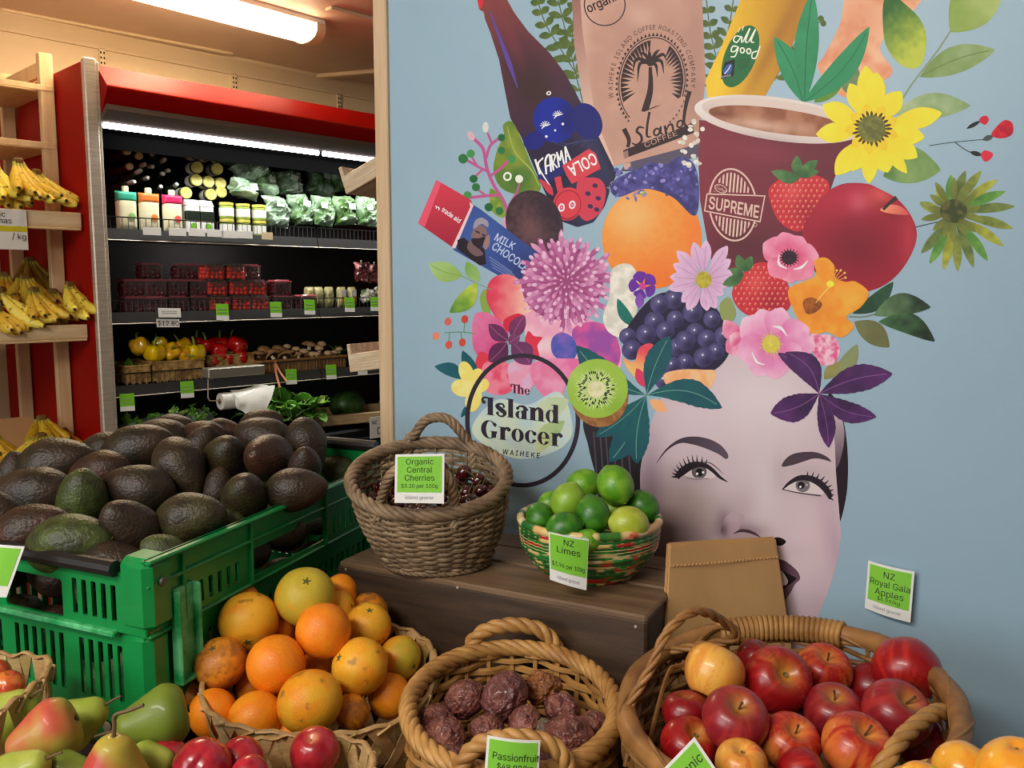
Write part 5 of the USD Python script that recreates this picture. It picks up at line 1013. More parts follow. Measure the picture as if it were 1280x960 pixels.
for i, ((px, py, r_, k, a, tl, d, lab), c) in enumerate(zip(ORA, oc)):
    mm = T(c) @ axis_to(cam_dir(a, tl), i * 50) @ S(r_ * np.linalg.norm(c - CAM) / np.linalg.norm(at(px, py, 1.0) - CAM) / F * 1.04)
    if k in osrc: dup(osrc[k], lab, mm); continue
    t = osrc[k] = thing('orange', lab, 'orange', mm); bm = orange_mesh(i); v = bm.vertices
    A, B, _ = OC[k]; ex = {'g': (0.5 - v[:, 2]) * 1.2 - 0.3, 'y': (0.2 - v[:, 2]) * 0.9 - 0.2}.get(k); cdv = cd_mix(v, A, B, i, 1.8, 0.4, 0.6, ex)
    if k == 'b': w = np.clip((meshkit.fbm(v * 6 + 40, 4, 9) - 0.56) / 0.05, 0, 1)[:, None] * 0.6; cdv = cdv * (1 - w) + lin((140, 84, 34)) * w
    if k == 'y': w = np.clip((meshkit.fbm(v * 3 + 70, 4, 4) - 0.66) / 0.04, 0, 1)[:, None] * 0.6; cdv = cdv * (1 - w) + lin((120, 78, 36)) * w
    part(t, 'peel', bm, m_orange, smooth=True, cd=cdv)
    part(t, 'stem_button', cat([lathe([(0, 0.925), (0.07, 0.918), (0.09, 0.90)], 10)] + [moved(bx(0.11, 0.04, 0.012, c=(0.09, 0, 0.912)), R('z', q * 72)) for q in range(5)]), m_button)

# passionfruit
PB = Bowl((0.0, 1.022, ZT + 0.001), 0.098, 0.108, 0.128, 0.146, 0.184, tilt=(0.0, 0.008), bulge=0.2)
t = thing('wicker_basket', 'honey-coloured wicker basket of wrinkled passionfruit in front of the wooden box', 'basket'); wicker(t, PB, m_wh, m_wh2, 17, 24, 0.0046, 0.012, 5, rs=0.0056)
def ploop(pts, d): return [at(x, y, d_) for (x, y), d_ in zip(pts, d)]
handle(t, ploop([(590, 845), (586, 822), (592, 800), (612, 786), (645, 781), (676, 788), (694, 806), (698, 828), (694, 850)], [1.165] * 9), 0.0095, m_wh, 3, rs=0.0062, pitch=0.055)
handle(t, ploop([(568, 985), (575, 958), (592, 936), (612, 926), (645, 922), (676, 926), (698, 938), (712, 962), (722, 990)], [0.872] * 9), 0.0088, m_wh, 3, rs=0.0058, pitch=0.05)
m_pass = M('passion_skin', (96, 54, 50), 0.40, 0.5, cd=True, color2=(92, 52, 48), scale=8, lo=0.5, hi=0.75, bump=(2.2, 0.40, 0.20), coat=0.2); m_dimple = M('passion_stem', (120, 110, 80), 0.7)
PC = {'p': ((134, 76, 64), (104, 58, 52), 0.12), 'w': ((150, 92, 78), (112, 62, 56), 0.17), 'o': ((164, 102, 54), (124, 74, 42), 0.30), 'g': ((112, 104, 80), (96, 78, 62), 0.14), 's': ((124, 72, 66), (104, 58, 56), 0.05)}
PAS = [(581, 874, 25, 'p', 40, 20, 1.04, 'reddish-brown passionfruit at the back left under the handle'), (631, 871, 30, 's', 55, 0, 1.03, 'big smooth oval passionfruit at the back middle'), (678, 861, 21, 'o', 10, 0, 1.06, 'shrivelled orange-brown passionfruit at the back right'), (702, 886, 21, 'w', 0, 30, 1.03, 'wrinkled passionfruit with a pale patch, right'), (657, 905, 22, 'w', 80, 20, 0.98, 'creased reddish passionfruit in the centre'), (609, 912, 20, 'p', 0, 0, 0.98, 'small dark passionfruit behind the price card'),
       (681, 911, 13, 'g', 0, 60, 0.97, 'small grey-green passionfruit end right of the card'), (547, 899, 20, 'p', 0, 0, 1.02, 'dark passionfruit at the left edge with a bright glint'), (553, 930, 31, 'w', 60, 10, 0.965, 'large mottled passionfruit at the left'), (562, 950, 20, 's', 0, 30, 0.93, 'pinkish passionfruit at the bottom left'), (710, 921, 29, 'p', 170, 0, 0.955, 'dark dented passionfruit at the right'), (738, 911, 22, 'p', 30, 0, 0.985, 'passionfruit at the far right of the basket'), (741, 947, 17, 'p', 0, 0, 0.95, 'small passionfruit low at the right rim'), (682, 952, 18, 's', 0, 0, 0.925, 'passionfruit under the front handle right of the card'), (640, 935, 22, 's', 0, 0, 0.95, 'passionfruit hidden behind the price card')]
pc = settle([place_px(a[0], a[1], a[6]) for a in PAS], [a[2] * a[6] / F * 0.92 for a in PAS], 60)
psr = {}
def wrinkled(amp, seed):
    m = trimesh.creation.icosphere(4, 1.0); v = m.vertices; q = meshkit.fbm(v * 2.2 + seed * 9 + 20, 4, seed); rg = 1 - np.abs(meshkit.noise(v * 3.5 + seed * 3 + 50, seed + 5) - 0.5) * 2
    n = 1 + amp * ((q - 0.5) * 2.2 - 0.8 * np.clip(rg - 0.72, 0, 1)); return tri(v * n[:, None] * [0.92, 0.92, 1.1], m.faces)
for i, ((px, py, r_, k, a, tl, d, lab), c) in enumerate(zip(PAS, pc)):
    mm = T(c) @ axis_to(cam_dir(a, tl), i * 70) @ S(r_ * 1.06 * np.linalg.norm(c - CAM) / np.linalg.norm(at(px, py, 1.0) - CAM) / F)
    if k in psr: dup(psr[k], lab, mm); continue
    A, B, amp = PC[k]; t = psr[k] = thing('passionfruit', lab, 'passionfruit', mm); bm = wrinkled(amp, i + 1); part(t, 'skin', bm, m_pass, smooth=True, cd=cd_mix(bm.vertices, A, B, i, 2.2)); part(t, 'stem_end', lathe([(0, 1.10), (0.06, 1.09), (0.09, 1.04)], 8), m_dimple)

# apples
AB = Bowl((0.318, 0.958, ZT + 0.001), 0.135, 0.150, 0.182, 0.206, 0.218, tilt=(0.014, 0.010), bulge=0.2, rot=-22)
t = thing('wicker_basket', 'large brown cane basket of red apples against the blue wall', 'basket'); wicker(t, AB, m_wd, m_wd2, 20, 30, 0.0042, 0.0125, 1)
for a in np.linspace(math.radians(72), math.radians(124), 24):
    c = AB.P(a, 1.0); nb = AB.P(a + 0.01, 1.0) - c; q = axis_to(nb); an = np.linspace(0, 2 * np.pi, 12, endpoint=False)
    part(t, 'rim_wrap', tube(c + (q[:3, 0][None] * np.cos(an)[:, None] + q[:3, 1][None] * np.sin(an)[:, None]) * 0.0145, 0.0042, 5, True), m_wh2, smooth=60)
def arim(deg, up=0.0, out=0.0): return AB.P(math.radians(deg), 1.0, out) + [0, 0, up]
handle(t, [arim(206, -0.05), arim(200, 0.0), at(816, 830, 0.965), at(834, 790, 0.98), at(866, 765, 1.0), at(896, 772, 1.03), at(918, 798, 1.05), arim(152, 0.0), arim(148, -0.04)], 0.0058, m_wd, 3, rs=0.0033, pitch=0.07)
handle(t, [arim(38, -0.06), arim(30, 0.0), at(1192, 884, 0.94), at(1165, 892, 0.90), at(1135, 915, 0.865), at(1112, 945, 0.835), at(1098, 975, 0.82), arim(-30, 0.0), arim(-34, -0.04)], 0.0080, m_wh, 3, rs=0.0055, pitch=0.07)
th = np.radians(np.linspace(146, 84, 40)); wv = np.concatenate([[0.0]]); part(t, 'loose_strand', tube(np.array([AB.P(a, 0.93, -0.012) + [0, 0, 0.030 * math.sin((i / 39.0) * 2 * np.pi - 0.4)] for i, a in enumerate(th)]), 0.0030, 5), m_wh, smooth=60)
part(t, 'loose_strand', tube(np.array([AB.P(a, 0.94, -0.014) + [0, 0, 0.030 * math.sin((i / 39.0) * 2 * np.pi - 0.25)] for i, a in enumerate(th)]), 0.0026, 5), m_wd, smooth=60)
part(t, 'loose_strand', tube(spline([arim(208, -0.07, -0.012), at(832, 850, 1.0), at(850, 832, 1.02), at(880, 826, 1.05), at(905, 836, 1.07)], 8), 0.0026, 5), m_wd, smooth=60)
m_apple = M('apple_skin', (150, 20, 24), 0.34, 0.45, cd=True, coat=0.15); m_astem = M('apple_stem', (92, 66, 36), 0.7); m_calyx = M('apple_calyx', (120, 104, 60), 0.8)
def apple_mesh(lumps, seed):
    m = trimesh.creation.icosphere(4, 1.0); v = m.vertices; z = v[:, 2]; th = np.arctan2(v[:, 1], v[:, 0]); k = np.sqrt(np.clip(1 - z * z, 0, 1))
    r_ = k ** 0.86 * (1.0 + 0.10 * z) * (1 + 0.025 * lumps * np.cos(5 * th + seed) * (0.3 - 0.7 * np.clip(z, -1, 0))); zz = z * 0.92 - 0.34 * np.exp(-(k / 0.26) ** 2) * np.sign(z) * np.where(z > 0, 1, 0.6)
    return tri(np.stack([np.cos(th) * r_, np.sin(th) * r_, zz], 1), m.faces)
def apple_cd(v, base, streak, yel, amt, seed, yamt):
    th = np.arctan2(v[:, 1], v[:, 0]); z = v[:, 2]
    s = meshkit.fbm(np.stack([np.cos(th) * 7, np.sin(th) * 7, z * 0.9], 1) + seed * 5 + 30, 4, seed); t = np.clip((s - 0.5) / 0.16 + amt, 0, 1)[:, None]
    side = np.clip((meshkit.noise(np.stack([np.cos(th) * 0.9, np.sin(th) * 0.9, z * 0.6], 1) + seed * 3 + 9, seed) - 0.5) * 3 + yamt, 0, 1)[:, None]
    hole = np.exp(-(np.hypot(v[:, 0], v[:, 1]) / 0.33) ** 2)[:, None] * (z > 0)[:, None]
    col = lin(base) * (1 - t) + lin(streak) * t; w = np.clip(side * np.clip((s[:, None] - 0.42) / 0.1, 0, 1) + hole * 0.8, 0, 1); return col * (1 - w) + lin(yel) * w
AC = {'r': ((150, 16, 22), (184, 40, 34), (206, 150, 60), -0.2, -0.5), 's': ((168, 26, 24), (206, 70, 40), (224, 150, 66), 0.2, 0.1), 'y': ((226, 150, 60), (212, 84, 44), (236, 176, 76), -0.15, 0.4), 'd': ((128, 12, 20), (150, 22, 28), (170, 110, 50), -0.2, -0.6), 'k': ((140, 30, 40), (166, 44, 44), (206, 150, 70), 0.1, -0.3)}
APP = [(892, 841, 38, 'y', 60, -20, 0.99, 'yellow apple flushed orange at the back left'), (946, 826, 27, 'd', 60, 10, 1.07, 'dark red apple behind, between the yellow one and the calyx one'), (971, 851, 42, 'r', 75, 55, 1.0, 'dark red apple with its open calyx facing front'), (1030, 840, 35, 's', 85, 30, 1.07, 'streaky orange-red apple with upright stem at the back'), (917, 903, 42, 'k', 85, 35, 0.90, 'large dull-red apple at the front left, above the price card'), (858, 893, 31, 'd', 90, 0, 0.96, 'dark red apple at the left edge, upper'), (862, 932, 37, 'r', 70, 30, 0.90, 'red apple at the left edge, lower, behind the price card'),
       (987, 930, 38, 's', 80, 35, 0.89, 'streaky orange-red apple in the front middle'), (1041, 891, 37, 'k', 95, 25, 0.97, 'dull dark red apple in the middle of the basket'), (1085, 858, 30, 'd', 0, 0, 1.05, 'dark red apple tucked behind the middle ones'), (1133, 836, 42, 'r', -120, 45, 1.02, 'glossy dark red apple high at the right, calyx facing front'), (1120, 894, 43, 'k', 70, 35, 0.94, 'red apple with stem and yellow hollow at the right'), (1070, 935, 44, 's', 75, 30, 0.87, 'large streaky red apple at the front right beside the twisted handle'), (926, 955, 33, 'y', 90, 20, 0.86, 'yellow-green apple low beside the price card'), (1000, 966, 32, 'r', 0, 0, 0.85, 'red apple cut off by the bottom edge'), (1150, 928, 33, 'd', 0, 0, 0.94, 'dark red apple behind the twisted handle'), (1010, 885, 26, 'd', 0, 0, 1.0, 'dark red apple in shadow in the centre gap')]
apc = settle([place_px(a[0], a[1], a[6]) for a in APP], [a[2] * a[6] / F * 0.95 for a in APP], 80)
aps = {}
for i, ((px, py, r_, k, a, tl, d, lab), c) in enumerate(zip(APP, apc)):
    mm = T(c) @ axis_to(cam_dir(a, tl), i * 60) @ S(r_ * np.linalg.norm(c - CAM) / np.linalg.norm(at(px, py, 1.0) - CAM) / F * 1.03)
    if k in aps: dup(aps[k], lab, mm); continue
    t = aps[k] = thing('apple', lab, 'apple', mm); bm = apple_mesh(1.0 if k in 'rd' else 0.5, i); A = AC[k]; part(t, 'skin', bm, m_apple, smooth=True, cd=apple_cd(bm.vertices, A[0], A[1], A[2], A[3], i + 1, A[4]))
    if k in 'ryd': part(t, 'calyx', lathe([(0, 0.60), (0.05, 0.62), (0.08, 0.66), (0.03, 0.60)], 8), m_calyx)
    else: part(t, 'stem', tube(spline([(0, 0, 0.5), (0.02, 0, 0.75), (0.06, 0.02, 0.98)], 4), [0.045, 0.04, 0.035, 0.033, 0.032, 0.032, 0.034, 0.04, 0.05], 6), m_astem)

# pears, nectarines and peaches at the lower left, golden peaches at the lower right
def small_box(c, ax, ay, h, label, power=3.0, name='flax_basket', n=20): t = thing(name, label, 'basket'); flax(t, Bowl((c[0], c[1], ZT + 0.001), ax * 0.86, ay * 0.86, ax, ay, h, power=power), FX, n, 0.02, 0.7, m_flin); return t
small_box((-0.435, 0.845), 0.105, 0.105, 0.155, 'low flax basket under the pears', n=18)
small_box((-0.235, 0.855), 0.086, 0.088, 0.184, 'plaited flax basket of nectarines with its rim in front of the oranges', n=18)
small_box((-0.625, 0.930), 0.080, 0.095, 0.246, 'tan plaited basket of peaches at the left edge', n=16)
small_box((0.405, 0.655), 0.085, 0.070, 0.225, 'flax basket under the golden peaches', n=18)
m_pear = M('pear_skin', (150, 160, 50), 0.5, 0.35, cd=True, color2=(110, 100, 40), scale=60, lo=0.66, hi=0.75, coat=0.15); m_pst = M('pear_stem', (104, 80, 50), 0.7)
PR = {'g': ((150, 166, 56), (172, 180, 76), 0.0), 'd': ((104, 122, 36), (122, 138, 48), 0.0), 'b': ((176, 160, 64), (196, 84, 62), 1.0), 'u': ((180, 158, 60), (188, 66, 54), 1.0)}
PEA = [(52, 920, 92, 'b', 205, 20, 0.86, 'pear blushed pink and yellow, lying with its eye to the right'), (100, 900, 78, 'g', 30, -10, 0.93, 'pale green pear lying behind the blushed one'), (190, 900, 92, 'd', 190, 25, 0.90, 'dark green pear with its stem end pointing left'), (141, 967, 112, 'u', 86, 8, 0.815, 'upright red and yellow pear with a long bent stem'), (14, 893, 84, 'g', 40, 10, 0.93, 'green pear at the left edge with its stem up'), (30, 965, 76, 'g', 30, 0, 0.80, 'green pear cut off at the bottom left corner'), (192, 950, 56, 'g', 0, 0, 0.86, 'small green pear behind the nectarines'), (92, 962, 56, 'd', 0, 0, 0.82, 'green pear low between the blushed and the upright ones')]
prc = settle([place_px(a[0], a[1], a[6]) for a in PEA], [a[2] * a[6] / F * 0.40 for a in PEA], 60)
prs = {}
def real_pear(seed, fat=0.036):
    pr = [(0, 0.0485), (0.007, 0.049), (0.0155, 0.043), (0.0215, 0.031), (0.027, 0.015), (0.0335, -0.003), (fat * 1.04, -0.020), (fat * 0.98, -0.034), (0.027, -0.047), (0.012, -0.051), (0.004, -0.048), (0, -0.046)]
    m = lathe(pr, 32, 5); v = m.vertices; n = 1 + 0.05 * (meshkit.noise(v * 40 + seed * 9 + 20, seed) - 0.5); return tri(v * n[:, None] * [1.20, 1.20, 0.96], m.faces)
for i, ((px, py, lp, k, a, tl, d, lab), c) in enumerate(zip(PEA, prc)):
    long = lp * np.linalg.norm(c - CAM) / np.linalg.norm(at(px, py, 1.0) - CAM) / F; mm = T(c) @ axis_to(cam_dir(a, tl), (200 if k == 'b' else 120) + i * 20) @ S(long / 0.101)
    if k == 'u': mm = max((T(c) @ axis_to(cam_dir(a, tl), s) @ S(long / 0.101) for s in range(0, 360, 15)), key=lambda m: m[0, 0] * 0.5 - m[0, 1] * 0.86)
    if k in prs: dup(prs[k], lab, mm); continue
    t = prs[k] = thing('pear', lab, 'pear', mm); bm = real_pear(i + 1); v = bm.vertices; A, B, bl = PR[k]
    ex = (v[:, 0] * 26 + v[:, 2] * 8 - 0.05) if bl else None
    if bl: dv = mm[:3, :3].T @ cam_dir(205 if k == 'u' else 150, 35); dv /= np.linalg.norm(dv); ex = (v @ dv) / 0.036 * 0.75 + 0.25
    part(t, 'skin', bm, m_pear, smooth=True, cd=cd_mix(v, A, B, i, 20, 0.35, 0.65, ex - 0.35 if bl else None))
    stp = [(0, 0, 0.046), (0.001, 0, 0.062), (0.003, 0.002, 0.076)] if k != 'u' else [(0, 0, 0.046), (0.001, 0, 0.062), (0.002, 0, 0.074), (0.010, -0.016, 0.082), (0.018, -0.030, 0.090)]
    sp = spline(stp, 5); part(t, 'stem', tube(sp, np.linspace(0.0026, 0.0022, len(sp)), 6), m_pst); part(t, 'eye', lathe([(0.0, -0.0455), (0.004, -0.049), (0.0055, -0.0515), (0.0, -0.0475)], 8), m_button)
m_nect = M('nectarine_skin', (176, 36, 44), 0.26, 0.5, cd=True, coat=0.3)
def stonefruit(seed):
    m = trimesh.creation.icosphere(4, 1.0); v = m.vertices; th = np.arctan2(v[:, 1], v[:, 0]); z = v[:, 2]; k = np.sqrt(np.clip(1 - z * z, 0, 1))
    cre = 0.075 * np.exp(-(np.abs(th) / 0.16) ** 2) * k; dip = 0.16 * np.exp(-(k / 0.2) ** 2) * (z > 0); r_ = 1 - cre
    return tri(np.stack([v[:, 0] * r_, v[:, 1] * r_, z * 0.97 - dip], 1), m.faces)
NC = {'n': ((186, 40, 52), (150, 22, 38)), 'p': ((220, 120, 50), (186, 70, 40)), 'a': ((244, 178, 60), (240, 156, 44))}
NEC = [(394, 940, 33, 'n', 95, 35, 0.925, 'whole nectarine on the plaited rim, cream dimple on top'), (206, 952, 31, 'n', 20, 20, 0.88, 'red nectarine at the left of its basket'), (253, 958, 38, 'n', 60, -20, 0.845, 'red nectarine with a clear crease, middle of the basket'), (300, 951, 31, 'n', 150, 0, 0.88, 'red nectarine right of the creased one'), (312, 968, 25, 'n', 0, 40, 0.83, 'red nectarine low at the right of the basket'),
       (10, 858, 21, 'p', 80, 10, 0.955, 'orange-red peach in the tan basket at the left edge'), (-4, 842, 18, 'p', 0, 0, 0.98, 'peach at the very left edge behind the orange-red one'), (1207, 964, 39, 'a', 60, 0, 0.715, 'golden peach at the bottom right, left of two'), (1271, 972, 53, 'a', 100, 10, 0.695, 'largest golden peach in the bottom right corner'), (1152, 985, 34, 'a', 40, 20, 0.68, 'golden peach with a round yellow sticker at the bottom edge')]
nc = settle([place_px(a[0], a[1], a[6]) for a in NEC], [a[2] * a[6] / F * 0.96 for a in NEC], 60)
nsr = {}
for i, ((px, py, r_, k, a, tl, d, lab), c) in enumerate(zip(NEC, nc)):
    mm = T(c) @ axis_to(cam_dir(a, tl), i * 47 + 40) @ S(r_ * np.linalg.norm(c - CAM) / np.linalg.norm(at(px, py, 1.0) - CAM) / F)
    if k in nsr: dup(nsr[k], lab, mm); continue
    t = nsr[k] = thing({'n': 'nectarine', 'p': 'peach', 'a': 'peach'}[k], lab, {'n': 'nectarine', 'p': 'peach', 'a': 'peach'}[k], mm); bm = stonefruit(i); v = bm.vertices; cdv = cd_mix(v, *NC[k], i, 2.0)
    if k == 'n': w = np.exp(-(np.hypot(v[:, 0] - 0.12, v[:, 1]) / 0.2) ** 2)[:, None] * (v[:, 2] > 0)[:, None] * 0.8; cdv = cdv * (1 - w) + lin((224, 170, 120)) * w
    part(t, 'skin', bm, m_nect, smooth=True, cd=cdv); part(t, 'stem_dimple', lathe([(0, 0.83), (0.05, 0.82), (0.07, 0.80)], 8), m_button)
c = nc[9]; sd = cam_dir(60, 35); rr = 34 * 0.68 / F; p = c + sd * rr
t = thing('fruit_sticker', 'small round yellow sticker on the bottom golden peach', 'sticker', T(p) @ axis_to(sd)); part(t, 'disc', lathe([(0, 0.0011), (0.0085, 0.0006), (0.0092, -0.0008), (0, -0.0006)], 18), M('sticker_yellow', (232, 196, 30), 0.4))
for k in (-1, 0, 1): part(t, 'dark_stripe', bx(0.009 - abs(k) * 0.003, 0.0014, 0.0004, c=(0, k * 0.0032, 0.0012), b=0.0001), m_ink)

# ------------------------------------------------------------------ printed price cards of the fruit
m_card = M('card_white', (238, 238, 232), 0.45); m_lime_card = M('card_green', (134, 208, 66), 0.4, coat=0.15); m_cink = M('card_ink', (40, 58, 28), 0.6); m_grey_ink = M('card_grey_ink', (168, 168, 176), 0.6)
def price_sign(label, cor, dep, lines, footer='island grocer', bend=None, field=(0.05, 0.22, 0.95, 0.95)):
    """cor: corners in the photo TL, TR, BR, BL; dep: their distances. lines: (text, v of the baseline, capital height as a share of the card, centre u)."""
    A = [at(x, y, d) if not isinstance(d, np.ndarray) else d for (x, y), d in zip(cor, dep)]; nn = np.cross(A[2] - A[3], A[0] - A[3]); nn /= np.linalg.norm(nn); bend = bend or (lambda u, v: 0 * u)
    def Sf(u, v, off=0.0):
        u, v = np.asarray(u, float), np.asarray(v, float)
        return (A[3] * ((1 - u) * (1 - v))[..., None] + A[2] * (u * (1 - v))[..., None] + A[1] * (u * v)[..., None] + A[0] * ((1 - u) * v)[..., None]) + nn * (bend(u, v) + off)[..., None]
    t = thing('price_sign', label, 'sign')
    def rect(u0, v0, u1, v1, off, th):
        n = 10; u, v = np.meshgrid(np.linspace(u0, u1, n), np.linspace(v0, v1, n), indexing='ij'); V = np.vstack([Sf(u, v, off).reshape(-1, 3), Sf(u, v, off - th).reshape(-1, 3)]); i, j = np.meshgrid(np.arange(n - 1), np.arange(n - 1), indexing='ij'); a = i * n + j
        f = np.concatenate([np.stack([a, a + n, a + n + 1], -1).reshape(-1, 3), np.stack([a, a + n + 1, a + 1], -1).reshape(-1, 3)]); o = n * n
        ring = [k * n for k in range(n)] + [(n - 1) * n + k for k in range(1, n)] + [k * n + n - 1 for k in range(n - 2, -1, -1)] + list(range(n - 2, 0, -1)); sd = [(x, x + o, y + o) for x, y in zip(ring, ring[1:] + ring[:1])] + [(x, y + o, y) for x, y in zip(ring, ring[1:] + ring[:1])]
        m = tri(V, np.vstack([f, f[:, ::-1] + o, sd])); m.fix_normals(); return m
    part(t, 'card', rect(0, 0, 1, 1, 0, 0.0008), m_card, smooth=30); part(t, 'green_field', rect(*field, 0.0004, 0.0003), m_lime_card, smooth=30)
    W = np.linalg.norm(A[2] - A[3]); H = np.linalg.norm(A[0] - A[3])
    def put(s, v0, h, uc, mat, maxw=0.86):
        v, f, w = text2d(s); hu = h * H / W; k = min(1.0, maxw / (w * hu)); P = Sf(uc + (v[:, 0] - w / 2) * hu * k, v0 + v[:, 1] * h, 0.0007); part(t, 'lettering', tri(P, f), mat, smooth=False)
    for s, v0, h, uc in lines: put(s, v0, h, uc, m_cink)
    if footer: put(footer, 0.085, 0.07, 0.5, m_grey_ink, 0.6)
    return t
price_sign('green card reading Organic Central Cherries on the cherry basket', [(494, 568), (555.5, 567), (555, 629.5), (493, 628.5)], [1.246, 1.246, 1.236, 1.236], [('Organic', 0.79, 0.115, 0.5), ('Central', 0.625, 0.115, 0.5), ('Cherries', 0.46, 0.115, 0.5), ('$3.20 per 100g', 0.315, 0.075, 0.5)])
price_sign('green card reading NZ Limes hanging on the coiled bowl', [(685.5, 664.5), (736, 674), (733, 738), (687.5, 724.5)], [1.188, 1.188, 1.19, 1.19], [('NZ', 0.80, 0.115, 0.5), ('Limes', 0.63, 0.125, 0.5), ('$3.96 per 100g', 0.34, 0.085, 0.5)], field=(0.03, 0.24, 0.98, 0.97), bend=lambda u, v: 0.003 * np.sin(np.pi * u))
pw = [on_wall(1086, 699.7, 0.004), on_wall(1144.8, 711.5, 0.013), on_wall(1139.8, 774, 0.016), on_wall(1081.5, 759, 0.004)]
price_sign('green card reading NZ Royal Gala Apples stuck on the blue wall', [(0, 0)] * 4, pw, [('NZ', 0.745, 0.125, 0.5), ('Royal Gala', 0.565, 0.125, 0.52), ('Apples', 0.385, 0.125, 0.52), ('$6.99/kg', 0.275, 0.075, 0.52)], bend=lambda u, v: 0.0045 * np.sin(np.pi * u))
price_sign('green card reading Passionfruit on the front handle of its basket', [(609, 919), (675.5, 925.5), (672, 992), (604, 986)], [0.855, 0.855, 0.85, 0.85], [('Passionfruit', 0.60, 0.13, 0.56), ('$49.99/kg', 0.43, 0.10, 0.55)], bend=lambda u, v: 0.004 * np.sin(np.pi * u))
price_sign('green card with a white foot at the left edge on the black crate bar', [(-38, 676), (31, 683), (8, 747), (-60, 739)], [1.035, 1.035, 1.025, 1.025], [], bend=lambda u, v: 0.005 * np.sin(np.pi * u))
price_sign('tilted green card sticking up from the front of the apple basket', [(806, 985), (868, 921), (916, 992), (856, 1052)], [0.80, 0.83, 0.80, 0.77], [('Organic', 0.66, 0.15, 0.60)], footer=None)

# stack of brown paper bags
m_kraft = M('kraft_paper', (210, 164, 106), 0.6, color2=(200, 154, 98), scale=10, stretch=(1, 1, 0.6)); m_kraft2 = M('kraft_paper_edge', (204, 158, 102), 0.6)
t = thing('paper_bag_stack', 'stack of flat brown paper bags standing between the wooden box and the wall', 'paper bags')
tl, tr, br, bl = at(837, 684, 1.238), at(968, 676, 1.335), at(992, 832, 1.29), at(830, 850, 1.190)
dn = (bl - tl) / np.linalg.norm(bl - tl); dn2 = (br - tr) / np.linalg.norm(br - tr); ex = lambda p, d_: p + d_ * max(0, (p[2] - 0.705) / -d_[2]); bl, br = ex(bl, dn), ex(br, dn2)
nn = np.cross(br - bl, tl - bl); nn /= np.linalg.norm(nn)
for k in range(7):
    o = nn * (-0.0020 * k); up = np.array([0, 0, 0.0022]) * (k % 4) + (tr - tl) * 0.006 * ((k * 3) % 4)
    b = part(t, 'paper_bag', sheet(bl + o, br + o, tr + o + up, tl + o + up, 0.0014, lambda u, v: 0.0025 * np.sin(u * 7 + v * 2) * v, 10), m_kraft if k % 2 == 0 else m_kraft2, smooth=40)
p0, p1 = tl + (bl - tl) * 0.085, tr + (br - tr) * 0.085
part(t, 'crimped_edge', tube(np.linspace(p0, p1, 120) + nn * 0.003 + np.array([0, 0, 1.0]) * (0.0012 * np.sign(np.sin(np.arange(120) * 1.6)))[:, None], 0.0009, 4), m_kraft2)

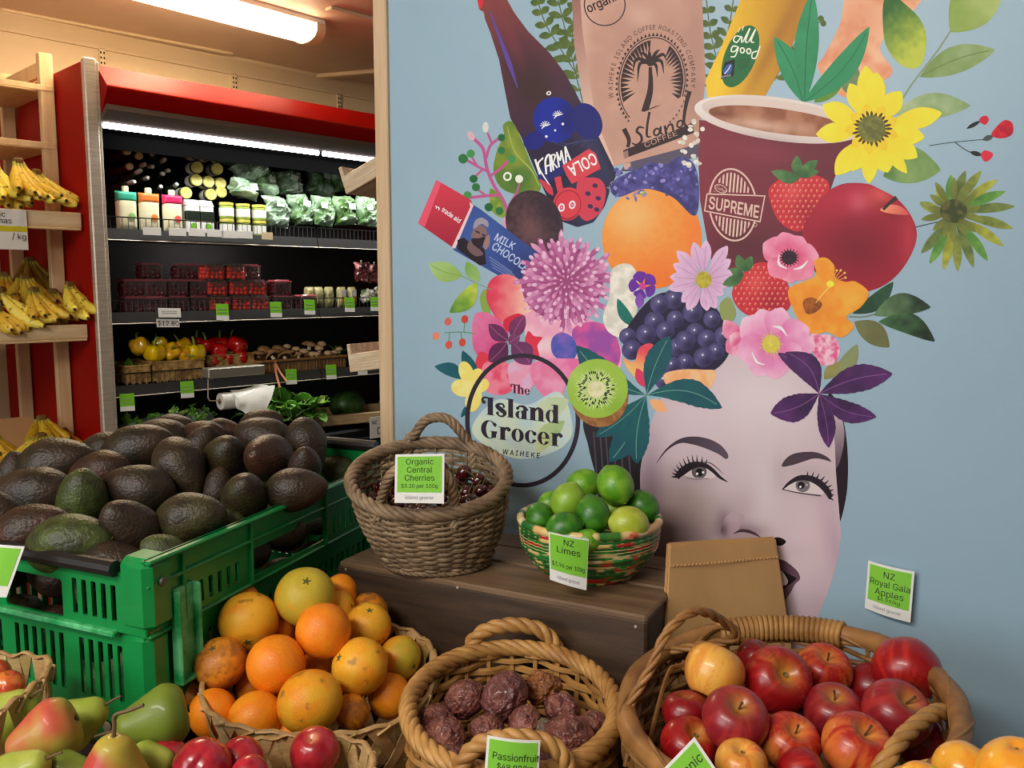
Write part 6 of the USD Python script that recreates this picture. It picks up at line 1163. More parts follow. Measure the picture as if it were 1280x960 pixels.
# ------------------------------------------------------------------ the printed collage on the blue wall (flat print: outlines given in the photo's pixels, carried onto the wall's plane)
mural = thing('wall_mural', 'big printed collage on the blue wall of a smiling face crowned with fruit and flowers', 'mural')
m_print = M('mural_print', (200, 200, 200), 0.50, 0.22, cd=True)
LEV = np.zeros((400, 420), int); GAIN = 1.15
def ink(c): return np.clip(lin(np.asarray(c, float)) * GAIN, 0, 0.92)
def nz(p, sc, seed=0, o=3): return meshkit.fbm(np.stack([p[:, 0] / sc + 50, p[:, 1] / sc + 50, np.full(len(p), seed * 1.37)], 1), o, seed)
class Pic:
    """One printed motif: thin layers of ink gathered into one mesh."""
    def __init__(self, name, label=None): self.n, self.label, self.v, self.f, self.c, self.k = name, label, [], [], [], 0
    def add(self, p, f, c):
        p = np.asarray(p, float); i0, j0 = np.maximum(0, np.floor(p.min(0) / 4 + 60)).astype(int); i1, j1 = (np.floor(p.max(0) / 4 + 60) + 1).astype(int)
        lv = LEV[i0:i1, j0:j1].max() + 1; LEV[i0:i1, j0:j1] = lv
        self.v.append(on_wall(p[:, 0], p[:, 1], 0.0002 + lv * 3e-6)); self.f.append(np.asarray(f) + self.k); self.c.append(np.broadcast_to(ink(c), (len(p), 3))); self.k += len(p)
    def poly(self, g, col, res=2.5):
        for q in getattr(g, 'geoms', [g]):
            if q.is_empty or q.area < 0.05 or q.geom_type != 'Polygon': continue
            if callable(col):
                b = np.vstack([np.array([r.interpolate(d).coords[0] for d in np.arange(0, r.length, min(res, r.length / 8))]) for r in [q.exterior, *q.interiors]])
                x0, y0, x1, y1 = q.bounds; X, Y = np.meshgrid(np.arange(x0, x1, res), np.arange(y0, y1, res * 0.87)); X = X + (np.arange(X.shape[0]) % 2)[:, None] * res / 2
                G = np.stack([X.ravel(), Y.ravel()], 1); inn = q.buffer(-res * 0.45)
                G = G[contains_xy(inn, G[:, 0], G[:, 1])] if not inn.is_empty else G[:0]
                P_ = np.vstack([b, G]); t = Delaunay(P_).simplices; m = P_[t].mean(1); t = t[contains_xy(q, m[:, 0], m[:, 1])]
                self.add(P_, t, col(P_))
            else:
                m, f = trimesh.creation.triangulate_polygon(q, engine='earcut'); self.add(m, f, col)
        return self
    def blob(self, pts, col, res=2.5, n=6): return self.poly(Polygon(spline(pts, n, True)).buffer(0), col, res)
    def stroke(self, pts, w, col, n=6): return self.poly(LineString(spline(pts, n) if len(pts) > 2 else pts).buffer(w / 2, 4), col)
    def ell(self, cx, cy, rx, ry=None, rot=0, col=(0, 0, 0), res=2.0, n=40): return self.poly(ellipse(cx, cy, rx, ry, rot, n), col, res)
    def text(self, s, p0, p1, h, col, bold=False, shear=0.0, up=None, squeeze=True):
        """Lettering from p0 to p1 along the baseline, capitals h pixels tall."""
        v, f, w = text2d(s, bold); p0, p1 = np.array(p0, float), np.array(p1, float); d = p1 - p0; L_ = np.linalg.norm(d); d /= L_
        u = np.array(up, float) if up is not None else np.array([d[1], -d[0]]); k = L_ / w if squeeze else h
        x, y = v[:, 0] * k, v[:, 1] * h; self.add(p0 + d * (x + shear * y)[:, None] + u * y[:, None], f, col); return self
    def vstroke(self, pts, ws, col, n=10): return self.poly(vpoly(pts, ws, n), col)
    def leaf(self, base, tip, w, c1, c2=None, bend=0.0, rib=None, serr=0.0, noise=0.5, res=2.5, fat=0.5, seed=0):
        b, t = np.array(base, float), np.array(tip, float); d = t - b; l = np.linalg.norm(d); d /= l; nn = np.array([d[1], -d[0]])
        s = np.linspace(0, 1, 26); mid = b + d * (s * l)[:, None] + nn * (bend * l * np.sin(np.pi * s))[:, None]; hw = w / 2 * np.sin(np.pi * s ** (math.log(0.5) / math.log(fat))) ** 0.85 * (1 + serr * np.sign(np.sin(s * 60)))
        g = Polygon(np.vstack([mid + nn * hw[:, None], (mid - nn * hw[:, None])[::-1]])).buffer(0)
        if c2 is not None:
            A, B = np.array(c1, float), np.array(c2, float)
            def col(p): k = np.clip(((p - b) @ d) / l * 0.7 + (nz(p, max(8, w * 0.5), seed) - 0.5) * noise * 2 + 0.1, 0, 1)[:, None]; return A * (1 - k) + B * k
            self.poly(g, col, res)
        else: self.poly(g, c1)
        if rib is not None: self.poly(LineString(mid[:-2]).buffer(max(0.45, w * 0.018)), rib)
        return self
    def done(self):
        return part(mural, self.n, tri(np.vstack(self.v), np.vstack(self.f)), m_print, smooth=False, cd=np.vstack(self.c), label=self.label)
def ellipse(cx, cy, rx, ry=None, rot=0, n=40):
    a = np.linspace(0, 2 * np.pi, n, endpoint=False); ry = rx if ry is None else ry; c, s = math.cos(math.radians(rot)), math.sin(math.radians(rot))
    return Polygon(np.stack([cx + rx * np.cos(a) * c - ry * np.sin(a) * s, cy + rx * np.cos(a) * s + ry * np.sin(a) * c], 1))
def vpoly(pts, ws, n=10):
    p = spline(pts, n); s = np.linspace(0, 1, len(p)); w = np.interp(s, np.linspace(0, 1, len(ws)), ws) / 2; t = np.gradient(p, axis=0); t /= np.linalg.norm(t, axis=1, keepdims=True) + 1e-9; nn = np.stack([-t[:, 1], t[:, 0]], 1)
    return unary_union([Polygon([p[i] + nn[i] * w[i], p[i + 1] + nn[i + 1] * w[i + 1], p[i + 1] - nn[i + 1] * w[i + 1], p[i] - nn[i] * w[i]]).buffer(0.02) for i in range(len(p) - 1)])
def wash(c1, c2, sc=14, seed=0, lo=0.38, hi=0.62):
    A, B = np.array(c1, float), np.array(c2, float)
    def f(p): k = np.clip((nz(p, sc, seed) - lo) / (hi - lo), 0, 1)[:, None]; return A * (1 - k) + B * k
    return f
def ramp(p0, c0, p1, c1, noise=0.0, sc=10, seed=0):
    p0, p1, A, B = (np.array(x, float) for x in (p0, p1, c0, c1)); d = p1 - p0
    def f(p): k = np.clip(((p - p0) @ d) / (d @ d) + (nz(p, sc, seed) - 0.5) * noise, 0, 1)[:, None]; return A * (1 - k) + B * k
    return f
def gs(p, cx, cy, rx, ry=None, rot=0):
    ry = rx if ry is None else ry; c, s = math.cos(math.radians(rot)), math.sin(math.radians(rot)); x, y = p[:, 0] - cx, p[:, 1] - cy
    return np.exp(-((x * c + y * s) / rx) ** 2 - ((-x * s + y * c) / ry) ** 2)[:, None]
def daub(base, *spots):
    """Base colour with soft spots (cx, cy, rx, ry, rot, colour, strength)."""
    def f(p):
        c = base(p) if callable(base) else np.tile(np.array(base, float), (len(p), 1))
        for (cx, cy, rx, ry, rot, col, k) in spots: w = gs(p, cx, cy, rx, ry, rot) * k; c = c * (1 - w) + np.array(col, float) * w
        return c
    return f
def petals(P_, cx, cy, tips, w, c1, c2=None, fat=0.6, line=None, jit=0, start=0.12, res=2.0):
    for i, (x, y) in enumerate(tips):
        P_.leaf((cx + (x - cx) * start, cy + (y - cy) * start), (x, y), w if np.isscalar(w) else w[i], c1, c2, 0.0, None, 0, 0.35, res, fat, i)
        if line: P_.stroke([(cx + (x - cx) * 0.25, cy + (y - cy) * 0.25), (cx + (x - cx) * 0.85, cy + (y - cy) * 0.85)], 0.7, line)
def ringtips(cx, cy, rx, ry, n, ph=0, jit=0.0, seed=1):
    g = np.random.default_rng(seed); a = np.arange(n) * 2 * np.pi / n + ph + g.uniform(-1, 1, n) * jit / 3; k = 1 + g.uniform(-1, 1, n) * jit
    return list(zip(cx + rx * k * np.cos(a), cy + ry * k * np.sin(a)))

# --- the face
P_ = Pic('printed_hair', 'dark striped hair at the left of the face')
P_.blob([(733, 520), (736, 560), (746, 600), (752, 640), (805, 645), (812, 600), (806, 560), (800, 520)], ramp((735, 560), (44, 38, 46), (800, 600), (30, 26, 32), 0.6, 5))
for x in (742, 750, 757, 766, 775, 784): P_.stroke([(x, 540), (x + 3, 580), (x + 7, 640)], 1.6, (78, 70, 80))
P_.done(); P_ = Pic('printed_hair', 'dark hair and grey ear at the right of the face')
P_.blob([(1034, 500), (1050, 511), (1058, 548), (1060, 590), (1057, 625), (1048, 656), (1040, 640)], (34, 22, 32))
P_.blob([(1038, 525), (1048, 513), (1055, 535), (1054, 560), (1046, 585), (1038, 572)], ramp((1040, 520), (186, 168, 176), (1052, 580), (92, 76, 88)))
P_.done()
FACE = [(806, 560), (800, 600), (806, 650), (822, 700), (850, 760), (880, 830), (930, 850), (985, 828), (1012, 792), (1030, 752), (1044, 712), (1051, 672), (1049, 640), (1045, 590), (1042, 540), (1030, 492), (1000, 455), (940, 440), (870, 455), (826, 500)]
P_ = Pic('printed_face', 'lilac-grey photographic face of a smiling woman looking up')
skin = daub((196, 176, 184), (950, 500, 80, 60, 0, (216, 202, 208), 0.9), (955, 600, 22, 70, 0, (204, 192, 194), 0.8), (870, 520, 40, 40, 0, (206, 190, 200), 0.6), (845, 660, 50, 55, 0, (158, 138, 138), 0.75), (812, 610, 18, 70, 0, (150, 130, 146), 0.7), (870, 630, 40, 22, 0, (178, 164, 160), 0.6), (925, 640, 16, 30, 20, (176, 152, 162), 0.6), (1008, 668, 34, 40, 0, (204, 184, 190), 0.8), (1046, 690, 14, 70, -12, (176, 148, 166), 0.7),
            (1020, 760, 24, 40, 30, (172, 148, 160), 0.6), (962, 662, 14, 12, 0, (206, 190, 190), 0.7), (975, 590, 10, 24, 0, (178, 158, 166), 0.45), (872, 566, 40, 9, 10, (186, 166, 174), 0.4), (1008, 588, 30, 7, 6, (176, 158, 164), 0.5), (1000, 790, 26, 16, 0, (186, 162, 172), 0.5), (940, 690, 60, 12, 0, (176, 152, 158), 0.5))
P_.blob(FACE, daub(skin, (840, 680, 40, 60, 0, (138, 118, 122), 0.6), (930, 664, 30, 10, 0, (128, 102, 112), 0.75), (905, 655, 10, 18, 0, (120, 96, 106), 0.7), (862, 592, 26, 10, 8, (150, 128, 138), 0.5), (1012, 610, 26, 10, 8, (152, 130, 140), 0.45), (812, 640, 16, 60, 0, (110, 92, 102), 0.6)), 3.0)
P_.poly(Polygon(spline([(915, 640), (905, 650), (901, 664), (907, 671), (920, 668), (926, 655), (930, 645)], 6, True)).buffer(0), daub((176, 150, 160), (903, 662, 7, 11, 0, (112, 88, 98), 1.0), (916, 646, 9, 8, 0, (184, 164, 172), 0.8)), 1.5)
P_.blob([(911, 672), (922, 665), (940, 667), (951, 673), (938, 676), (922, 676)], (170, 146, 154), 1.5); P_.vstroke([(917, 667), (926, 663.4), (936, 664.4), (945, 668), (951, 672)], [0.6, 3.6, 4.0, 2.6, 0.5], (70, 48, 58)); P_.blob([(962, 676.5), (969, 672), (977, 672.6), (982.5, 677), (977, 682), (968, 680.5)], (22, 14, 20), 2)
P_.blob([(960, 700), (969, 699), (979, 700), (989, 706.6), (997.5, 715), (1000, 723.8), (994, 730), (988, 741), (978, 753), (966, 758), (955, 740), (955, 715)], ramp((975, 700), (84, 56, 68), (985, 748), (104, 78, 90)), 2); P_.blob([(958, 712), (972, 711), (983, 716), (995, 722.5), (992, 727), (985, 732), (977, 737), (960, 738)], (26, 16, 22)); P_.blob([(958, 714), (972, 713), (977, 713.5), (982, 720), (985, 727), (981, 732), (972, 730), (958, 730)], (208, 196, 198))
brow = (92, 78, 90)
P_.poly(Polygon(spline([(820, 580), (832, 562), (848, 549.5), (865, 545.6), (884, 548), (899, 555), (907, 563), (910.5, 570), (907.5, 574), (898, 567.5), (882, 560.5), (866, 555.6), (850, 554), (834, 563)], 5, True)).buffer(0), ramp((825, 570), (52, 36, 46), (905, 565), (88, 74, 88)), 2)
P_.poly(Polygon(spline([(977.5, 583), (981, 575), (990, 568), (1004, 565), (1020, 565.4), (1033, 570.5), (1039, 577), (1030, 574.6), (1018, 573), (1004, 577), (990, 581.5)], 5, True)).buffer(0), (72, 56, 66), 2)
# left eye
P_.blob([(854, 593), (862, 586), (874, 582.5), (886, 586), (895, 595.5), (884, 598), (868, 597.6)], (206, 192, 194)); P_.poly(ellipse(874, 589.5, 9.4, 9).intersection(Polygon(spline([(854, 593), (862, 585), (874, 581.5), (886, 585), (895, 595.5), (884, 597.6), (868, 597)], 6, True)).buffer(0)), (92, 84, 90)); P_.ell(874.5, 590.5, 4.8, col=(18, 14, 18)); P_.ell(871.5, 592.2, 1.6, col=(250, 248, 248)); P_.ell(879, 590.4, 1.6, col=(250, 248, 248))
P_.vstroke([(846, 596), (854, 588.5), (864, 582.4), (874, 580.4), (883, 582.6), (891, 588), (900, 596.5), (909.5, 602.5)], [6.5, 10.0, 9.0, 6.5, 5.5, 4.6, 3.6, 0.8], (34, 24, 32)); P_.vstroke([(878, 577), (888, 579), (897, 585.5), (904, 592.5)], [0.5, 1.3, 1.2, 0.4], (80, 64, 74)); P_.vstroke([(858, 597.6), (872, 599), (886, 598)], [0.6, 1.2, 0.6], (120, 104, 110))
P_.vstroke([(846, 597), (852, 590), (862, 584), (872, 582)], [6, 9, 8, 4], (26, 18, 26))
for x0, y0, dx, dy in ((846, 596, -7, 0), (848, 594, -8, -3), (850, 592, -8, -6), (853, 589, -8, -8), (856, 587, -7, -10), (860, 584, -6, -11), (864, 582, -5, -12), (868, 580.6, -3, -12), (872, 580, -1, -11), (877, 580, 1, -9), (881, 581, 3, -7)): P_.vstroke([(x0, y0), (x0 + dx * .5, y0 + dy * .35), (x0 + dx, y0 + dy)], [3.2, 2.0, 0.4], (34, 24, 32), 5)
# right eye
R_ = Polygon(spline([(980, 611), (988, 604), (1000, 599), (1013, 600), (1024, 606), (1030, 616), (1023, 618.6), (1010, 617), (995, 614.5)], 6, True)).buffer(0)
P_.poly(R_, (208, 194, 196)); P_.poly(ellipse(1003.5, 606.5, 9, 8.6).intersection(R_), (112, 104, 110)); P_.ell(1001.5, 606.5, 4.4, col=(24, 18, 22)); P_.ell(1000.6, 608.4, 1.5, col=(250, 248, 248)); P_.ell(1008.5, 606, 1.2, col=(190, 184, 188))
P_.vstroke([(978, 612), (987, 603.6), (999, 597.6), (1012, 598), (1024, 603.6), (1033, 612.5), (1038.5, 622)], [1.4, 4.0, 6.4, 7.4, 8.4, 8.0, 6], (36, 26, 34)); P_.vstroke([(979, 612), (996, 615.6), (1012, 618), (1026, 619.6)], [1, 1.4, 1.6, 1.8], (74, 58, 66))
for x0, y0, dx, dy in ((1008, 597, 2, -8), (1013, 598, 4, -8), (1018, 600, 6, -8), (1023, 602, 8, -7), (1027, 606, 9, -6), (1030, 610, 10, -4), (1033, 614, 9, -2), (1035, 618, 8, 1), (1036, 622, 6, 4)): P_.vstroke([(x0, y0), (x0 + dx * .6, y0 + dy * .4), (x0 + dx, y0 + dy)], [3.2, 2.0, 0.4], (36, 26, 34), 5)
P_.done()

# --- foliage at the back
P_ = Pic('printed_fern', 'green fern fronds between the bottle and the coffee bag'); fern = ((96, 112, 52), (60, 84, 40))
def frond(pts, n, l, w, seed):
    p = spline(pts, 12); P_.stroke([tuple(x) for x in p[::6]], 1.3, (84, 96, 50)); s = np.linspace(0.05, 0.97, n)
    for k, t in enumerate(s):
        i = min(int(t * (len(p) - 1)), len(p) - 2); q = p[i]; d = p[i + 1] - p[i]; d /= np.linalg.norm(d)
        for sg in (-1, 1):
            e = d * 0.55 + sg * np.array([-d[1], d[0]]); e /= np.linalg.norm(e); P_.leaf(q, q + e * l * (1 - 0.55 * t), w, *fern, 0.05 * sg, None, 0, 0.5, 2.5, 0.5, k + seed)
frond([(735, 150), (724, 110), (712, 60), (700, 10), (690, -30)], 11, 30, 9, 1); frond([(722, 95), (700, 60), (682, 30), (672, 0)], 7, 24, 9, 2); frond([(715, 60), (716, 30), (722, -20)], 5, 20, 8, 7)
P_.done(); P_ = Pic('printed_fern', 'green fern fronds between the coffee bag and the banana')
frond([(900, 118), (897, 80), (888, 40), (882, -10)], 9, 22, 9, 3); frond([(905, 60), (912, 30), (918, -10)], 5, 20, 8, 4); frond([(968, 100), (985, 70), (1004, 40), (1030, 25)], 6, 18, 8, 5)
P_.done()
P_ = Pic('printed_branch', 'pale green watercolour branch at the top right'); P_.stroke([(1112, 150), (1140, 105), (1170, 66), (1190, 36)], 2.0, (130, 150, 112))
P_.blob([(1055, 0), (1050, 30), (1030, 70), (1022, 84), (1040, 110), (1060, 122), (1090, 108), (1116, 90), (1100, 60), (1120, 30), (1140, 15), (1172, -30), (1180, -80), (1110, -96), (1070, -60)], daub(wash((222, 146, 108), (236, 186, 150), 18, 2), (1070, 30, 30, 50, 30, (206, 122, 86), 0.5)), 3.5)
P_.leaf((1188, 40), (1254, -24), 58, (134, 160, 74), (176, 192, 120), 0.06, None, 0, 0.5, 3); P_.leaf((1150, 96), (1244, 62), 34, (120, 148, 84), (152, 174, 122), 0.05, (104, 130, 74), 0, 0.6, 3); P_.leaf((1118, 142), (1213, 132), 32, (168, 184, 140), (120, 152, 98), 0.05, None, 0, 0.7, 3)
P_.blob([(1104, 36), (1104, 5), (1112, -8), (1130, 4), (1150, 24), (1158, 48), (1153, 78), (1140, 86), (1122, 78), (1108, 58)], ramp((1112, 10), (52, 100, 44), (1146, 60), (186, 196, 72), 0.5, 8), 2.5); P_.leaf((1104, 220), (1176, 212), 46, (84, 122, 60), (140, 168, 104), 0.14, None, 0, 0.6, 2.5); P_.leaf((1060, 70), (1062, 120), 28, (124, 140, 112), (92, 120, 70), 0, None, 0, 0.7, 2.5); P_.leaf((1018, 128), (1052, 108), 20, (120, 150, 50), (70, 120, 50), 0.1)
P_.done()
P_ = Pic('printed_red_buds', 'small red flower buds on a thin stem at the far right')
P_.stroke([(1162, 182), (1190, 178), (1232, 174)], 1.1, (70, 90, 90)); P_.stroke([(1194, 178), (1208, 188), (1222, 193)], 1.2, (62, 76, 80)); P_.leaf((1208, 161), (1226, 151), 5, (34, 36, 42)); P_.leaf((1212, 190), (1228, 194), 6, (34, 36, 42)); P_.leaf((1228, 175), (1242, 170), 7, (70, 80, 76))
P_.blob([(1224, 151), (1227, 146), (1233, 145), (1236, 150), (1231, 156)], (204, 30, 52)); P_.blob([(1239, 169), (1247, 157), (1257, 150), (1266, 155), (1265, 168), (1252, 173)], wash((206, 28, 48), (170, 16, 40), 6)); P_.blob([(1226, 194), (1231, 188), (1241, 192), (1238, 199), (1231, 202)], (212, 44, 66)); P_.done()
P_ = Pic('printed_dahlia', 'spiky green watercolour bloom at the right'); P_.stroke([(1144, 284), (1178, 276)], 1.2, (52, 70, 72))
dt = [(1149, 253), (1171, 230), (1189, 218), (1207, 213), (1227, 213), (1247, 224), (1257, 239), (1269, 258), (1267, 286), (1255, 308), (1235, 327), (1217, 335), (1197, 340), (1179, 338), (1162, 330), (1151, 317)]; cg = [((92, 108, 46), (150, 158, 70)), ((122, 128, 44), (178, 182, 70)), ((66, 118, 50), (110, 160, 70)), ((72, 92, 44), (120, 136, 70))]
for i, tp in enumerate(dt): P_.leaf((1190 + (tp[0] - 1190) * .1, 268 + (tp[1] - 268) * .1), tp, 12, *cg[i % 4], 0.03, None, 0, 0.7, 2.2, 0.6, i)
petals(P_, 1192, 266, ringtips(1192, 266, 38, 38, 14, 0.2, 0.2), 9, (84, 92, 44), (130, 140, 60)); P_.ell(1192, 264, 17, 15, 0, wash((58, 66, 34), (96, 96, 46), 5, 3)); P_.done()

# --- coffee bag
P_ = Pic('printed_coffee_bag', 'brown paper coffee bag with a palm tree emblem'); K = (52, 36, 38)
P_.poly(Polygon([(709, -120), (714, -20), (719, 57), (730, 128), (748, 174), (766, 208), (800, 200), (838, 192), (873, 182), (882, 98), (877, -20), (872, -120)]), daub(wash((184, 142, 126), (194, 152, 134), 30, 1), (728, 30, 10, 60, 0, (206, 170, 154), 0.7), (735, 140, 8, 70, -12, (210, 176, 160), 0.8), (820, 40, 60, 40, 0, (172, 128, 114), 0.5), (870, 100, 14, 90, 0, (164, 122, 110), 0.6), (800, 20, 22, 14, 30, (208, 172, 156), 0.6)), 4)
P_.poly(Polygon([(709, -120), (718, -120), (728, 39), (744, 147), (768, 206), (764, 207), (747, 174), (729, 128), (718, 57)]), ramp((720, 0), (150, 106, 96), (750, 150), (214, 180, 164)), 3)
P_.poly(ellipse(756, 6, 25.5, 26).buffer(0.7).difference(ellipse(756, 6, 25.5, 26).buffer(-0.7)), K); P_.text('organic', (736, 16), (778, -3), 11, K, True)
O_ = lambda a, r: (815 + r * (41 * math.cos(a) * math.cos(.12) - 56 * math.sin(a) * math.sin(.12)), 103 + r * (41 * math.cos(a) * math.sin(.12) + 56 * math.sin(a) * math.cos(.12)))
oval = Polygon([O_(a, 1.0) for a in np.linspace(0, 2 * np.pi, 60, endpoint=False)]); P_.poly(oval.buffer(0.7).difference(oval.buffer(-0.6)), K)
for a in np.linspace(math.radians(122), math.radians(410), 46): P_.poly(Polygon([O_(a - .045, 1.04), O_(a + .045, 1.04), O_(a, 1.12)]), K)
for a in np.radians(np.concatenate([np.arange(150, 262, 7.0), np.arange(-62, 22, 6.5)])): P_.poly(Polygon([O_(a - .06, 0.95), O_(a + .06, 0.95), O_(a, 0.60 + 0.08 * math.sin(a * 9))]).intersection(oval), K)
P_.vstroke([(806, 140), (813, 112), (813, 84)], [9, 7, 4], K)
for tx, ty, cx, cy in ((791, 90, 796, 74), (797, 102, 800, 80), (798, 66, 806, 68), (811, 61, 812, 68), (825, 62, 820, 66), (833, 75, 828, 68), (830, 92, 826, 76), (822, 96, 820, 82)): P_.vstroke([(813, 78), (cx, cy), (tx, ty)], [4.5, 4.0, 0.5], K, 8)
P_.ell(813, 78, 5, col=K); P_.blob([(800, 152), (812, 136), (832, 130), (850, 126), (846, 140), (826, 150), (806, 158)], K)
s = 'WAIHEKE ISLAND COFFEE ROASTING COMPANY'; ws = [text2d(c)[2] if c != ' ' else 0.35 for c in s]; tot = sum(ws) + 0.14 * len(s); a0, a1 = math.radians(157), math.radians(362); acc = 0
for c, w in zip(s, ws):
    a = a0 + (a1 - a0) * (acc + w / 2) / tot; acc += w + 0.14
    if c != ' ': q = np.array(O_(a, 1.19)); d = np.array(O_(a + .01, 1.19)) - q; d /= np.linalg.norm(d); P_.text(c, q - d * w * 2.6, q + d * w * 2.6, 5.6, K)
P_.poly(Polygon([(779, 188), (866, 154), (867.5, 166), (781, 198)]), K); P_.text('COFFEE', (807, 184.5), (847, 169), 6.2, (190, 150, 134)); P_.poly(Polygon([(779, 190), (785, 187.6), (786, 196), (780, 198)]), (150, 116, 106))
dw = lambda pts, ws_: P_.vstroke(pts, ws_, K, 8)
P_.poly(oval.buffer(3).intersection(Polygon([(780, 150), (860, 118), (868, 150), (790, 190)])), wash((186, 144, 128), (190, 148, 132), 20))
dw([(780, 161), (786, 174), (785, 184)], [6, 5, 4]); dw([(805, 160), (799, 159), (796, 164), (801, 169), (802, 176), (796, 181), (790, 179)], [1.6, 2.6, 3.2, 3.2, 3.2, 2.6, 1.6]); dw([(812, 140), (809, 158), (809, 170), (814, 171)], [3, 3, 2.8, 1.2]); P_.poly(ellipse(821, 165, 4.6, 5.6, 25).difference(ellipse(821, 165, 2.2, 3.4, 25)), K); dw([(826, 158), (826, 166), (829, 168)], [2.6, 2.6, 1.5]); dw([(831, 157), (833, 168)], [3, 3]); dw([(833, 163), (836, 156)], [1.6, 2]); dw([(836, 156), (840, 156), (842, 165)], [2, 2.8, 2.4]); P_.poly(ellipse(850, 155, 4.4, 5.6, 25).difference(ellipse(850, 155, 2.1, 3.4, 25)), K); dw([(862, 114), (857, 134), (855, 152), (859, 158), (864, 154)], [5.5, 4.4, 3.4, 2.6, 1.2])
P_.poly(Polygon([(782, 204), (873, 180), (874, 196), (800, 214), (776, 214)]), (86, 78, 100)); P_.poly(Polygon([(779, 205), (788, 203), (789, 211), (781, 212)]), (196, 158, 148)); P_.done()

# --- cola bottle
P_ = Pic('printed_bottle', 'dark cola bottle with blue and red label')
BT = Polygon([(583, -62), (588, -40), (593, -20), (599, 12), (605, 15), (606, 23), (613, 41), (624, 75), (631, 112), (638, 148), (651, 170), (667, 208), (681, 240), (700, 276), (722, 284), (742, 278), (756, 258), (762, 240), (771, 217), (765, 205), (745, 164), (735, 148), (720, 116), (706, 91), (687, 66), (660, 39), (643, 16), (634, 0), (624, -24), (612, -66)])
P_.poly(BT, daub(ramp((620, 0), (128, 66, 62), (720, 200), (34, 30, 58), 0.1), (655, 90, 26, 40, -25, (62, 40, 48), 0.8), (640, 50, 8, 50, -22, (126, 58, 70), 0.5), (668, 110, 20, 26, -20, (58, 42, 38), 0.8), (735, 250, 26, 34, 0, (78, 84, 118), 0.6), (742, 190, 12, 50, -28, (64, 66, 100), 0.6)), 3)
P_.vstroke([(612, 14), (625, 48), (637, 80), (647, 110)], [1.5, 4, 6, 1], (92, 70, 150)); P_.blob([(596, -10), (604, -6), (603, 8), (599, 10)], (206, 48, 56)); P_.poly(Polygon([(581, -62), (576, -92), (600, -100), (614, -68)]), (206, 48, 56)); P_.ell(686, 116.5, 3.2, 2.6, -20, (236, 230, 226)); P_.ell(686, 116.5, 1.6, 1.2, -20, (70, 50, 50))
P_.ell(694, 150, 27, 29, -25, daub((28, 42, 148), (712, 150, 12, 26, 0, (26, 28, 96), 0.8)), 3); P_.ell(668, 176, 14, 11, -20, (30, 34, 120)); P_.ell(734, 152, 18, 24, -25, (32, 36, 110), 3)
for (x, y) in ((681, 158), (696.5, 145)):
    P_.vstroke([(x - 4, y + 3), (x, y - 0.5), (x + 6, y - 2)], [1, 1.6, 1], (236, 236, 246))
    for a in range(-150, 0, 24): d = np.array([math.cos(math.radians(a - 20)), math.sin(math.radians(a - 20))]); P_.stroke([tuple(np.array([x + 1, y]) + d * 2.5), tuple(np.array([x + 1, y]) + d * 6.5)], 0.9, (236, 236, 246))
for (x, y, r_) in ((703.6, 155, 1.7), (683, 170.6, 1.7), (694, 163, 1.3)): P_.ell(x, y, r_, col=(236, 236, 246))
for i in range(5): P_.stroke([(690 + i * 9, 176 + i * 2), (704 + i * 8, 182 - i * 2), (722 + i * 6, 176)], 0.7, (60, 66, 120))
Wt = (238, 236, 240); kb = lambda pts, ws_: P_.vstroke(pts, ws_, Wt, 6)
P_.blob([(672, 214), (690, 204), (712, 196), (706, 214), (690, 226), (678, 232)], (34, 40, 104))
kb([(669, 199), (675, 218)], [2.6, 2.6]); kb([(679, 197), (673, 208), (690, 236)], [2, 2.2, 1.2]); kb([(683, 218), (682, 200), (687, 194), (689, 215)], [2.4, 2.6, 2.6, 2.4]); kb([(683, 208), (688, 206)], [2, 2]); kb([(692, 213), (689, 194)], [2.2, 2.2]); kb([(689, 194), (694, 194), (692, 203)], [1.8, 2, 1.6]); kb([(691, 203), (697, 210)], [1.8, 1.8]); kb([(699, 209), (696, 190)], [2.2, 2.2]); kb([(696, 190), (700.5, 201)], [1.8, 1.8]); kb([(700.5, 201), (701.5, 188)], [1.8, 1.8]); kb([(701.5, 188), (705.5, 206)], [2.2, 2.2]); kb([(708, 205), (706.5, 183)], [2.2, 2.2]); kb([(706.5, 183), (713.5, 201)], [2.2, 2.2]); kb([(707, 196), (711, 194)], [1.6, 1.6])
P_.poly(Polygon([(703, 207), (736, 186), (745, 192), (751, 211), (715, 230), (708, 219)]), (206, 66, 78))
P_.text('COLA', (742, 190.5), (709, 208.5), 14.5, Wt, True, up=(0.42, 0.90))
P_.blob([(722, 226), (736, 222), (750, 224), (757, 236), (755, 256), (746, 270), (732, 276), (722, 262)], (200, 62, 82))
for (x, y) in ((744, 232), (735, 242), (748, 248), (738, 258), (746, 262)): P_.ell(x, y, 3.4, 2.8, 20, (60, 44, 76))
P_.blob([(674, 224), (688, 232), (692, 244), (684, 240)], (196, 60, 74)); P_.poly(Polygon([(693, 222), (701, 220), (704, 236), (697, 240)]), (206, 62, 76)); P_.ell(710, 255, 18.5, 21, 15, (208, 60, 74)); P_.poly(ellipse(710, 256, 16, 18, 15).buffer(0.5).difference(ellipse(710, 256, 16, 18, 15).buffer(-0.5)), (140, 30, 54))
for (x, y) in ((702, 259.5), (715.4, 256)): P_.ell(x, y, 4.2, 5.4, 10, (240, 214, 222)); P_.ell(x, y, 2.2, 3, 10, (196, 60, 90)); P_.ell(x, y, 0.9, col=(240, 214, 222))
P_.vstroke([(700, 270), (710, 274), (722, 268)], [0.5, 1.6, 0.5], (130, 26, 50)); P_.text('x8', (762, 240), (772, 233), 9, (150, 152, 176)); P_.done()

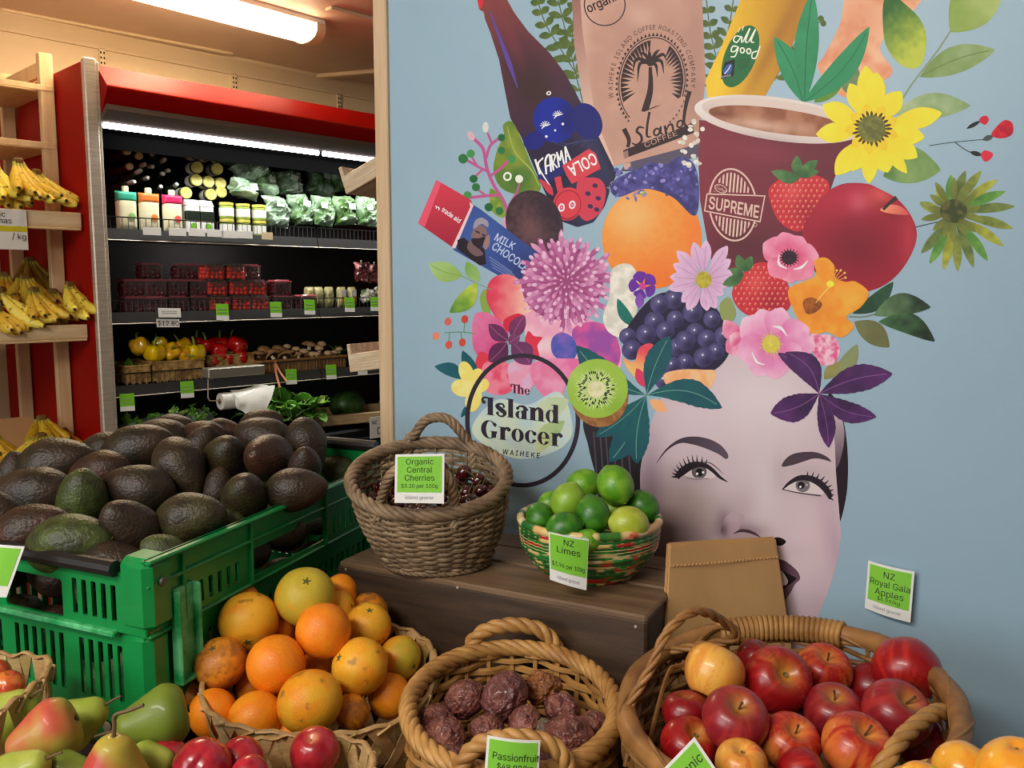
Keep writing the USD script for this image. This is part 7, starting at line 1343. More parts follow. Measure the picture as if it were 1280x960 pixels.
# --- banana, leaves, cup, sunflower
P_ = Pic('printed_banana', 'yellow banana with an oval green sticker'); P_.poly(Polygon([(884, 122), (882, 100), (902, 58), (934, -20), (962, -100), (1040, -96), (1018, -20), (1000, 36), (976, 86), (954, 124)]), daub(ramp((900, 60), (232, 188, 44), (990, 70), (178, 122, 40), 0.1), (965, 60, 8, 70, 28, (150, 98, 34), 0.6), (900, 100, 12, 20, 20, (242, 204, 60), 0.6)), 3)
P_.ell(925.5, 70.5, 19.5, 41, 22, (34, 104, 58)); cr = (240, 234, 214); sc_ = lambda pts, w=1.7: P_.stroke(pts, w, cr)
sc_([(926, 46), (920, 45), (917, 50), (921, 53), (927, 46), (927, 53)]); sc_([(929, 52), (936, 38), (937, 37), (932, 51), (934, 53)]); sc_([(936, 52), (943, 39), (944, 38), (939, 51), (942, 53)]); sc_([(923, 40), (925, 35)], 1.0); sc_([(928, 38), (929.5, 33)], 1.0)
sc_([(921, 58), (916, 58), (914, 64), (919, 64), (923, 59), (919, 70), (914, 71)]); P_.poly(ellipse(928, 63, 3.4, 4).difference(ellipse(928, 63, 1.6, 2.2)), cr); P_.poly(ellipse(936, 64, 3.4, 4).difference(ellipse(936, 64, 1.6, 2.2)), cr); sc_([(946, 64), (941, 66), (940, 72), (945, 72), (950, 58)])
P_.poly(Polygon([(906, 78), (919, 74), (917, 95), (901, 99)]), (24, 26, 36)); P_.blob([(908, 82), (915, 80), (914, 90), (907, 93), (904, 90)], (52, 90, 160)); P_.stroke([(906, 92), (911, 86), (913, 82)], 1.2, (236, 236, 240)); P_.text('FAIRTRADE', (901, 98), (914, 95), 2.4, (200, 200, 206))
for i in range(4): P_.stroke([(922 + i, 78 + i * 3), (938 - i, 73 + i * 3)], 0.8, (24, 70, 46))
P_.done()
P_ = Pic('printed_green_leaves', 'three plain green leaves behind the cup'); P_.leaf((1004, 128), (968, 46), 30, (42, 132, 88), (52, 146, 98), -0.05, (30, 104, 70)); P_.leaf((1006, 128), (1016, -12), 30, (40, 128, 84), (54, 148, 100), 0.02, (28, 98, 66)); P_.leaf((1004, 128), (1087, 33), 30, (44, 136, 90), (50, 142, 94), -0.08, (30, 106, 70)); P_.done()
P_ = Pic('printed_cup', 'maroon takeaway coffee cup with a white rim'); P_.poly(Polygon([(874, 150), (873, 200), (875, 250), (884, 300), (892, 336), (1004, 340), (1024, 280), (1044, 220), (1070, 172), (975, 160)]), daub(ramp((875, 240), (126, 48, 60), (1040, 240), (104, 40, 54), 0.08), (930, 310, 60, 30, 0, (84, 36, 44), 0.8), (1010, 205, 30, 30, 0, (98, 36, 48), 0.6), (950, 190, 60, 14, 8, (134, 56, 68), 0.6)), 4)
rim = ellipse(973, 149, 106, 27, 8, 80); P_.poly(rim, daub((214, 200, 194), (890, 130, 30, 14, 0, (232, 224, 220), 0.8), (960, 176, 60, 8, 8, (178, 160, 160), 0.7), (1000, 130, 40, 10, 8, (226, 214, 204), 0.6)), 3); P_.poly(ellipse(974, 146, 98, 20, 8, 70), daub((214, 196, 186), (890, 140, 20, 10, 0, (196, 178, 170), 0.6)), 3); P_.poly(ellipse(975, 151.5, 90, 15.5, 8, 70), daub(wash((140, 84, 60), (170, 116, 88), 16, 5), (950, 156, 40, 8, 8, (206, 170, 150), 0.9), (1000, 160, 20, 6, 8, (190, 150, 130), 0.6), (900, 142, 20, 5, 5, (110, 60, 44), 0.8)), 2.5); P_.done()
P_ = Pic('printed_cup_badge', 'cream oval badge lettered SUPREME on the cup'); cm = (216, 184, 172); ov = ellipse(916, 256, 29.5, 45, -6, 60); ban = Polygon([(884, 242.5), (956, 245), (950, 277), (881, 263.5)]); hole = ban.buffer(1.2)
P_.poly(ov.buffer(1.0).difference(ov.buffer(-1.2)).difference(hole), cm)
for x in np.arange(888, 946, 4.6): P_.poly(LineString([(x + 4, 205), (x - 5, 310)]).buffer(1.15).intersection(ov.buffer(-4.5)).difference(ban.buffer(3)).difference(ellipse(901, 236, 10, 7, 20)), cm)
P_.poly(ban.buffer(0.9).difference(ban.buffer(-0.7)), cm); P_.text('SUPREME', (885.5, 260.5), (948, 272.5), 15, cm, True, up=(0.10, -1.0)); P_.poly(ellipse(901, 236, 8.4, 5, 24).difference(ellipse(901, 236, 7.2, 4, 24)), cm); P_.text('Coffee', (895, 235.5), (907, 241), 3.4, cm); P_.poly(ellipse(944, 281, 2.6).difference(ellipse(944, 281, 1.9)), cm); P_.done()
P_ = Pic('printed_sunflower', 'bright yellow flower with an olive centre over the cup rim'); tips = [(1082, 82), (1096, 90), (1127, 114), (1178, 141), (1156, 172), (1147, 197), (1134, 217), (1110, 216), (1086, 230), (1064, 214), (1044, 219), (1020, 168), (1028, 131), (1062, 104)]
petals(P_, 1090, 161, tips, [26, 26, 26, 26, 25, 26, 16, 28, 20, 26, 26, 25, 26, 24], (240, 206, 40), (250, 224, 62), 0.62); petals(P_, 1090, 161, ringtips(1090, 161, 34, 32, 9, .3), 15, (246, 216, 50), (236, 190, 40)); petals(P_, 1090, 161, ringtips(1090, 161, 24, 22, 24, 0, 0.1), 3.4, (82, 56, 22), None, 0.5, None, 0, 0.6); P_.ell(1090, 161, 17.5, 17, 0, wash((96, 100, 46), (126, 124, 58), 4, 2), 2); P_.done()

# --- apple and strawberries
def berry(P_, pts, leaves, seed):
    g = Polygon(spline(pts, 6, True)).buffer(0); c = g.centroid; P_.poly(g, daub((196, 46, 56), (c.x - 8, c.y - 10, 14, 14, 0, (226, 96, 92), 0.6), (c.x + 14, c.y + 16, 20, 20, 0, (150, 26, 44), 0.7)), 2.2)
    x0, y0, x1, y1 = g.bounds
    for j, y in enumerate(np.arange(y0 + 7, y1 - 3, 6.5)):
        for x in np.arange(x0 + 5 + (j % 2) * 3.5, x1 - 3, 7):
            if g.buffer(-2).contains(Point(x, y)): P_.ell(x, y, 1.5, 1.9, 10, (236, 140, 122), n=8); P_.ell(x + 0.4, y + 0.5, 0.8, 1.1, 10, (176, 60, 50), n=8)
    for b, tp, w in leaves: P_.leaf(b, tp, w, (50, 88, 50), (92, 132, 78), 0.06, None, 0, 0.5, 2)
P_ = Pic('printed_strawberry', 'strawberry in front of the cup'); berry(P_, [(961, 245), (964, 232), (980, 222), (1002, 220), (1020, 219), (1036, 229), (1033, 250), (1020, 270), (1004, 287), (990, 288), (972, 274)], [((1000, 222), (964, 214), 14), ((1000, 222), (976, 226), 8), ((1000, 222), (996, 194), 14), ((1002, 222), (1022, 200), 14), ((1002, 222), (1024, 214), 10), ((1000, 222), (1010, 206), 12)], 1); P_.done()
P_ = Pic('printed_apple', 'big dark red apple with its stem to the right'); P_.poly(Polygon(spline([(1003, 291), (1013, 266), (1033, 241), (1055, 229.6), (1083, 229.6), (1099, 236), (1122, 249), (1139, 270), (1146, 292), (1140, 316), (1122, 343), (1098, 360), (1066, 366), (1034, 354), (1010, 326)], 6, True)).buffer(0), daub((158, 28, 50), (1072, 252, 14, 14, 30, (226, 130, 146), 0.75), (1050, 250, 40, 24, -20, (190, 46, 66), 0.6), (1070, 310, 50, 40, 0, (112, 18, 38), 0.75), (1100, 246, 16, 14, 30, (220, 96, 84), 0.8), (1136, 300, 12, 40, 0, (186, 60, 72), 0.6), (1110, 262, 18, 8, 35, (120, 20, 34), 0.6)), 3)
P_.blob([(1100, 262), (1112, 256), (1126, 258), (1136, 268), (1122, 268), (1108, 266)], ramp((1104, 258), (236, 150, 110), (1134, 268), (206, 84, 80))); P_.vstroke([(1104, 262), (1112, 254), (1121, 247)], [3.5, 4, 6], (58, 34, 34)); P_.done()
P_ = Pic('printed_orange', 'printed orange in the middle of the collage'); P_.ell(815, 297, 62.5, 64, 0, daub(wash((240, 146, 62), (236, 136, 54), 6, 4), (790, 270, 34, 34, 0, (250, 190, 126), 0.75), (830, 350, 50, 30, 0, (226, 108, 40), 0.7), (870, 300, 16, 50, 0, (228, 116, 46), 0.6)), 3); P_.ell(802, 241, 5.5, 3.2, 0, (150, 160, 90)); P_.ell(802, 240, 2.6, 1.6, 0, (206, 206, 150)); P_.done()

# --- left side: cabbage leaf, coral twig, avocado, chocolate
P_ = Pic('printed_leafy_twig', 'green cabbage leaf and pink twig with green dots')
P_.blob([(629, 156), (640, 152), (650, 170), (664, 205), (676, 236), (655, 244), (628, 236), (617, 214), (622, 186), (630, 170)], daub(wash((124, 140, 48), (96, 126, 50), 12, 3), (646, 225, 20, 14, 0, (62, 108, 48), 0.9), (640, 180, 6, 24, -20, (150, 160, 62), 0.6)), 2.5); P_.vstroke([(634, 158), (644, 190), (664, 212), (674, 232)], [1, 2, 2.4, 1], (152, 170, 80)); P_.blob([(613, 236), (626, 246), (636, 262), (628, 272), (614, 262)], wash((110, 140, 50), (140, 160, 70), 8))
pk = (184, 84, 140)
for pts, w in (([(636, 272), (630, 252), (617, 231), (609, 211), (605, 190), (602, 183), (592, 173)], 4.0), ([(608, 197), (613, 182), (625, 172)], 3.4), ([(615, 180), (610, 167)], 2.6), ([(609, 214), (597, 208), (585, 201)], 3.2), ([(597, 208), (589, 195)], 2.6), ([(603, 212), (592, 223)], 2.6), ([(622, 244), (606, 245), (588, 247)], 3.6), ([(608, 245), (596, 236)], 2.6), ([(613, 220), (624, 212), (634, 202)], 3.4), ([(637, 256), (646, 240), (650, 226)], 2.6)): P_.stroke(pts, w, pk)
gd = [(46, 112, 60), (66, 140, 74), (34, 98, 52)]
for i, (x, y, r_) in enumerate(((579, 198.4, 6), (588.6, 192, 5), (627, 172, 4.6), (627, 188, 4.6), (640, 199, 5), (592, 223.6, 5), (595, 234, 5), (584.5, 244, 5), (611, 259, 5.2), (624.5, 263.7, 5))): P_.ell(x, y, r_, col=gd[i % 3])
P_.poly(ellipse(634.4, 220.6, 5.4, 5.8, 20).difference(ellipse(634.4, 220.6, 3, 3.4, 20)), (230, 236, 222)); P_.ell(649, 223.6, 5, col=(226, 230, 218)); P_.ell(607, 159, 4, 6.6, 0, (206, 206, 206)); P_.ell(589, 170, 4, 6, -30, (206, 170, 176)); P_.blob([(628, 276), (640, 262), (650, 258), (646, 276), (634, 286)], (214, 150, 180)); P_.done()
P_ = Pic('printed_avocado', 'dark halved avocado skin behind the chocolate bar'); P_.ell(668, 280, 35, 43, -20, daub(wash((58, 40, 48), (76, 54, 60), 4, 6), (664, 286, 18, 22, -20, (124, 84, 84), 0.7), (690, 260, 20, 30, -20, (46, 34, 48), 0.7)), 2); P_.done()
P_ = Pic('printed_chocolate', 'blue milk chocolate bar with a red end'); P_.poly(Polygon([(590, 255), (600, 261), (672, 316), (680, 340), (658, 364), (566, 312)]), daub((52, 74, 140), (600, 290, 30, 30, 0, (64, 96, 166), 0.7), (660, 340, 24, 24, 0, (38, 46, 96), 0.7)), 3); P_.poly(Polygon([(545.5, 225), (551, 228), (589, 250), (591, 257), (567, 310), (522.6, 279)]), ramp((550, 230), (206, 62, 80), (565, 305), (160, 38, 58)), 3); P_.poly(Polygon([(545.5, 225), (551.5, 228.6), (531, 284), (522.6, 279)]), (222, 84, 110)); P_.poly(Polygon([(587, 252), (592, 257), (569, 311), (565, 309), (588, 259)]), (226, 196, 200))
P_.text('trade aid', (551.5, 263.5), (574, 279), 5.6, (242, 226, 228), True); P_.vstroke([(544, 257), (546, 259), (545, 261)], [0.6, 1.6, 0.6], (242, 226, 228)); P_.vstroke([(547, 258), (549, 260.5), (548, 263)], [0.6, 1.8, 0.6], (242, 226, 228))
P_.poly(Polygon([(572, 300), (580, 297), (588, 304), (598, 304), (606, 312), (608, 330), (600, 332), (572, 312)]), (38, 30, 38)); P_.ell(599, 294, 9.5, 13, 20, (128, 100, 102)); P_.blob([(592, 286), (594, 276), (602, 272), (610, 277), (610, 284), (602, 280)], (150, 144, 158)); P_.blob([(590, 298), (598, 298), (606, 296), (606, 304), (598, 310), (590, 306)], (44, 32, 38)); P_.ell(597, 290, 3.4, 1.2, 25, (60, 42, 46)); P_.ell(605, 294, 3, 1.2, 25, (60, 42, 46)); P_.blob([(608, 296), (612, 294), (612, 306), (607, 312), (604, 306)], (150, 118, 116)); P_.blob([(588, 300), (592, 306), (600, 312), (604, 318), (594, 320), (584, 310)], (112, 86, 92))
P_.text('MILK', (617.5, 299.5), (641, 312.5), 9.2, (178, 190, 222), True); P_.text('CHOCOLATE', (614, 310.5), (669, 347), 9.6, (178, 190, 222), True)
for i in range(4): P_.stroke([(612 + i * 1.2, 321 + i * 4.4), (640 + i * 3, 340 + i * 4.2)], 1.4, (104, 122, 176))
P_.done()
P_ = Pic('printed_lavender', 'violet lavender and white sprays between bag and orange'); g = np.random.default_rng(11)
P_.blob([(768, 226), (785, 216), (800, 210), (812, 203), (832, 206), (850, 196), (868, 206), (874, 240), (868, 270), (840, 246), (806, 236), (776, 246), (764, 240)], wash((84, 82, 150), (58, 54, 112), 8, 4), 2.5)
for k in range(70): x, y = g.uniform(768, 872), g.uniform(204, 246); P_.ell(x, y + abs(x - 830) * 0.1, g.uniform(1.5, 4), g.uniform(1.2, 2.6), g.uniform(0, 180), [(112, 108, 178), (92, 84, 160), (140, 132, 196), (64, 60, 124)][k % 4], n=9)
for k in range(26): x, y = [(868, 152), (862, 160), (872, 166), (858, 172), (852, 180), (866, 180), (874, 176), (856, 190), (868, 194), (862, 206), (872, 204), (876, 160), (854, 203)][k % 13]; P_.ell(x + g.uniform(-2.5, 2.5), y + g.uniform(-2.5, 2.5), g.uniform(2.2, 3.8), g.uniform(2, 3.4), 0, [(226, 222, 212), (206, 200, 190)][k % 2], n=10)
P_.done()

# --- flowers of the crown
P_ = Pic('printed_pink_washes', 'pink and red watercolour blooms at the left of the crown')
P_.blob([(664, 350), (690, 380), (740, 400), (775, 430), (770, 470), (730, 466), (690, 470), (664, 440), (655, 400)], wash((226, 158, 184), (238, 196, 206), 18, 6), 3.5); P_.blob([(716, 412), (740, 402), (764, 412), (776, 440), (766, 466), (742, 452), (722, 440)], wash((150, 76, 160), (206, 84, 150), 14, 2), 3)
P_.blob([(690, 424), (700, 416), (714, 420), (722, 436), (716, 450), (700, 450), (690, 440)], wash((74, 86, 172), (120, 92, 180), 9, 3), 2.5); P_.blob([(682, 450), (704, 448), (726, 450), (728, 466), (704, 480), (684, 470)], wash((218, 108, 160), (226, 136, 176), 10)); P_.blob([(600, 372), (608, 362), (613, 390), (606, 396)], (130, 160, 70))
P_.blob([(608, 370), (612, 352), (626, 343), (642, 345), (655, 356), (666, 372), (664, 388), (646, 396), (626, 402), (613, 386)], ramp((612, 372), (212, 58, 86), (664, 376), (240, 200, 176), 0.4, 10), 2.5); P_.blob([(592, 396), (600, 390), (612, 392), (626, 402), (636, 418), (624, 436), (606, 448), (594, 440), (590, 420)], ramp((592, 400), (214, 120, 160), (630, 430), (204, 70, 128), 0.6, 9), 2.5)
P_.blob([(630, 400), (646, 392), (656, 396), (654, 408), (644, 416), (632, 412)], (204, 40, 62)); P_.blob([(660, 414), (668, 420), (678, 422), (672, 432), (674, 446), (662, 444), (656, 430)], (212, 52, 76)); P_.blob([(600, 440), (612, 446), (608, 462), (598, 470), (594, 456)], (214, 56, 76)); P_.blob([(604, 456), (624, 448), (640, 462), (642, 486), (622, 494), (604, 484)], wash((218, 78, 108), (228, 128, 150), 10)); P_.blob([(636, 456), (660, 452), (668, 476), (656, 494), (640, 486)], wash((222, 150, 176), (214, 170, 200), 10)); P_.blob([(662, 456), (690, 452), (706, 470), (704, 492), (688, 500), (670, 484)], wash((220, 120, 160), (226, 150, 180), 12))
for b, tp, w, c in (((636, 426), (611, 405), 19, (92, 38, 78)), ((640, 424), (656, 394), 20, (104, 46, 86)), ((634, 428), (611, 452), 24, (84, 36, 72)), ((640, 428), (664, 456), 28, (100, 50, 92)), ((636, 430), (650, 420), 14, (110, 54, 92))): P_.leaf(b, tp, w, c, tuple(np.array(c) + (20, 8, 16)), 0.05, (150, 92, 130))
P_.done()
P_ = Pic('printed_left_sprigs', 'green leaves and red berries at the left of the crown'); P_.stroke([(577, 345), (596, 354), (614, 362)], 1.2, (120, 152, 110)); P_.leaf((578, 345), (536, 330), 25, (142, 176, 92), (164, 196, 132), 0.06, (120, 156, 84)); P_.leaf((600, 352), (583, 327), 16, (150, 180, 110), (112, 158, 74), 0.05); P_.leaf((596, 353), (562, 391), 22, (196, 206, 70), (54, 116, 50), 0.10, None, 0, 0.3)
P_.stroke([(556, 416), (575, 415), (594, 417)], 1.2, (96, 140, 96)); P_.stroke([(562, 416), (561, 428)], 1, (96, 140, 96)); P_.stroke([(580, 414), (581, 402)], 1, (96, 140, 96)); P_.stroke([(576, 416), (578, 426)], 1, (96, 140, 96))
for (x, y, c) in ((560, 402, (206, 96, 84)), (581, 399, (196, 66, 52)), (545, 420, (222, 130, 100)), (561, 431, (206, 84, 64)), (578, 428, (200, 72, 52))): P_.ell(x, y, 4.2, 5, 10, c)
P_.leaf((582, 474), (543, 458), 17, (28, 84, 98), (36, 96, 106), -0.10); P_.leaf((600, 470), (578, 438), 15, (30, 92, 100), (24, 78, 92), 0.08); P_.leaf((592, 500), (576, 522), 8, (28, 84, 98), None)
for (x, y, rx, ry, ro) in ((583, 466, 9, 15, -20), (579, 485, 15, 11, 10), (592, 499, 10, 16, 15), (600, 482, 12, 9, -20), (596, 470, 8, 10, 30)): P_.ell(x, y, rx, ry, ro, wash((238, 214, 112), (242, 222, 140), 8))
P_.done()
P_ = Pic('printed_chrysanthemum', 'shaggy pink chrysanthemum'); pals = [((196, 128, 172), (162, 72, 128)), ((214, 160, 194), (176, 92, 142)), ((184, 104, 154), (140, 56, 110))]
P_.ell(708, 352, 46, 44, 0, (146, 62, 112)); P_.ell(700, 356, 48, 44, 0, (150, 70, 118))
for j, (r_, n, w) in enumerate(((62, 30, 6.5), (52, 30, 6.5), (43, 26, 6.5), (34, 22, 6), (25, 18, 5), (16, 13, 4), (8, 8, 3))):
    for i, tp in enumerate(ringtips(708, 352, r_, r_ * 0.98, n, j * 0.31, 0.12, j)): P_.leaf((708 + (tp[0] - 708) * .45, 352 + (tp[1] - 352) * .45), tp, w, pals[(i + j) % 3][1], pals[(i + j) % 3][0], 0.05 * (-1) ** i, None, 0, 0.2, 2.2, 0.72, i)
    for i, tp in enumerate(ringtips(708, 352, r_ * 0.93, r_ * 0.91, n, j * 0.31, 0.08, j)): P_.ell(tp[0], tp[1], w * 0.36, w * 0.5, math.degrees(math.atan2(tp[1] - 352, tp[0] - 708)) + 90, [(224, 180, 208), (208, 146, 186)][i % 2], n=9)
P_.done()
P_ = Pic('printed_white_bloom', 'white bloom with a small violet flower and two teal leaves'); P_.blob([(764, 340), (776, 330), (790, 332), (798, 350), (796, 390), (792, 416), (776, 422), (760, 414), (754, 396), (762, 370)], wash((232, 226, 214), (206, 202, 190), 7, 5), 2.2); petals(P_, 803.5, 358, ringtips(803.5, 356, 18, 18, 5, -1.9), 17, (92, 36, 146), (112, 50, 160), 0.66); P_.leaf((800, 366), (799, 386), 11, (116, 60, 166), (140, 90, 180)); P_.ell(803.5, 358, 4.2, col=(196, 64, 150)); P_.stroke([(797, 408), (799, 386)], 1.1, (30, 90, 80)); P_.leaf((796, 410), (772, 373), 14, (26, 104, 96), (34, 116, 104), 0.08); P_.leaf((796, 410), (821, 375), 15, (26, 104, 96), (34, 116, 104), -0.05); P_.done()
P_ = Pic('printed_grapes', 'bunch of dark purple grapes'); gr = [(490, 450), (405, 480), (720, 570), (605, 530), (790, 670), (500, 570), (375, 585), (620, 650), (215, 675), (325, 660), (690, 690), (745, 765), (240, 755), (510, 740), (560, 830), (670, 800), (480, 850), (430, 940), (560, 700), (440, 640)]
P_.blob([(815, 372), (850, 366), (890, 380), (908, 410), (912, 440), (890, 464), (850, 466), (820, 452), (792, 440), (780, 418)], (36, 30, 56))
for i, (x, y) in enumerate(gr): x, y = 740 + x / 4.8, 280 + y / 4.8; r_ = 12.6 - (i % 3) * 0.9; P_.ell(x, y, r_, r_, 0, daub((66, 60, 104), (x - 2, y - 3, 5, 5, 0, (132, 126, 168), 0.7), (x + 5, y + 6, 7, 7, 0, (38, 32, 64), 0.8), (x - 8, y + 4, 4, 6, 0, (92, 86, 136), 0.6)), 1.8); P_.ell(x - 1, y - 3, 1.3, col=(220, 216, 236), n=8)
P_.done()
P_ = Pic('printed_daisy', 'pale lilac daisy with a yellow eye'); tp = [(883, 300), (867, 302), (846, 313), (841, 330), (837, 346), (835, 361), (852, 378), (859, 388), (884, 389), (895, 386), (905, 369), (912, 356), (919, 342), (914, 324), (910, 307)]; petals(P_, 879.6, 349.8, tp, 15, (196, 150, 190), (224, 190, 220), 0.62, (176, 130, 172)); P_.ell(879.6, 349.8, 10, 10.5, 0, wash((164, 150, 44), (190, 176, 62), 3)); P_.done()
P_ = Pic('printed_lower_strawberry', 'strawberry beside the lilac daisy'); berry(P_, [(915, 368), (926, 344), (948, 328), (972, 334), (986, 358), (986, 386), (956, 398), (928, 390)], [((930, 342), (903, 356), 14), ((932, 340), (922, 318), 13), ((934, 340), (940, 320), 12), ((930, 342), (912, 336), 10)], 3); P_.done()
P_ = Pic('printed_dark_leaves', 'dark and olive leaves to the right of the orange poppy'); P_.leaf((1066, 392), (1117, 352), 20, (30, 62, 44), (46, 84, 56), -0.1); P_.stroke([(1062, 396), (1080, 396), (1096, 392)], 1.6, (110, 120, 90)); P_.leaf((1092, 394), (1164, 384), 28, (96, 128, 86), (24, 40, 30), 0.12, None, 0, 0.4); P_.leaf((1098, 402), (1169, 427), 26, (70, 112, 66), (18, 30, 24), 0.14, None, 0, 0.4); P_.leaf((1068, 402), (1112, 434), 28, (112, 116, 76), (96, 96, 58), 0.05); P_.leaf((1040, 470), (1072, 430), 20, (140, 146, 96), (116, 132, 96), -0.1); P_.leaf((1030, 474), (1050, 452), 16, (132, 126, 70), (150, 150, 90)); P_.blob([(900, 380), (912, 372), (920, 392), (912, 404), (902, 398)], (140, 150, 90)); P_.done()
P_ = Pic('printed_anemone', 'pink anemone with a black eye'); petals(P_, 986.6, 322, [(954, 304), (978, 290), (1004, 296), (1024, 320), (1016, 346), (990, 354), (962, 344)], [34, 32, 32, 34, 32, 32, 30], (206, 62, 106), (238, 170, 192), 0.58, None, 0, 0.05); P_.vstroke([(974, 318), (974, 330), (984, 336)], [1, 3.4, 1], (244, 226, 232)); P_.vstroke([(992, 337), (1002, 334), (1010, 326)], [1, 3.6, 1], (244, 226, 232)); P_.ell(986.6, 322, 9.5, 8.5, 0, wash((28, 22, 34), (70, 30, 52), 4)); petals(P_, 986.6, 322, ringtips(986.6, 322, 13, 12, 18), 1.8, (46, 26, 40)); P_.done()
P_ = Pic('printed_poppy', 'orange poppy with yellow stamens'); P_.poly(Polygon(spline([(985, 364), (1004, 352), (1020, 344), (1018, 326), (1032, 322), (1043, 332), (1044, 346), (1056, 352), (1070, 352), (1086, 366), (1076, 384), (1058, 396), (1068, 408), (1052, 422), (1034, 415), (1016, 418), (998, 400)], 5, True)).buffer(0), daub(wash((232, 144, 42), (238, 160, 54), 10, 3), (1016, 384, 24, 18, 0, (214, 120, 34), 0.6), (1066, 376, 12, 8, 0, (242, 186, 70), 0.7)), 2.5); P_.blob([(1004, 376), (1016, 372), (1028, 380), (1020, 390), (1008, 392)], wash((124, 66, 24), (170, 92, 30), 4))
for e in ((1046, 338), (1051, 338), (1056, 341), (1057, 347)): P_.stroke([(1040, 356), ((1040 + e[0]) / 2, (354 + e[1]) / 2), e], 1, (214, 150, 60)); P_.ell(*e, 1.5, col=(240, 190, 90))
P_.stroke([(1020, 378), (1030, 366), (1040, 356)], 1.1, (244, 200, 100)); P_.ell(1038, 355, 5, 4, 0, (246, 220, 60)); P_.done()
P_ = Pic('printed_pink_flower', 'large pink and white flower on the forehead'); cs_ = ((208, 92, 156), (240, 206, 222))
for (x, y, w) in ((905, 400, 22), (908, 440, 26), (912, 420, 20)): P_.leaf((926, 426), (x, y), w, (206, 70, 122), (244, 214, 222), 0.05)
P_.blob([(1012, 420), (1026, 418), (1044, 422), (1050, 440), (1040, 456), (1022, 452)], wash((214, 90, 140), (240, 196, 208), 5, 7), 2); petals(P_, 964, 430, [(928, 398), (950, 386), (978, 384), (1012, 410), (1020, 432), (1000, 456), (972, 474), (944, 470), (922, 444)], [40, 34, 34, 40, 38, 40, 40, 36, 40], *cs_, 0.60, None, 0, 0.05); P_.vstroke([(966, 408), (976, 410), (984, 420)], [1, 4, 1], (244, 226, 236)); P_.vstroke([(940, 440), (946, 452), (956, 456)], [1, 3, 1], (244, 226, 236)); P_.ell(964, 430, 11, 11, 0, wash((196, 186, 70), (222, 208, 90), 3)); petals(P_, 964, 430, ringtips(964, 430, 15, 15, 20, 0, .1), 1.8, (206, 190, 80)); P_.done()
P_ = Pic('printed_purple_leaves', 'five dark purple leaves on the forehead'); pr = ((52, 28, 66), (92, 46, 108))
for tp, w, bd in (((972, 441), 20, -0.10), ((982, 440), 30, -0.16), ((963, 517), 34, 0.08), ((1116, 467), 34, 0.06), ((1096, 521), 26, -0.10), ((1036, 560), 22, 0.04)): P_.leaf((1024, 492), tp, w, *pr, bd, (120, 74, 132), 0.03, 0.5, 2.2, 0.55)
P_.done()
P_ = Pic('printed_peach_petals', 'peach and coral petals among the teal leaves'); P_.blob([(830, 468), (850, 462), (880, 462), (894, 464), (890, 482), (872, 492), (850, 488), (834, 482)], wash((232, 166, 112), (240, 186, 140), 10)); P_.blob([(780, 448), (793, 452), (800, 434), (816, 430), (818, 450), (810, 482), (798, 476), (784, 460)], ramp((800, 434), (222, 74, 90), (790, 462), (238, 182, 108), 0.4, 8)); P_.leaf((806, 484), (796, 460), 13, (206, 60, 96), None); P_.leaf((812, 500), (834, 514), 14, (234, 170, 120), None); P_.done()
P_ = Pic('printed_teal_leaves', 'toothed teal leaves around the kiwi'); tl_ = ((28, 92, 94), (30, 78, 92))
for tp, w, bd in (((744, 546), 26, 0.05), ((720, 432), 34, 0.10), ((837, 420), 30, 0.04), ((903, 510), 32, 0.14), ((762, 578), 34, 0.06), ((796, 580), 32, -0.06)): P_.leaf((808, 494), tp, w, *tl_, bd, (94, 142, 134), 0.035, 0.6, 2.2, 0.58)
P_.done()
P_ = Pic('printed_shop_badge', 'dark ring lettered The Island Grocer Waiheke'); D = (48, 40, 52)
ring = ellipse(653.4, 525.5, 69, 81, 0, 90)
P_.poly(ring.intersection(Polygon(spline([(590, 540), (620, 500), (660, 506), (700, 490), (716, 540), (690, 566), (640, 572)], 6, True)).buffer(0)), wash((184, 204, 206), (198, 212, 190), 22, 5), 4); P_.leaf((664, 520), (712, 500), 26, (196, 206, 176), (180, 198, 160)); P_.leaf((672, 566), (706, 526), 24, (198, 206, 150), (146, 174, 120), 0.1)
P_.poly(ring.buffer(2.8).difference(ring.buffer(-2.6)), D)
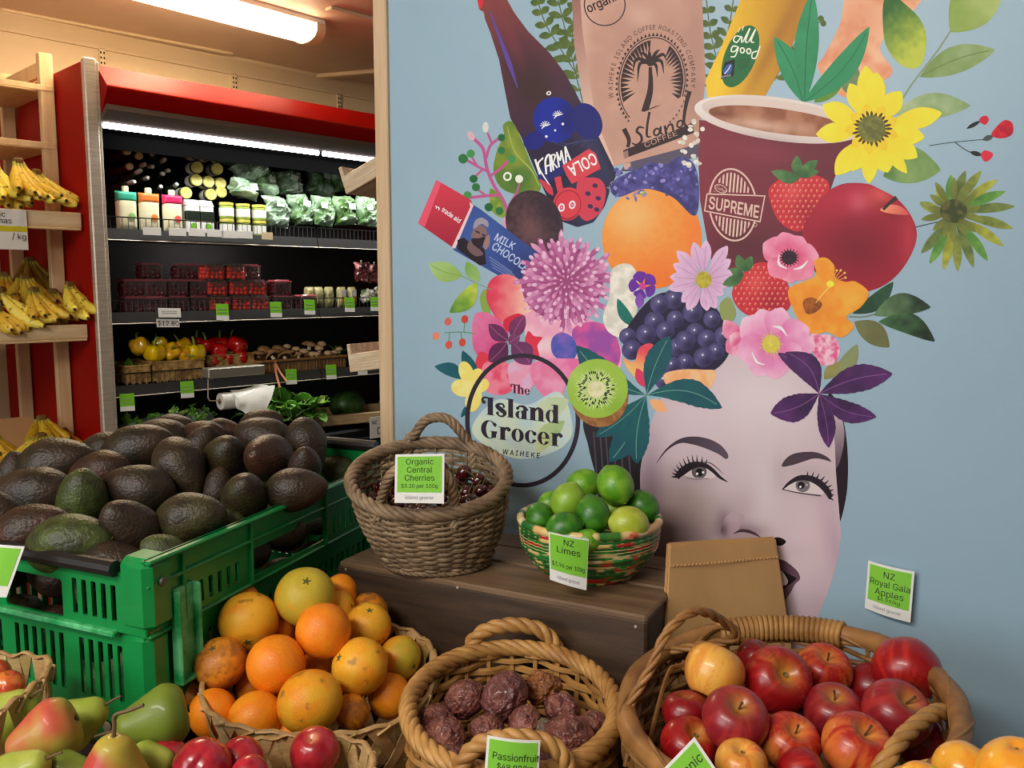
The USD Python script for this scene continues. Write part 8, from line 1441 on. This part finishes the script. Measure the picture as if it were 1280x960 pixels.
# stencil-cut display lettering drawn from stems, bowls and hairlines in a unit frame (y up, capitals 1 tall)
E = ellipse
def stem(x, h, w=0.25): return sbox(x, 0, x + w, h).union(sbox(x - 0.07, 0, x + w + 0.07, 0.035))
def bowl(cx, w, h=0.74, iw=0.34, cy=None): cy = h / 2 - 0.01 if cy is None else cy; return E(cx, cy, w / 2, h / 2).difference(E(cx, cy, w / 2 * iw, h / 2 * 0.90))
def GL(c):
    if c == 'I': return stem(0.30, 1.0, 0.27).union(vpoly([(0.30, 0.97), (0.12, 0.96), (0.02, 0.80), (0.10, 0.68)], [0.05, 0.06, 0.07, 0.05])).union(E(0.10, 0.70, 0.10, 0.10)).union(sbox(0.1, 0.95, 0.62, 1.0)), 0.72
    if c == 's': return vpoly([(0.44, 0.56), (0.36, 0.70), (0.18, 0.70), (0.08, 0.56), (0.25, 0.40), (0.44, 0.24), (0.40, 0.06), (0.22, 0.01), (0.04, 0.16)], [0.04, 0.05, 0.07, 0.18, 0.24, 0.19, 0.07, 0.05, 0.05]).union(E(0.09, 0.17, 0.075, 0.085)).union(E(0.41, 0.57, 0.06, 0.07)), 0.56
    if c == 'l': return stem(0.08, 1.06).union(sbox(0.0, 1.02, 0.2, 1.06)), 0.44
    if c == 'a': return bowl(0.26, 0.5, 0.46, 0.3).union(sbox(0.36, 0.0, 0.58, 0.52)).union(vpoly([(0.56, 0.5), (0.46, 0.69), (0.26, 0.72), (0.10, 0.60)], [0.22, 0.12, 0.05, 0.05])).union(E(0.12, 0.58, 0.085, 0.085)).union(sbox(0.58, 0, 0.66, 0.035)), 0.70
    if c == 'n': return stem(0.08, 0.73).union(sbox(0.0, 0.69, 0.2, 0.73)).union(vpoly([(0.32, 0.56), (0.42, 0.70), (0.54, 0.70), (0.62, 0.56)], [0.04, 0.06, 0.12, 0.24])).union(stem(0.50, 0.58)), 0.86
    if c == 'd': return bowl(0.30, 0.58).union(sbox(0.40, 0, 0.65, 1.04)).union(sbox(0.30, 1.0, 0.5, 1.04)).union(sbox(0.6, 0, 0.72, 0.035)), 0.76
    if c == 'G': return E(0.42, 0.5, 0.42, 0.52).difference(E(0.46, 0.5, 0.20, 0.475)).difference(sbox(0.50, 0.42, 1.0, 0.80)).union(sbox(0.54, 0.06, 0.78, 0.42)).union(sbox(0.46, 0.39, 0.86, 0.43)).union(E(0.72, 0.80, 0.09, 0.11)), 0.92
    if c == 'r': return stem(0.08, 0.73).union(sbox(0.0, 0.69, 0.2, 0.73)).union(vpoly([(0.32, 0.55), (0.40, 0.70), (0.50, 0.71)], [0.04, 0.06, 0.06])).union(E(0.52, 0.62, 0.10, 0.11)), 0.66
    if c == 'o': return bowl(0.32, 0.64), 0.70
    if c == 'c': return bowl(0.31, 0.62).difference(sbox(0.36, 0.22, 0.8, 0.56)).union(E(0.50, 0.56, 0.10, 0.11)), 0.66
    if c == 'e': return bowl(0.31, 0.62).difference(sbox(0.36, 0.20, 0.8, 0.36)).union(sbox(0.18, 0.36, 0.62, 0.40)), 0.68
    if c == 'T': return stem(0.34, 1.0, 0.24).union(vpoly([(0.9, 0.98), (0.5, 0.97), (0.12, 1.0), (0.02, 0.84), (0.1, 0.74)], [0.05, 0.06, 0.08, 0.08, 0.05])).union(E(0.12, 0.76, 0.09, 0.09)), 0.74
    if c == 'h': return stem(0.08, 1.04).union(vpoly([(0.32, 0.56), (0.42, 0.70), (0.54, 0.70), (0.62, 0.56)], [0.04, 0.06, 0.12, 0.24])).union(stem(0.50, 0.58)), 0.86
def display(word, p0, p1, h, col):
    p0, p1 = np.array(p0, float), np.array(p1, float); adv = [GL(c)[1] for c in word]; d = (p1 - p0) / (sum(adv) - 0.06); x = 0
    for c, a in zip(word, adv):
        g = GL(c)[0]; f = lambda P2: np.stack([p0[0] + d[0] * (P2[:, 0] + x), p0[1] + d[1] * (P2[:, 0] + x) - h * P2[:, 1]], 1)
        for q in getattr(g, 'geoms', [g]): P_.poly(Polygon(f(np.array(q.exterior.coords)), [f(np.array(r.coords)) for r in q.interiors]).buffer(0), col)
        x += a
display('The', (638.5, 491), (662.5, 494), 11, (92, 34, 54)); display('Island', (602.5, 517.5), (699, 529.5), 22, D); display('Grocer', (601.5, 546.5), (703, 558.5), 22, D); P_.text('W A I H E K E', (628, 567.5), (674.5, 572.5), 6.2, (54, 54, 66), True); P_.done()
P_ = Pic('printed_kiwi', 'cut green kiwi slice'); P_.ell(749, 492, 36.5, 42, -8, wash((134, 88, 50), (160, 112, 64), 4)); P_.ell(747, 485.5, 38, 37, 0, daub((150, 186, 70), (747, 486, 20, 20, 0, (168, 200, 92), 0.8), (720, 470, 14, 14, 0, (176, 206, 106), 0.6), (770, 510, 14, 14, 0, (128, 168, 56), 0.6)), 2.2); petals(P_, 745, 486.5, ringtips(745, 486.5, 27, 26, 44, 0, .08), 1.5, (202, 216, 156), None, .5, None, 0, .35); g = np.random.default_rng(5)
for k in range(64): a = k * 2.399; r_ = g.uniform(13.5, 22.5); x, y = 745 + r_ * math.cos(a), 486.5 + r_ * math.sin(a); P_.ell(x, y, 2.1, 0.9, math.degrees(math.atan2(y - 486.5, x - 745)), (38, 44, 40), n=8)
P_.blob([(736, 480), (744, 476), (754, 479), (757, 487), (752, 495), (743, 497), (735, 490)], wash((224, 218, 180), (206, 204, 150), 6)); P_.done()
